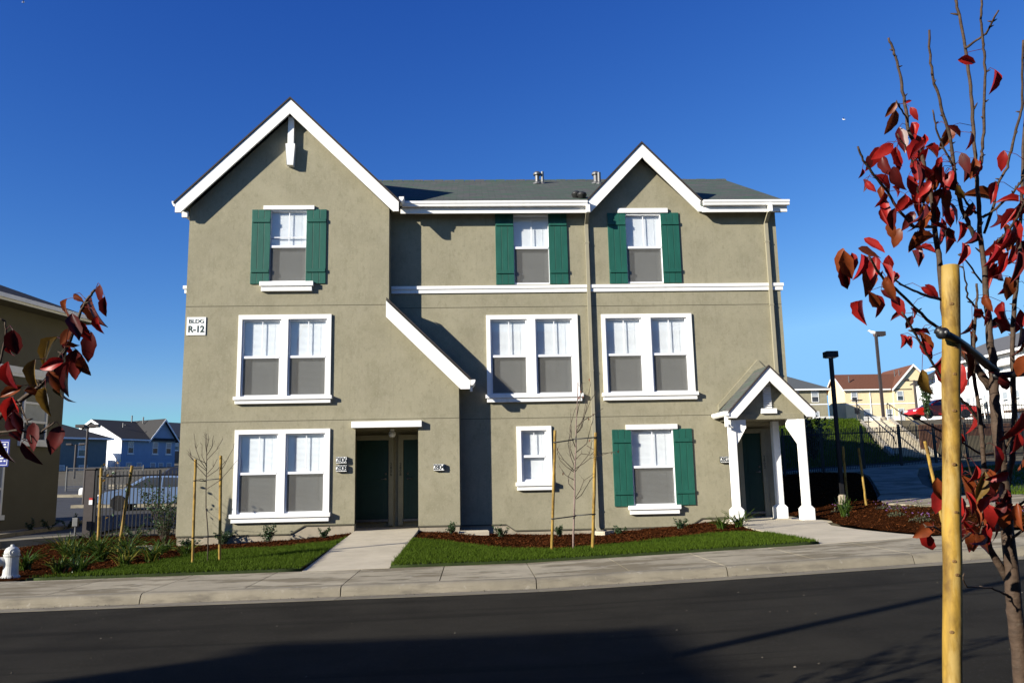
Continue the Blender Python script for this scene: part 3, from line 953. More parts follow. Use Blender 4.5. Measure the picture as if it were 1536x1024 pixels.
def column(x, y, side, zb=.545):
    b = MB()
    q = [(-.142, 0), (-.142, .26), (-.09, .33)]
    for (a, za), (c, zc) in zip(q, q[1:]):
        b.add([(x + sx * abs(r), y + sy * abs(r), zb + z) for (r, z) in ((a, za), (c, zc)) for sx, sy in ((-1, -1), (1, -1), (1, 1), (-1, 1))], [(0, 1, 5, 4), (1, 2, 6, 5), (2, 3, 7, 6), (3, 0, 4, 7)])
    b.box(x - .083, x + .083, y - .083, y + .083, zb + .325, 2.915)
    if side: b.prism([(x + side * .078, 2.32), (x + side * .33, 2.73), (x + side * .33, 2.912), (x + side * .078, 2.912)], y - .055, y + .055)
    c = hb(b, "column", WEATHERED, bevel=.008)
    f = MB()
    f.box(x - .19, x + .19, y - .19, y + .19, zb - .08, zb - .002)
    f.build("footing", WALK, c)
column(6.18, PY + .13, 1)
column(7.86, PY + .13, -1)
column(7.48, YR - .08, 0, .56)
lg2 = MB()
lg2.lathe([(.055, .0), (.06, -.03), (.045, -.05), (.07, -.08), (.08, -.13), (.05, -.19), (.02, -.2)], (6.78, 20.9, 2.84), 16)
hb(lg2, "porch_light", VINYL, smooth=True)
# ================================================================ ground, road, pavement
def structure(o): return tag(o, kind="structure")
def inside(p, poly):
    c = False
    x, y = p
    for (x0, y0), (x1, y1) in zip(poly, poly[1:] + poly[:1]):
        if (y0 > y) != (y1 > y) and x < (x1 - x0) * (y - y0) / (y1 - y0) + x0: c = not c
    return c
def densify(poly, step):
    out = []
    for (x0, y0), (x1, y1) in zip(poly, poly[1:] + poly[:1]):
        n = max(1, int(math.hypot(x1 - x0, y1 - y0) / step))
        out += [(x0 + (x1 - x0) * i / n, y0 + (y1 - y0) * i / n) for i in range(n)]
    return out
def ground_sheet(name, poly, m, dz=.004, step=.3, hf=None, skirt=0., smooth=True):
    hf = hf or (lambda x, y: G(x, y))
    P = densify(poly, step)
    n = len(P)
    xs, ys = [p[0] for p in P], [p[1] for p in P]
    pts = list(P)
    y = min(ys) + step / 2
    while y < max(ys):
        x = min(xs) + step / 2
        while x < max(xs):
            q = (x + RND.uniform(-.2, .2) * step, y + RND.uniform(-.2, .2) * step)
            if inside(q, P): pts.append(q)
            x += step
        y += step
    r = delaunay_2d_cdt([Vector(p) for p in pts], [(i, (i + 1) % n) for i in range(n)], [list(range(n))], 1, 1e-5)
    V = [(v.x, v.y, hf(v.x, v.y) + dz) for v in r[0]]
    b = MB()
    b.add(V, [tuple(f) for f in r[2]])
    if skirt:
        k = [(x, y, hf(x, y) + dz) for x, y in P]
        b.add(k + [(x, y, z - skirt) for x, y, z in k], [(i, (i + 1) % n, n + (i + 1) % n, n + i) for i in range(n)])
    return b.build(name, m, smooth=smooth)

# terrain
def axis(lo, hi, fine0, fine1, step, grow=1.35):
    a = []
    x = fine0
    while x <= fine1 + 1e-6:
        a.append(x); x += step
    s = step; x = fine1
    while x < hi:
        s *= grow; x += s; a.append(min(x, hi))
    s = step; x = fine0
    pre = []
    while x > lo:
        s *= grow; x -= s; pre.append(max(x, lo))
    return pre[::-1] + a
AX = axis(-2500, 2500, -30, 40, .7)
AY = axis(-400, 4000, 13.71, 62, .5)
b = MB()
def gz(x, y):
    if y < 13.7: return top(max(-60, min(60, x))) - .5
    z = G(x, y)
    if y > 130: z -= (y - 130) * .004
    return z - (.06 if (abs(x) < 17 and y < 26) else .02 if y < 62 else 0)
b.add([(x, y, gz(x, y)) for y in AY for x in AX],
      [(j * len(AX) + i, j * len(AX) + i + 1, (j + 1) * len(AX) + i + 1, (j + 1) * len(AX) + i) for j in range(len(AY) - 1) for i in range(len(AX) - 1)])
structure(b.build("ground", DIRT, smooth=True))

# road with a low crown
b = MB()
XS = [-60 + i for i in range(121)]
YS = [1.62 + i * (11.12 - 1.62) / 16 for i in range(17)]
def road_z(x, y): return top(x) - .108 + .05 * (1 - ((y - 6.37) / 4.75) ** 2)
b.add([(x, y, road_z(x, y)) for y in YS for x in XS], [(j * 121 + i, j * 121 + i + 1, (j + 1) * 121 + i + 1, (j + 1) * 121 + i) for j in range(16) for i in range(120)])
structure(b.build("road", ASPHALT, smooth=True))
JX = [-1.8 + 2.63 * k for k in range(-22, 23)]
def strip(b, prof, x0, x1, n=3):
    """a length of kerb or pavement: profile of (y, height over top) swept along x"""
    k = len(prof)
    vs = [(x0 + (x1 - x0) * i / n, y, top(x0 + (x1 - x0) * i / n) + h) for i in range(n + 1) for (y, h) in prof]
    fs = [(i * k + j, (i + 1) * k + j, (i + 1) * k + j + 1, i * k + j + 1) for i in range(n) for j in range(k - 1)]
    fs += [tuple(range(k - 1, -1, -1)), tuple(n * k + j for j in range(k))]
    b.add(vs, fs)
gut, ker, pav, pav2 = MB(), MB(), MB(), MB()
for a, c in zip(JX, JX[1:]):
    strip(gut, [(11.575, -.3), (11.10, -.3), (11.10, -.104), (11.575, -.128)], a + .004, c - .004)
    strip(ker, [(11.80, -.3), (11.58, -.3), (11.58, -.126), (11.605, -.06), (11.625, -.025), (11.66, -.005), (11.70, 0), (11.80, .001)], a + .007, c - .007)
    for (s, e) in ((a, (a + c) / 2), ((a + c) / 2, c)):
        strip(pav, [(13.70, -.3), (11.803, -.3), (11.803, -.006), (11.815, .001), (13.69, .006), (13.70, -.002)], s + .007, e - .007)
        strip(pav2, [(1.18, -.3), (-1.2, -.3), (-1.2, .0), (1.18, .0)], s + .007, e - .007)
    strip(ker, [(1.64, -.3), (1.2, -.3), (1.2, .0), (1.42, 0), (1.46, -.02), (1.5, -.11), (1.64, -.106)], a + .007, c - .007)
structure(gut.build("gutter_pan", KERB))
kerb = structure(ker.build("kerb", KERB))
structure(pav.build("pavement", CONC))
structure(pav2.build("opposite_pavement", CONC))
pm = MB()
pm.add([(-5.21, 11.573, .085), (-5.14, 11.573, .085), (-5.14, 11.602, .165), (-5.21, 11.602, .165)], [(0, 1, 2, 3)])
pm.build("paint_mark", mat("green_survey_paint", (.08, .4, .27), .8, .3, 60), kerb)

# front walks
def walk_panels(name, rows, m, dz=.03, hf=None):
    """slabs between successive (left, right) pairs of points"""
    hf = hf or (lambda x, y: G(x, y))
    b = MB()
    for (l0, r0_), (l1, r1_) in zip(rows, rows[1:]):
        g = .004
        q = []
        for (p, w, t) in ((l0, r0_, g), (r0_, l0, g), (r1_, l1, -g), (l1, r1_, -g)): q.append((p[0], p[1] + t))
        top_ = [(x, y, hf(x, y) + dz) for x, y in q]
        b.add(top_ + [(x, y, z - .2) for x, y, z in top_], [(0, 1, 2, 3)] + [(i, 4 + i, 4 + (i + 1) % 4, (i + 1) % 4) for i in range(4)])
    return structure(b.build(name, m))
def entry_z(x, y): return top(x) + .005 + (.505 - top(x)) * max(0, min(1, (y - 13.7) / 6.28))
walk_panels("entry_walkway", [((-2.74, 13.71), (-1.36, 13.71)), ((-2.75, 15.2), (-1.34, 15.2)), ((-2.77, 16.8), (-1.33, 16.8)), ((-2.78, 18.4), (-1.32, 18.4)), ((-2.79, 20.02), (-1.31, 20.02))], WALK, .002, entry_z)
def porch_z(x, y): return top(x) + .006 + (.535 - top(x)) * max(0, min(1, (y - 13.7) / 5.1))
walk_panels("porch_walkway", [((5.66, 13.71), (7.55, 13.71)), ((5.66, 14.6), (7.42, 14.6)), ((5.68, 16.0), (7.34, 16.0)), ((5.75, 17.4), (7.45, 17.4)), ((5.88, 18.85), (7.95, 18.85))], WALK, .002, porch_z)
walk_panels("porch_floor", [((5.88, 18.86), (8.15, 18.86)), ((5.9, 20.42), (8.2, 20.42)), ((6.32, 20.45), (8.1, 20.45)), ((6.32, 21.49), (8.1, 21.49))], WALK, .006, lambda x, y: .535)

# lawns
LAWN_L = [(-7.0, 13.72), (-2.76, 13.72), (-2.78, 18.75), (-2.95, 17.9), (-3.84, 17.65), (-4.6, 17.85), (-5.27, 17.7), (-5.6, 16.6), (-5.85, 15.1), (-6.3, 14.2)]
LAWN_R = [(-1.34, 13.72), (5.64, 13.72), (5.63, 15.9), (5.2, 16.7), (4.65, 16.86), (3.75, 16.46), (2.34, 15.8), (1.5, 15.35), (.86, 15.75), (-.15, 16.75), (-.71, 17.6), (-1.3, 18.1)]
BANK_SIDE = [(13.3, 19.5), (25, 20), (28, 34), (22.5, 35.2), (19.2, 33.5), (17.2, 31.1), (14.5, 26), (14.2, 23.6)]
LAWN_B = [(9.5, 33.0), (14.8, 35.8), (19.0, 37.3), (22, 39.9), (22.3, 42.2), (9.5, 42.2)]
LAWN_F = [(13.2, 13.72), (40, 13.72), (40, 16.9), (13.2, 16.9)]
def blades(name, poly, n, h, m, w=.006, lean=.5, dz=.04, hf=None):
    hf = hf or G
    xs, ys = [p[0] for p in poly], [p[1] for p in poly]
    v, f = [], []
    while n > 0:
        x, y = RND.uniform(min(xs), max(xs)), RND.uniform(min(ys), max(ys))
        if not inside((x, y), poly): continue
        n -= 1
        z = hf(x, y) + dz
        t = RND.uniform(0, 6.283)
        c, s = math.cos(t) * w, math.sin(t) * w
        hh = h * RND.uniform(.6, 1.25) * (1 + .35 * noise.noise((x * 1.3, y * 1.3, 0)))
        lx, ly = RND.gauss(0, lean) * hh, RND.gauss(0, lean) * hh
        k = len(v)
        v += [(x - c, y - s, z - .01), (x + c, y + s, z - .01), (x + lx, y + ly, z + hh)]
        f.append((k, k + 1, k + 2))
    b = MB()
    b.v, b.f, b.m = v, f, [0] * len(f)
    return tag(b.build(name, m), kind="stuff")
for nm, poly, n in (("lawn", LAWN_L, 34000), ("lawn", LAWN_R, 48000)):
    structure(ground_sheet(nm, poly, GRASSBASE, .035, .3, skirt=.06))
    blades("grass", poly, n, .05, GRASS)
structure(ground_sheet("lawn", BANK_SIDE, GRASSBASE, .03, .8, skirt=.05))
blades("grass", BANK_SIDE, 16000, .07, GRASS, .014)
structure(ground_sheet("lawn", LAWN_B, GRASSBASE, .03, .8, skirt=.05))
blades("grass", LAWN_B, 9000, .1, GRASS, .02)
structure(ground_sheet("lawn", LAWN_F, GRASSBASE, .03, .8, skirt=.05))
blades("grass", LAWN_F, 9000, .06, GRASS, .014)
BANK = [(10.5, 42.3), (22.1, 42.3), (22.8, 44.6), (27.2, 57.2), (20, 57.7), (8, 57.8)]
structure(ground_sheet("grass_bank", BANK, BANKM, .03, .9))
blades("grass", BANK, 24000, .18, GRASS, .03, .6)

# mulch beds
def mound(x, y):
    d = math.exp(-(((x - 9.2) / 1.3) ** 2 + ((y - 16.6) / 2.0) ** 2)) * .2
    return d
def mulch_z(x, y):
    n = noise.noise((x * 2.2, y * 2.2, 1.3)) * .022 + noise.noise((x * 7, y * 7, 4.1)) * .014
    k = 1.0
    if y > 19.9: k = .6
    return G(x, y) + n * k + mound(x, y) + .012
MUL = {"entry_left": [(-6.88, 13.73), (-2.75, 13.73), (-2.8, 19.99), (-6.9, 19.99)],
       "entry_right": [(-1.33, 13.73), (5.64, 13.73), (5.66, 16.0), (5.74, 17.4), (5.87, 18.85), (5.88, 20.4), (-.32, 20.4), (-.34, 19.99), (-1.29, 19.99)],
       "left": [(-10.7, 13.75), (-6.88, 13.75), (-6.9, 24.2), (-10.4, 24.2), (-10.8, 22.2), (-11.2, 20)],
       "right": [(7.60, 13.72), (13.1, 13.72), (12.7, 17.1), (11.2, 18.1), (10.5, 19.3), (10.5, 21.0), (11.5, 23.6), (13.15, 27.25), (14.5, 30.4), (15.2, 32.7), (13.9, 33.4), (9.3, 30.8), (8.0, 29.5), (7.95, 21.5), (8.15, 20.4), (8.1, 19.0), (7.9, 18.6), (7.46, 17.3), (7.36, 16.0), (7.44, 14.8)]}
def chips(name, poly, n, skip=()):
    xs, ys = [p[0] for p in poly], [p[1] for p in poly]
    b = MB()
    while n > 0:
        x, y = RND.uniform(min(xs), max(xs)), RND.uniform(min(ys), max(ys))
        if not inside((x, y), poly) or any(inside((x, y), s) for s in skip): continue
        n -= 1
        z = mulch_z(x, y)
        t = RND.uniform(0, 6.283)
        L, w = RND.uniform(.008, .03), RND.uniform(.003, .009)
        c, s = math.cos(t), math.sin(t)
        tz = RND.gauss(0, .35)
        dx, dy, dzz = c * L, s * L, tz * L
        h = RND.uniform(.003, .02)
        rz = RND.gauss(0, .5) * w
        b.add([(x - dx - s * w, y - dy + c * w, z + h - dzz + rz), (x - dx + s * w, y - dy - c * w, z + h - dzz - rz), (x + dx + s * w, y + dy - c * w, z + h + dzz - rz), (x + dx - s * w, y + dy + c * w, z + h + dzz + rz)], [(0, 1, 2, 3)])
    return tag(b.build(name, CHIPM), kind="stuff")
walks = [[(-2.8, 13), (-1.3, 13), (-1.3, 21), (-2.8, 21)]]
for k, poly in MUL.items():
    structure(ground_sheet("mulch_bed", poly, MULCHM, 0, .16 if k != "right" else .2, mulch_z))
chips("mulch_chips", MUL["entry_left"], 9000, [LAWN_L])
chips("mulch_chips", MUL["entry_right"], 19000, [LAWN_R])
chips("mulch_chips", MUL["left"], 14000)
chips("mulch_chips", MUL["right"], 22000)

# path at the right, drive and car park at the left
PATH = [(11.8, 24.0), (13.25, 27.29), (14.6, 30.4), (15.4, 32.9), (13.9, 33.6), (9.5, 31.2), (9.5, 32.6), (14.86, 35.43), (19.16, 36.9), (22.41, 39.63), (24, 39.5), (19.88, 35.2), (18.5, 34.1), (16.5, 30.6), (14.6, 26.8), (13.7, 23.97), (13.6, 22.6), (13.3, 19.5), (30, 19.4), (30, 17.0), (12.9, 17.0), (11.25, 18.05), (10.52, 19.3), (10.52, 21.0), (11.2, 23.0)]
structure(ground_sheet("garden_path", PATH, CONC, .05, .5, skirt=.12, smooth=False))
DRIVE = [(-19.5, 11.9), (-16.4, 11.9), (-12.5, 22.5), (-10.95, 23.8), (-10.9, 27), (-8, 29), (-6.5, 32), (-6, 62), (-45, 62), (-22, 40), (-13.1, 29), (-12.5, 27.1), (-13.0, 24.0), (-15.5, 18)]
structure(ground_sheet("driveway", DRIVE, LOTASPHALT, .02, .8))
def kerb_line(name, pts, w, h, m=KERB):
    b = MB()
    for (x0, y0), (x1, y1) in zip(pts, pts[1:]):
        d = Vector((x1 - x0, y1 - y0)).normalized()
        nx, ny = -d.y * w / 2, d.x * w / 2
        q = [(x0 - nx, y0 - ny), (x1 - nx, y1 - ny), (x1 + nx, y1 + ny), (x0 + nx, y0 + ny)]
        t = [(x, y, G(x, y) + h) for x, y in q]
        b.add(t + [(x, y, z - h - .1) for x, y, z in t], [(0, 1, 2, 3)] + [(i, 4 + i, 4 + (i + 1) % 4, (i + 1) % 4) for i in range(4)])
    return structure(b.build(name, m))
kerb_line("driveway_kerb", [(-16.1, 11.9), (-14.2, 17.2), (-12.2, 22.3), (-10.75, 23.5)], .55, .10)
kerb_line("driveway_kerb", [(-19.8, 11.9), (-15.8, 18.2), (-13.3, 24.0), (-12.85, 27.1), (-13.5, 29.3)], .5, .12)
kerb_line("parking_kerb", [(-25.5, 50.5), (-19.2, 49.4)], .5, .16)
kerb_line("parking_kerb", [(-24.0, 57), (-5, 47)], .4, .3)
kerb_line("parking_kerb", [(-19.0, 41), (-4, 38)], .3, .16)

# splash blocks and flat stone
def splash(x, y, rz, label, L=.6, w=.16, name="splash_block", dz=.05):
    o = local(name, (x, y, mulch_z(x, y) + dz), label, "splash block", None, rz)
    b = MB()
    b.box(-L / 2, L / 2, -w, w, -.05, 0)
    b.build("base", WALK, o, bevel=.006)
    r = MB()
    r.box(-L / 2, L / 2, -w, -w + .035, .001, .05)
    r.box(-L / 2, L / 2, w - .035, w, .001, .05)
    r.box(-L / 2, -L / 2 + .035, -w + .035, w - .035, .001, .05)
    r.build("rim", WALK, o, bevel=.006)
splash(-7.15, 19.35, .35, "pale concrete splash block at the left corner of the olive house", .7, .17, dz=.03)
splash(-.02, 19.55, .05, "concrete splash block in the shaded inside corner beside the entry wall", .7, .18)
splash(3.02, 19.75, 1.0, "concrete splash block under the central downspout", .55, .15)

# grit on the road and along the gutter
b = MB()
for i in range(420):
    x = RND.uniform(-9, 11)
    y = RND.uniform(5.5, 11.0) if i < 140 else 11.58 - abs(RND.gauss(0, .16))
    z = road_z(x, y) + .001 if y < 11.1 else top(x) - .122
    r = RND.uniform(.004, .013)
    t = RND.uniform(0, 6.283)
    vs = [(x + r * RND.uniform(.7, 1.3) * math.cos(t + k * 1.257), y + r * RND.uniform(.7, 1.3) * math.sin(t + k * 1.257), z) for k in range(5)] + [(x + r * .2, y, z + r * .8)]
    b.add(vs, [(k, (k + 1) % 5, 5) for k in range(5)])
tag(b.build("road_grit", mat("pale_grit", (.13, .115, .09), .9, .4, 3, spec=.05, island=.6)), kind="stuff")
# ================================================================ houses round about
def bwin(p, x0, x1, z0, z1, y, frame=None, arch=False, face='y', sill=True, sgn=-1, fw_=.07):
    """small window on a wall facing -y (face y) or facing sgn*x (face x) of the house's own frame"""
    b, g = MB(), MB()
    def bx(mb, a, c, d0, d1, e, f):
        if face == 'y': mb.box(a, c, y + d0, y + d1, e, f)
        else: mb.box(min(y - sgn * d0, y - sgn * d1), max(y - sgn * d0, y - sgn * d1), a, c, e, f)
    bx(b, x0, x0 + fw_, -.06, -.002, z0, z1)
    bx(b, x1 - fw_, x1, -.06, -.002, z0, z1)
    bx(b, x0 + fw_, x1 - fw_, -.06, -.002, z1 - fw_, z1)
    bx(b, x0 + fw_, x1 - fw_, -.06, -.002, z0, z0 + fw_)
    zm = (z0 + z1) / 2
    bx(b, x0 + fw_, x1 - fw_, -.05, -.004, zm - .035, zm + .035)
    if sill: bx(b, x0 - .08, x1 + .08, -.1, -.002, z0 - .14, z0 - .002)
    if arch and face == 'y':
        xm, r = (x0 + x1) / 2, (x1 - x0) / 2
        pts = [(xm + r * math.cos(t), z1 + r * math.sin(t)) for t in [math.pi * i / 10 for i in range(11)]]
        inn = [(xm + (r - fw_) * math.cos(t), z1 + (r - fw_) * math.sin(t)) for t in [math.pi * i / 10 for i in range(10, -1, -1)]]
        b.prism(pts + inn, y - .06, y - .002)
        g.prism(inn, y - .024, y - .012)
    w = b.build("window", frame or WHITE, p)
    bx(g, x0 + fw_ + .002, x1 - fw_ - .002, -.03, -.012, z0 + fw_ + .002, zm - .037)
    g.build("pane", FARGLASS, w)
    u = MB()
    bx(u, x0 + fw_ + .002, x1 - fw_ - .002, -.03, -.012, zm + .037, z1 - fw_ - .002)
    u.build("pane", FARBLIND, w)
    return w
FARGLASS = mat("dark_window_glass", (.05, .06, .075), .12, .2, 2, spec=.8)
FARBLIND = mat("window_blind_behind_glass", (.42, .46, .5), .2, .1, 4, spec=.8)
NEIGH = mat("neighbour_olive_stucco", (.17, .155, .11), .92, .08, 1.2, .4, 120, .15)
def hip(b, x0, x1, y0, y1, ze, pitch, th=.16):
    w = (y1 - y0) / 2
    if (x1 - x0) >= (y1 - y0):
        zr = ze + w * pitch
        a, c = (x0 + w, (y0 + y1) / 2, zr), (x1 - w, (y0 + y1) / 2, zr)
        quads = [[(x0, y0), (x1, y0), c, a], [(x1, y0), (x1, y1), c], [(x1, y1), (x0, y1), a, c], [(x0, y1), (x0, y0), a]]
    else:
        w = (x1 - x0) / 2
        zr = ze + w * pitch
        a, c = ((x0 + x1) / 2, y0 + w, zr), ((x0 + x1) / 2, y1 - w, zr)
        quads = [[(x0, y0), (x1, y0), a], [(x1, y0), (x1, y1), c, a], [(x1, y1), (x0, y1), c], [(x0, y1), (x0, y0), a, c]]
    for q in quads:
        p = [(t[0], t[1], t[2] if len(t) == 3 else ze) for t in q]
        slab(b, p, 0, th)
def gab(b, x0, x1, y0, y1, ze, zr, along='x', th=.15):
    if along == 'x':
        ym = (y0 + y1) / 2
        slab(b, [(x0, y0, ze), (x1, y0, ze), (x1, ym, zr), (x0, ym, zr)], 0, th)
        slab(b, [(x1, y1, ze), (x0, y1, ze), (x0, ym, zr), (x1, ym, zr)], 0, th)
    else:
        xm = (x0 + x1) / 2
        slab(b, [(x0, y1, ze), (x0, y0, ze), (xm, y0, zr), (xm, y1, zr)], 0, th)
        slab(b, [(x1, y0, ze), (x1, y1, ze), (xm, y1, zr), (xm, y0, zr)], 0, th)
def gwall(b, x0, x1, y0, y1, z0, ze, zr=None, along='x'):
    b.add([(x0, y0, z0), (x1, y0, z0), (x1, y1, z0), (x0, y1, z0), (x0, y0, ze), (x1, y0, ze), (x1, y1, ze), (x0, y1, ze)], [(0, 1, 5, 4), (1, 2, 6, 5), (2, 3, 7, 6), (3, 0, 4, 7)])
    if zr:
        if along == 'x':
            ym = (y0 + y1) / 2
            b.add([(x0, y0, ze), (x0, ym, zr), (x0, y1, ze), (x1, y0, ze), (x1, ym, zr), (x1, y1, ze)], [(0, 1, 2), (5, 4, 3)])
        else:
            xm = (x0 + x1) / 2
            b.add([(x0, y0, ze), (xm, y0, zr), (x1, y0, ze), (x0, y1, ze), (xm, y1, zr), (x1, y1, ze)], [(2, 1, 0), (3, 4, 5)])
def rakeboard(b, a, m, c, y, h, face='y', th=.06, d=-1):
    """white boards along a gable: a and c eave ends, m the peak, as (u,z)"""
    for p, q in ((a, m), (m, c)):
        out = [p, q, (q[0], q[1] - h), (p[0], p[1] - h)]
        if face == 'y': b.prism(out, y, y + d * th)
        else: b.prism(out, y, y + d * th, 'x')

# neighbour to the left, across the drive
nb = local("neighbour_house", (-13.2, 27.4, 0), "shaded olive house with arched window at left edge across the driveway", "house", None, math.radians(77.1))
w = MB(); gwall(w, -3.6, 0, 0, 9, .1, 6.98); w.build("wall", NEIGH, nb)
r = MB(); hip(r, -4.3, .46, -.65, 9.65, 7.16, .42, .04); r.build("roof", DARKROOF := mat("dark_grey_shingles", (.05, .048, .047), .9, .25, 14, .4, 40), nb)
f = MB()
f.box(-4.32, .48, -.70, -.655, 6.97, 7.14); f.box(.465, .51, -.70, 9.7, 6.97, 7.14); f.box(-4.32, .46, -.78, -.702, 7.03, 7.15)
f.build("fascia", WHITE, nb)
f = MB(); f.box(-4.3, .46, -.65, 9.6, 6.985, 7.02); f.build("soffit", NEIGH, nb)
f = MB(); f.box(-3.6, .04, -.05, -.001, 5.06, 5.26); f.box(-3.6, .04, -.03, -.001, 4.97, 5.058); f.build("belly_band", WHITE, nb)
bwin(nb, -1.75, -.72, 3.05, 4.25, 0, arch=True)
bwin(nb, -3.3, -2.3, .9, 2.4, 0)
f = MB(); f.box(-3.6, .0, -.02, -.001, .1, .45); f.build("foundation", FOUND, nb)

# blue house; the sunlight on its end is put into a whiter wall colour
BLUEW = mat("blue_siding", (.34, .48, .68), .8, .06, 2)
PALEW = mat("white_siding", (.72, .74, .77), .8, .04, 2)
bh = local("blue_house", (-45.3, 110, 3.4), "blue two storey house with dark roof and end whitened by sunlight behind the car park", "house", None, math.radians(58))
w = MB(); gwall(w, 0, 8.2, 0, 11.6, -1, 4.4); w.add([(8.2, 0, 4.4), (4.15, 0, 4.4), (6.17, 0, 7.0)], [(0, 2, 1)]); w.build("wall", BLUEW, bh)
w = MB(); w.add([(-.02, 0, -1), (-.02, 11.6, -1), (-.02, 11.6, 4.4), (-.02, 5.8, 7.0), (-.02, 0, 4.4)], [(4, 3, 2, 1, 0)]); w.box(-.9, -.03, 1.2, 3.4, -1, 1.6); w.build("lit_side_wall", PALEW, bh)
r = MB(); gab(r, -.5, 8.0, -.5, 12.1, 4.35, 7.12); r.build("roof", DARKROOF, bh)
r = MB(); gab(r, 3.75, 8.6, -.45, 11.9, 4.2, 7.2, 'y'); r.build("gable_roof", DARKROOF, bh)
f = MB(); rakeboard(f, (-.5, 4.3), (5.8, 7.08), (12.1, 4.3), -.5, .3, 'x'); f.build("barge_board", WHITE, bh)
f = MB(); rakeboard(f, (3.75, 4.15), (6.17, 7.15), (8.6, 4.15), -.45, .28); f.box(-.5, 3.75, -.56, -.5, 4.1, 4.3); f.build("barge_board", PALEW, bh)
f = MB(); f.box(0, 8.2, -.04, 0, 1.75, 1.95); f.build("belly_band", BLUEW, bh)
for x in (.9, 4.6, 6.7): bwin(bh, x, x + .85, 2.45, 4.0, 0)
for x in (.7, 2.3, 4.4, 5.6, 6.9): bwin(bh, x, x + .8, -.2, 1.3, 0)
f = MB()
for (x, y, h) in ((5.6, 3.5, .9), (5.3, 5.5, 1.2), (2.2, 3.0, .6), (3.4, 4.2, .5)): f.lathe([(.09, 0), (.09, h)], (x, y, 6.0 if x < 5 else 6.7), 8)
f.build("roof_vent", GALV, bh)
# teal house
TEAL = mat("slate_teal_siding", (.2, .25, .26), .85, .06, 2)
th_ = local("teal_house", (-49.9, 96, 3.0), "dark teal two storey house with hip roof left of the blue house", "house", None, math.radians(50))
w = MB(); gwall(w, -4, 9, 0, 8, -1, 4.25); w.build("wall", TEAL, th_)
r = MB(); hip(r, -4.5, 9.5, -.5, 8.5, 4.4, .42, .05); r.build("roof", DARKROOF, th_)
f = MB(); f.box(-4.5, 9.52, -.56, -.51, 4.2, 4.4); f.box(9.52, 9.58, -.56, 8.5, 4.2, 4.4); f.build("fascia", PALEW, th_)
for x in (-2, 1.2, 5.6): bwin(th_, x, x + .95, 2.2, 3.8, 0)
for x in (-2, 1.0, 3.2, 5.8): bwin(th_, x, x + 1.0, -.4, 1.2, 0)
# small far house
sh = local("far_house", (-52.9, 148, 5.5), "small brown walled house with grey roof just left of the olive building", "house", None, math.radians(58))
w = MB(); gwall(w, 0, 8, 0, 9, -1, 4.6, 7.2); w.build("wall", mat("brown_siding", (.2, .16, .13), .85), sh)
r = MB(); gab(r, -.5, 8.5, -.5, 9.5, 4.5, 7.4); r.build("roof", mat("mid_grey_shingles", (.13, .13, .13), .9, .2, 12), sh)
bwin(sh, 1, 2, 2.2, 3.7, 0)

# houses on the hill at the right
CREAM = mat("cream_siding", (1.0, .82, .5), .85, .05, 1.5)
BROWNROOF = mat("brown_shingles", (.17, .068, .04), .9, .3, 8, .4, 30, stretch=(1, 1, 3))
yh = local("yellow_house", (57.2, 124.9, 9.2), "cream yellow two storey house with brown roof on the hill", "house")
w = MB(); gwall(w, 0, 10, 0, 6, -1, 4.9, 7.4); w.build("wall", CREAM, yh)
w = MB(); gwall(w, 7.5, 14.2, -.4, 8, -1, 4.95, 8.4, 'y'); w.build("gable_wing", CREAM, yh)
r = MB(); gab(r, -.35, 10.5, -.4, 6.4, 4.8, 7.55); r.build("roof", BROWNROOF, yh)
r = MB(); gab(r, 7.2, 14.5, -.75, 9, 4.75, 8.55, 'y'); r.build("gable_roof", BROWNROOF, yh)
f = MB(); rakeboard(f, (7.15, 4.78), (10.85, 8.62), (14.55, 4.78), -.75, .36); f.box(-.3, 7.1, -.5, -.41, 4.66, 4.86); f.build("barge_board", WHITE, yh)
f = MB(); rakeboard(f, (-.45, 4.8), (3, 7.58), (6.45, 4.8), -.36, .25, 'x'); f.build("barge_board", WHITE, yh)
f = MB(); f.box(0, 7.5, -.05, 0, 2.5, 2.66); f.box(7.5, 14.2, -.45, -.4, 2.5, 2.66); f.build("belly_band", WHITE, yh)
for x in (1.0, ): bwin(yh, x, x + .95, 2.95, 4.45, 0, sill=False)
for x in (8.0, 11.2): bwin(yh, x, x + 1.0, 3.0, 4.5, -.4, sill=False)
for x in (2.8, 6.3): bwin(yh, x, x + 1.0, .2, 1.8, 0, sill=False)
bwin(yh, 8.0, 8.9, -.2, 1.8, -.4, sill=False)
f = MB(); f.box(3.9, 3.98, -.1, -.02, -.5, 4.7); f.build("downspout", WHITE, yh)
f = MB()
for i in range(40): f.box(1.5 + i * .16, 1.56 + i * .16, -2.5, -2.46, -.6, .45)
f.box(1.5, 7.9, -2.5, -2.46, .45, .52); f.box(1.5, 7.9, -2.5, -2.46, -.5, -.44)
f.build("porch_railing", WHITE, yh)
f = MB()
for (x, y, h) in ((1.4, 1.2, 1.0), (3.6, 2.0, .5), (6.3, 2.2, .5)): f.lathe([(.08, 0), (.08, h)], (x, y, 6.1), 8)
for (y, h) in ((1, 1.0), (2.4, 1.2)): f.lathe([(.08, 0), (.08, h)], (9.4, y, 6.9), 8)
f.build("roof_vent", GALV, yh)
oh = local("olive_house", (40, 120, 9.1), "olive two storey house with grey hip roof showing beside the porch", "house")
w = MB(); gwall(w, 0, 12.25, 0, 9, -1, 4.5); w.build("wall", STUCCO, oh)
r = MB(); hip(r, -.5, 12.75, -.5, 9.5, 4.65, .52, .05); r.build("roof", mat("blue_grey_shingles", (.11, .12, .125), .9, .2, 10, .4, 30), oh)
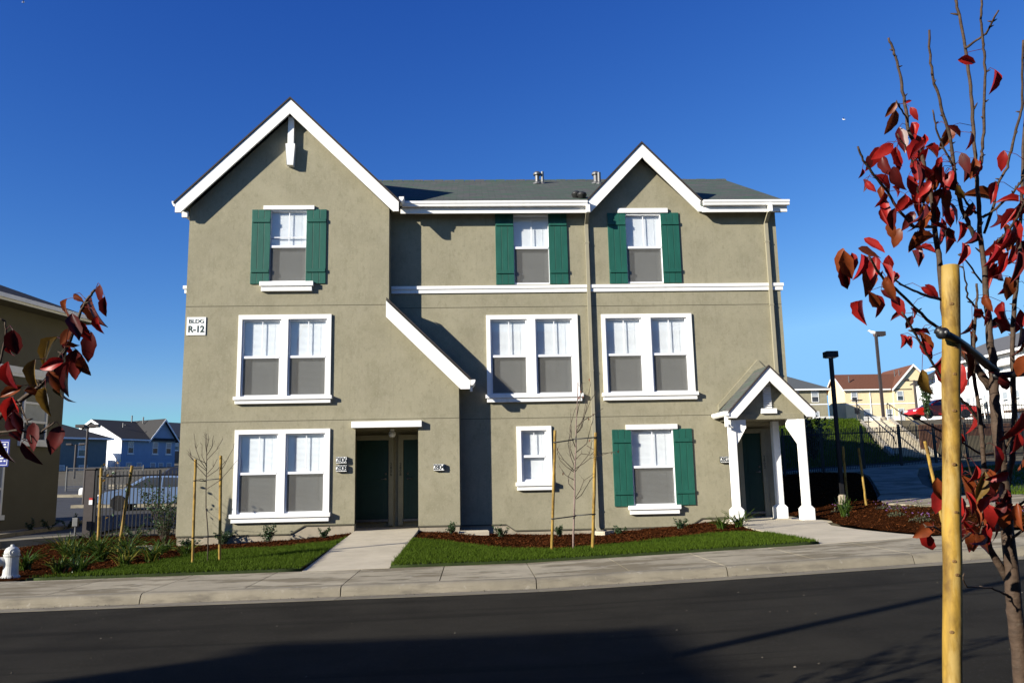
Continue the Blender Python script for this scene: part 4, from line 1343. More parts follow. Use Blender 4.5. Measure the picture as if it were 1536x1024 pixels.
f = MB(); f.box(-.5, 12.78, -.58, -.505, 4.42, 4.64); f.box(12.76, 12.82, -.58, 9.5, 4.42, 4.64); f.build("fascia", WHITE, oh)
f = MB(); f.box(0, 12.25, -.05, 0, 2.3, 2.46); f.build("belly_band", WHITE, oh)
bwin(oh, 9.9, 11.0, 2.7, 4.35, 0, sill=False)
bwin(oh, 9.9, 10.9, -.5, 1.35, 0, sill=False)
bwin(oh, 6.9, 8.0, 2.7, 4.35, 0, sill=False)
f = MB()
for i in range(20): f.box(9.2 + i * .16, 9.26 + i * .16, -1.5, -1.46, -.7, .4)
f.box(9.2, 12.4, -1.5, -1.46, .4, .47)
f.build("porch_railing", WHITE, oh)
PWHITE = mat("bright_white_siding", (.74, .74, .73), .8, .04, 2)
w1 = local("white_house", (60.3, 107, 7.7), "white gabled house between the yellow house and the foreground stake", "house")
w = MB(); gwall(w, 0, 7.6, 0, 3, -1, 5.6, 7.4, 'y'); w.build("wall", PWHITE, w1)
r = MB(); gab(r, -.5, 8.1, -.5, 3.5, 5.5, 7.6, 'y'); r.build("roof", DARKROOF, w1)
for x in (1.2, 4.2): bwin(w1, x, x + 1, 3.1, 4.7, 0)
for x in (1.2, 4.2): bwin(w1, x, x + 1, .2, 1.9, 0)
w2 = local("terrace_house", (58, 80, 6.6), "long white house with balconies and grey roof behind the leafy tree at right", "house")
w = MB(); gwall(w, 0, 10, 0, 21, -1, 7.3); w.build("wall", PWHITE, w2)
r = MB(); hip(r, -.8, 10.8, -.8, 21.8, 7.5, .5, .06); r.build("roof", mat("pale_grey_shingles", (.14, .14, .145), .9, .2, 9), w2)
f = MB(); f.box(-.88, -.81, -.8, 21.8, 7.22, 7.5); f.box(-.8, 10.8, -.88, -.81, 7.22, 7.5); f.box(-.9, -.003, 5, 8.6, 6.0, 6.15); f.build("fascia", WHITE, w2)
for y in (1.2, 4.0, 7.4, 10.5, 13.8, 17.4): bwin(w2, y, y + 1.0, 4.6, 6.3, 0, face='x')
for y in (1.4, 5.2, 7.2, 11.0, 14.0, 17.6): bwin(w2, y, y + 1.0, 1.6, 3.3, 0, face='x')
DECK = mat("brown_deck_timber", (.14, .08, .05), .8, .2, 6)
for k, y in enumerate((2.2, 9.0, 15.6)):
    bal = MB()
    bal.box(-1.7, -.003, y, y + 3.6, .85, 1.05)
    bc = bal.build("balcony", DECK, w2)
    rr = MB()
    for i in range(22): rr.box(-1.7, -1.66, y + i * .165, y + .05 + i * .165, 1.06, 1.95)
    rr.box(-1.72, -1.64, y, y + 3.6, 1.95, 2.02)
    for yy in (y, y + 3.5): rr.box(-1.72, -1.6, yy, yy + .1, -1, 4.0)
    rr.build("railing", WHITE, bc)

# ================================================================ fences, walls, steps
def fence(name, pts, h, label, group, m=BLACKM, sp=.115, post=.07, rails=(.12, .88), hp=1.0, dz=0.):
    o = thing(name, (pts[0][0], pts[0][1], G(*pts[0])), label, "fence", group)
    for (x0, y0), (x1, y1) in zip(pts, pts[1:]):
        L = math.hypot(x1 - x0, y1 - y0)
        n = max(1, round(L / 2.4))
        for k in range(n):
            a, c = k / n, (k + 1) / n
            p0, p1 = (x0 + (x1 - x0) * a, y0 + (y1 - y0) * a), (x0 + (x1 - x0) * c, y0 + (y1 - y0) * c)
            z0, z1 = G(*p0) + dz, G(*p1) + dz
            b = MB()
            m_ = int(L / n / sp)
            for i in range(1, m_):
                t = i / m_
                x, y, z = p0[0] + (p1[0] - p0[0]) * t, p0[1] + (p1[1] - p0[1]) * t, z0 + (z1 - z0) * t
                b.box(x - .011, x + .011, y - .011, y + .011, z + .07, z + h * hp)
            for q in rails:
                b.tube([(p0[0], p0[1], z0 + h * q), (p1[0], p1[1], z1 + h * q)], .022, 4)
            b.build("fence_panel", m, o)
            ps = [p0] + ([p1] if k == n - 1 and (x1, y1) == pts[-1] else [])
            for p in ps:
                q = MB()
                zz = G(*p) + dz
                q.box(p[0] - post / 2, p[0] + post / 2, p[1] - post / 2, p[1] + post / 2, zz - .1, zz + h + .06)
                q.box(p[0] - post / 2 - .01, p[0] + post / 2 + .01, p[1] - post / 2 - .01, p[1] + post / 2 + .01, zz + h + .06, zz + h + .085)
                q.build("post", m, o)
    return o
fence("picket_fence", [(-10.3, 23.5), (-6.95, 23.5)], 1.78, "black metal picket fence closing the gap left of the olive building", None, BLACKM, rails=(.03, .93), sp=.1)
fence("picket_fence", [(8.0, 29.6), (13.98, 33.0), (20.9, 37.0), (30.0, 42.2)], 1.75, "long black metal picket fence below the grass bank behind the path", None)
fence("picket_fence", [(27.2, 46.7), (40, 46.9)], 1.25, "short black picket fence on top of the brown retaining wall", None, sp=.16, dz=.05)
rw = MB()
for i in range(66):
    x = 25.2 + i * .24
    rw.box(x, x + .225, 46.0 + RND.uniform(-.01, .01), 46.12, 2.0, 4.16 + .02 * (i % 2))
tag(rw.build("retaining_wall", mat("brown_timber_boards", (.13, .062, .035), .85, .3, 4, island=.2), at=(32, 46, 2.1)), "brown timber retaining wall below the red car", "wall")
# hillside steps
B0, T0 = Vector((23.75, 44.0, 2.3)), Vector((28.5, 57.8, 5.12))
st = thing("hillside_steps", B0, "pale concrete steps with black handrails climbing the grass bank", "steps")
d = (T0 - B0); n = 18
side = Vector((d.y, -d.x, 0)).normalized()
b = MB()
for i in range(n):
    p, q = B0 + d * (i / n), B0 + d * ((i + 1) / n)
    v = [p - side * .85, p + side * .85, T0 + side * .85, T0 - side * .85]
    z1 = q.z
    b.add([(a.x, a.y, p.z - .6 if k < 2 else p.z - .6) for k, a in enumerate(v)] + [(a.x, a.y, z1) for a in (v[0], v[1], q + side * .85, q - side * .85)],
          [(4, 5, 6, 7), (0, 1, 5, 4), (1, 2, 6, 5), (3, 0, 4, 7)])
b.build("stair", WALK, st)
for sg_ in (-1, 1):
    c = MB()
    a0, a1 = B0 + side * sg_ * 1.0, T0 + side * sg_ * 1.0
    w_ = side * .12
    q = [a0 - w_, a1 - w_, a1 + w_, a0 + w_]
    c.add([(x.x, x.y, x.z + .18) for x in q] + [(x.x, x.y, x.z - .9) for x in q], [(0, 1, 2, 3), (0, 4, 5, 1), (1, 5, 6, 2), (2, 6, 7, 3), (3, 7, 4, 0)])
    c.build("cheek_wall", WALK, st)
    r = MB()
    up = Vector((0, 0, 1.15))
    r.tube([a1 + up + d * .06 + Vector((0, 0, -.45)), a1 + up + d * .06 + Vector((0, 0, -.12)), a1 + up + d * .045, a1 + up, a0 + up, a0 + up - d * .03 - Vector((0, 0, .3))], .035, 6)
    for t in (.02, .35, .68, .98): r.tube([a0 + (a1 - a0) * t, a0 + (a1 - a0) * t + up], .03, 6)
    r.build("handrail", BLACKM, st)
lw = MB()
lw.box(14, 27.0, 57.9, 58.2, 4.4, 5.22)
tag(lw.build("low_wall", WALK, at=(20, 58, 4.6)), "low pale wall along the crest of the grass bank", "wall")

# ================================================================ lamps, signs, posts
def lamp_single(x, y, h, label, hx, r=.046, head=(.34, .28, .17), m=BLACKM, group="lamp posts"):
    z = G(x, y) - .03
    o = thing("street_lamp", (x, y, z), label, "street lamp", group)
    b = MB(); b.box(x - r, x + r, y - r, y + r, z, z + h); b.build("pole", m, o)
    f = MB(); f.lathe([(r * 2.4, 0), (r * 2.4, .25), (r * 1.7, .3)], (x, y, z), 14); f.build("base", FOUND, o)
    q = MB(); q.box(x + hx - head[0] / 2, x + hx + head[0] / 2, y - head[1] / 2, y + head[1] / 2, z + h + .0, z + h + head[2]); q.box(min(x, x + hx), max(x, x + hx), y - .03, y + .03, z + h - .06, z + h - .002)
    hd_ = q.build("lamp_head", m, o, bevel=.02)
    e = MB(); e.box(x + hx - head[0] / 2 + .04, x + hx + head[0] / 2 - .04, y - head[1] / 2 + .04, y + head[1] / 2 - .04, z + h - .012, z + h - .001); e.build("lens", VINYL, hd_)
    return o
lamp_single(9.93, 22.35, 4.03, "black square lamp post standing beside the porch at the mulch bed", -.0)
lamp_single(30.25, 60, 6.35, "tall brown lamp post with a gull on top beside the steps", .28, .09, (.75, .5, .32), BROWNPOLE)
def lamp_double(x, y, h, label, span=1.3, r=.06):
    z = G(x, y) - .05
    o = thing("street_lamp", (x, y, z), label, "street lamp", "lamp posts")
    b = MB(); b.tube([(x, y, z), (x, y, z + h)], [r * 1.2, r], 10); b.tube([(x - span / 2 + .1, y, z + h - .06), (x + span / 2 - .1, y, z + h - .06)], .03, 6); b.build("pole", BROWNPOLE, o)
    for sg_ in (-1, 1):
        q = MB(); c = x + sg_ * span * .36
        q.box(c - .24, c + .24, y - .16, y + .16, z + h - .05, z + h + .11); q.build("lamp_head", BROWNPOLE, o, bevel=.02)
    return o
lamp_double(-20.33, 45, 4.1, "double headed lamp post in front of the teal house", 1.0)
lamp_double(-34.8, 75, 3.0, "shorter double headed lamp post further back in the car park", 1.6, .09)
lamp_double(38.3, 70, 3.5, "double headed lamp post in front of the white gabled house", 2.0, .1)
sp_ = thing("notice_post", (29.25, 62, 5.35), "post with small dark notice board under a flat hood on the hill", "sign")
b = MB(); b.tube([(29.25, 62, 5.3), (29.25, 62, 6.95)], .05, 8); b.build("post", BROWNPOLE, sp_)
b = MB(); b.box(29.02, 29.42, 61.9, 61.94, 5.95, 6.4); b.build("board", BLACKM, sp_)
b = MB(); b.box(28.9, 29.65, 61.8, 62.2, 6.95, 7.02); b.build("hood", BROWNPOLE, sp_)
gp_ = thing("gate_post", (-10.45, 23.55, .3), "dark gate post with small red and white notice left of the staked sapling", "gate post")
b = MB(); b.box(-10.58, -10.34, 23.45, 23.7, .25, 2.12); b.box(-10.61, -10.31, 23.42, 23.73, 2.12, 2.16); b.build("post", BROWNPOLE, gp_)
b = MB(); b.box(-10.44, -10.35, 23.435, 23.449, 1.18, 1.3); q = b.build("notice", SIGNW, gp_); b = MB(); b.box(-10.44, -10.35, 23.434, 23.4485, 1.3015, 1.36); b.build("red_header", mat("red_sign_paint", (.5, .02, .02), .5), q)
ub = thing("utility_box", (-10.62, 23.25, .27), "small grey metal box on a conduit beside the gate post", "utility box")
b = MB(); b.box(-10.74, -10.6, 23.2, 23.3, .62, .85); b.build("box", GALV, ub, bevel=.01)
b = MB(); b.tube([(-10.67, 23.25, .2), (-10.67, 23.25, .62)], .025, 8); b.build("conduit", GALV, ub)
# chain link enclosure far left
cf = thing("chain_link_fence", (-26, 55, 1.3), "grey chain link enclosure in the car park behind the lamp post", "fence")
b = MB()
for x in (-26, -23.6, -21.2): b.tube([(x, 55, 1.2), (x, 55, 2.98)], .05, 6)
b.tube([(-26, 55, 2.85), (-21.2, 55, 2.85)], .04, 6); b.tube([(-26, 55, 1.6), (-21.2, 55, 1.6)], .03, 6)
b.build("frame", GALV, cf)
b = MB()
for i in range(60):
    x = -26 + i * .08
    b.box(x - .004, x + .004, 55.0, 55.008, 1.3, 2.85)
for i in range(18): b.box(-26, -21.2, 55.009, 55.016, 1.32 + i * .085, 1.327 + i * .085)
b.build("mesh", GALV, cf)
bo = MB(); bo.lathe([(.21, 0), (.21, .62), (.16, .7), (.05, .74)], (-22.65, 50, .88), 16)
tag(bo.build("bollard", WHITE, at=(-22.65, 50, .9), smooth=True), "white concrete bollard at the car park kerb behind the gate post", "bollard")
for k, (x, y, h, lab) in enumerate(((-11.9, 32.5, 1.75, "pale steel marker pole behind the picket fence, nearer the sapling"), (-11.3, 33.2, 1.85, "pale steel marker pole with a paper notice behind the picket fence"))):
    z = G(x, y)
    o = thing("marker_pole", (x, y, z), lab, "pole")
    b = MB(); b.tube([(x, y, z - .05), (x, y, z + h)], .035, 8); b.build("pole", GALV, o)
    if k: b = MB(); b.box(x - .12, x + .12, y - .06, y - .045, z + .55, z + .95); b.build("notice", SIGNW, o)

# blue sign at the left edge
bs = thing("blue_sign", (-7.42, 13.42, .23), "blue notice sign on a green steel pole at the left edge", "sign")
b = MB(); b.tube([(-7.40, 13.45, .15), (-7.41, 13.45, 2.42)], .028, 10); b.build("pole", mat("green_grey_pole", (.16, .24, .22), .4, .15, 9, metal=.4), bs)
b = MB(); b.box(-7.92, -7.235, 13.405, 13.42, 1.99, 2.41); q = b.build("panel", BLUESIGN, bs, bevel=.004)
b = MB()
b.box(-7.90, -7.255, 13.4025, 13.4045, 2.365, 2.372); b.box(-7.90, -7.255, 13.4025, 13.4045, 2.012, 2.019); b.box(-7.262, -7.255, 13.4025, 13.4045, 2.02, 2.364); b.box(-7.90, -7.893, 13.4025, 13.4045, 2.02, 2.364)
for r_ in range(7):
    x = -7.87
    z = 2.325 - r_ * .043
    while x < -7.30:
        w_ = RND.uniform(.03, .08)
        b.box(x, min(x + w_, -7.28), 13.4025, 13.4045, z, z + .02)
        x += w_ + .02
b.build("lettering", LETTERW, q)

# fire hydrant
hx, hy = -7.47, 14.15
hz = G(hx, hy)
hyd = thing("fire_hydrant", (hx, hy, hz), "white fire hydrant at the left edge beside the pavement", "fire hydrant")
b = MB()
b.lathe([(.155, -.03), (.155, .03), (.14, .032), (.125, .06), (.116, .2), (.118, .36), (.132, .385), (.132, .41), (.118, .412)], (hx, hy, hz), 24)
for i in range(8):
    t = i * .785
    b.lathe([(.012, .03), (.012, .045)], (hx + .138 * math.cos(t), hy + .138 * math.sin(t), hz), 6)
b.build("barrel", HYD, hyd, smooth=False, bevel=.004)
b = MB()
b.lathe([(.118, .412), (.124, .43), (.118, .47), (.095, .51), (.055, .535), (.03, .54), (.03, .57), (.012, .575)], (hx, hy, hz), 24)
b.build("bonnet", HYD, hyd, smooth=True)
def nozzle(dx, dy, zz, r, L):
    d_ = Vector((dx, dy, 0)).normalized()
    c = Vector((hx, hy, hz + zz))
    b = MB()
    b.tube([c + d_ * .06, c + d_ * (L - .05), c + d_ * (L - .049), c + d_ * L, c + d_ * (L + .001), c + d_ * (L + .03)], [r * .8, r * .8, r, r, r * .35, r * .35], 20)
    b.build("nozzle", HYD, hyd, bevel=.003)
nozzle(-.9, -.45, .29, .095, .27)
nozzle(.55, -.8, .45, .065, .21)

for ch in [o for o in bpy.data.objects if o.parent == hyd]:
    for v in ch.data.vertices: v.co *= .92

# ================================================================ cars
def car(name, loc, rz, label, paint, roof_h=1.45, L=4.5):
    o = local(name, loc, label, "car", None, rz)
    k = L / 4.5
    def X(l): return [(x * k, z) for x, z in l]
    b = MB()
    out = X([(-2.2, .32), (-2.25, .55), (-2.18, .82), (-1.75, .93), (1.15, .93), (1.9, .80), (2.2, .62), (2.24, .36), (1.85, .28), (-1.9, .28)])
    b.prism(out, -.85, .85)
    b.build("body", paint, o, bevel=.07, seg=3)
    c = MB()
    cab = X([(-1.75, .9), (-1.1, roof_h - .03), (-.6, roof_h), (.2, roof_h), (.45, roof_h - .04), (1.2, .9)])
    n_ = len(cab)
    c.add([(x, -.80 + (z - .9) * .28, z) for x, z in cab] + [(x, .80 - (z - .9) * .28, z) for x, z in cab], [tuple(range(n_)), tuple(range(2 * n_ - 1, n_ - 1, -1))] + [(i, n_ + i, n_ + (i + 1) % n_, (i + 1) % n_) for i in range(n_)])
    c.build("cabin", paint, o, bevel=.04, seg=2)
    for sy in (-1, 1):
        for wp in ([(-1.45, .96), (-1.0, roof_h - .1), (-.4, roof_h - .07), (-.4, .96)], [(-.32, .96), (-.32, roof_h - .07), (.25, roof_h - .08), (.95, .96)]):
            w_ = MB()
            q = X(wp)
            w_.add([(x, sy * (.815 - (z - .9) * .28), z) for x, z in q] + [(x, sy * (.79 - (z - .9) * .28), z) for x, z in q], [(0, 1, 2, 3), (0, 4, 5, 1), (1, 5, 6, 2), (2, 6, 7, 3), (3, 7, 4, 0)])
            w_.build("side_window", FARGLASS, o)
    w_ = MB()
    for (x0, z0, x1, z1) in ((1.17, .94, .5, roof_h - .07), (-1.72, .94, -1.12, roof_h - .07)):
        w_.add([(x0 * k + .02 * (1 if x0 > 0 else -1), -.7, z0), (x0 * k + .02 * (1 if x0 > 0 else -1), .7, z0), (x1 * k + .02 * (1 if x0 > 0 else -1), .62, z1), (x1 * k + .02 * (1 if x0 > 0 else -1), -.62, z1)], [(0, 1, 2, 3)])
    w_.build("windscreen", FARGLASS, o)
    for x in (-1.35, 1.35):
        for sy in (-1, 1):
            t = MB()
            t.lathe([(.2, -.1), (.31, -.1), (.325, -.07), (.325, .07), (.31, .1), (.2, .1)], (x * k, sy * .80, .325), 22, 'y')
            wh = t.build("wheel", RUBBER, o)
            t = MB()
            t.lathe([(.2, -.05), (.19, .08 if sy > 0 else -.08), (.05, .1 * sy)], (x * k, sy * .80 + .0, .325), 16, 'y')
            t.build("rim", GALV, wh)
    for sy in (-1, 1):
        t = MB(); t.box(2.1 * k, 2.235 * k, sy * .6 - .16, sy * .6 + .16, .56, .68); t.build("headlight", VINYL, o, bevel=.02)
        t = MB(); t.box(-2.26 * k, -2.1 * k, sy * .62 - .15, sy * .62 + .15, .62, .78); t.build("tail_light", mat("tail_light_red", (.4, .01, .01), .2), o, bevel=.02)
    return o
car("parked_car", (33.6, 58.3, G(33.6, 58.3) + .02), math.pi, "red car parked at the top of the brown retaining wall", mat("red_car_paint", (.55, .02, .012), .25, .05, 3, spec=.6), 1.42)
car("parked_car", (-14.0, 38.0, G(-14.0, 38.0) + .02), math.pi + .1, "silver blue car parked behind the picket fence", mat("silver_blue_car_paint", (.17, .26, .45), .3, .05, 3, spec=.6), 1.45)
car("parked_car", (-17.5, 52.5, G(-17.5, 52.5) + .02), .4, "dark car parked far back behind the sapling and the fence", mat("dark_car_paint", (.05, .05, .06), .3, .05, 3, spec=.6), 1.45)

# ================================================================ across the street, behind the camera: unseen, shading the road and cutting sky light
OC = mat("pale_blue_stucco", (.3, .36, .42), .9, .06, 2)
def street_house(x0, x1, y0, y1, eave, label, along='x', m=None, flat=False):
    o = thing("unseen_house", ((x0 + x1) / 2, y1, .1), label, "house", "unseen houses across the street")
    b = MB(); gwall(b, x0, x1, y0, y1, .05, eave, None if flat else eave + 2.0, along); b.build("wall", m or OC, o)
    b = MB()
    if flat: hip(b, x0 - .25, x1 + .25, y0 - .25, y1 + .25, eave + .12, .05, .1)
    else: gab(b, x0 - .4, x1 + .4, y0 - .4, y1 + .4, eave - .1, eave + 2.2, along)
    b.build("roof", DARKROOF, o)
    n = int((x1 - x0) / 2.6)
    for k in range(n):
        for z in (1.1, 3.9, 6.6)[:int(eave / 2.9)]:
            xx = x0 + .9 + k * 2.6
            f = MB(); f.box(xx, xx + 1.1, y1 + .002, y1 + .06, z, z + 1.6); w_ = f.build("window", WHITE, o)
            f = MB(); f.box(xx + .1, xx + 1.0, y1 + .061, y1 + .07, z + .1, z + 1.5); f.build("pane", FARGLASS, w_)
    return o
street_house(-24.2, -20.9, -13, -5.4, 9.6, "tall narrow house across the street that shades the road", flat=True)
street_house(-7.6, 5, -16, -5.5, 8.6, "unseen wide gabled house directly across the street, added to block sky light")  # this and the next three: unseen row added to darken the sky fill
street_house(8, 20, -16, -5.5, 8.6, "unseen gabled house across the street, right of the camera, added to block sky light")
street_house(23, 36, -16, -5.5, 8.6, "unseen gabled house across the street, far right, added to block sky light")
street_house(-44, -31, -22, -11, 8.0, "unseen gabled house across the street, far left, added to block sky light")
rh = thing("rear_shade_house", (1, 40, .6), "unseen olive house behind the main building, added to shade the bank", "house")  # hidden building added so its shadow covers the path and lower bank
b = MB(); gwall(b, -6, 8.8, 31, 44, -.5, 8.0, 9.2); b.build("wall", STUCCO, rh)
b = MB(); gab(b, -6.4, 9.1, 30.7, 44.4, 7.9, 9.5); b.build("roof", DARKROOF, rh)
for k in range(4):
    f = MB(); f.box(8.805, 8.86, 35 + k * 2.3, 36.2 + k * 2.3, 5.2, 6.9); w_ = f.build("window", WHITE, rh)
    f = MB(); f.box(8.861, 8.87, 35.1 + k * 2.3, 36.1 + k * 2.3, 5.3, 6.8); f.build("pane", FARGLASS, w_)
SLX, SLY = -8.2, 1.0
sl = thing("street_lamp", (SLX, SLY, .1), "street lamp across the road whose shadow lies on the asphalt", "street lamp")
b = MB(); b.tube([(SLX, SLY, .05), (SLX, SLY, 4), (SLX, SLY, 8.4)], [.1, .085, .07], 12); b.build("pole", GALV, sl)
b = MB(); b.tube([(SLX, SLY, 8.3), (SLX + .3, SLY + .6, 8.7), (SLX + .5, SLY + 1.1, 8.75)], .045, 8); b.build("arm", GALV, sl)
b = MB(); b.box(SLX + .4, SLX + .65, SLY + 1.0, SLY + 1.7, 8.68, 8.8); b.build("lamp_head", GALV, sl, bevel=.03)

# ================================================================ gulls
GULLW = mat("white_feathers", (.75, .75, .74), .8, .06, 20)
def gull(loc, label, flying=False, s=1.0, rz=0.):
    o = local("gull", loc, label, "bird", None, rz)
    b = MB()
    b.tube([(-.2, 0, .1), (-.12, 0, .11), (-.02, 0, .13), (.08, 0, .16), (.13, 0, .2), (.17, 0, .225), (.21, 0, .22)], [v * 1.0 for v in (.012, .04, .065, .06, .038, .036, .012)], 10)
    b.v = [(x * s, y * s, z * s) for x, y, z in b.v]
    bd = b.build("body", GULLW, o, smooth=True)
    b = MB()
    for sy in (-1, 1):
        if flying: b.add([(.06 * s, sy * .04 * s, .15 * s), (-.06 * s, sy * .04 * s, .14 * s), (-.03 * s, sy * .35 * s, .27 * s), (.05 * s, sy * .33 * s, .28 * s), (-.1 * s, sy * .62 * s, .2 * s)], [(0, 1, 2, 3), (3, 2, 4)])
        else: b.add([(.06 * s, sy * .05 * s, .17 * s), (-.02 * s, sy * .072 * s, .1 * s), (-.28 * s, sy * .02 * s, .1 * s), (-.1 * s, sy * .05 * s, .17 * s)], [(0, 1, 2, 3)])
    b.build("wing", mat("grey_wing_feathers", (.3, .31, .33), .8), o)
    b = MB()
    b.tube([(.205 * s, 0, .222 * s), (.25 * s, 0, .212 * s)], [.011 * s, .004 * s], 6)
    b.build("beak", mat("yellow_beak", (.6, .4, .05), .5), o)
    if not flying:
        b = MB()
        for sy in (-1, 1): b.tube([(.0, sy * .025 * s, .08 * s), (.005, sy * .025 * s, 0)], .007 * s, 5)
        b.build("legs", mat("pink_legs", (.5, .3, .28), .6), o)
    return o
gull((30.12, 60, G(30.25, 60) + 6.32), "white gull perched on top of the tall brown lamp post", s=1.9, rz=2.8)
# tree skeletons: each point is x, y, z, radius; each leaf is base, direction, normal, length, colour
STAKED_TRUNK=[(1.941,3,.05,.05),(1.931,3,.3,.038),(1.921,3,.755,.028),(1.913,2.985,.905,.0268),(1.909,2.972,1.037,.0257),(1.901,2.961,1.154,.0256),(1.897,2.954,1.221,.0245),(1.891,2.932,1.453,.0213),(1.886,2.917,1.612,.0201),(1.875,2.902,1.763,.0186),(1.87,2.891,1.884,.0172),(1.87,2.882,1.974,.0159),(1.872,2.876,2.039,.0139),(1.865,2.868,2.132,.0119),(1.862,2.857,2.25,.0103),(1.858,2.843,2.396,.009),(1.851,2.835,2.489,.0084),(1.852,2.825,2.594,.0078),(1.85,2.813,2.727,.007),(1.848,2.803,2.834,.0064),(1.85,2.793,2.948,.006),(1.847,2.782,3.071,.0058),(1.837,2.772,3.19,.0054),(1.821,2.761,3.309,.005),(1.811,2.756,3.368,.0048),(1.805,2.75,3.431,.0044)]
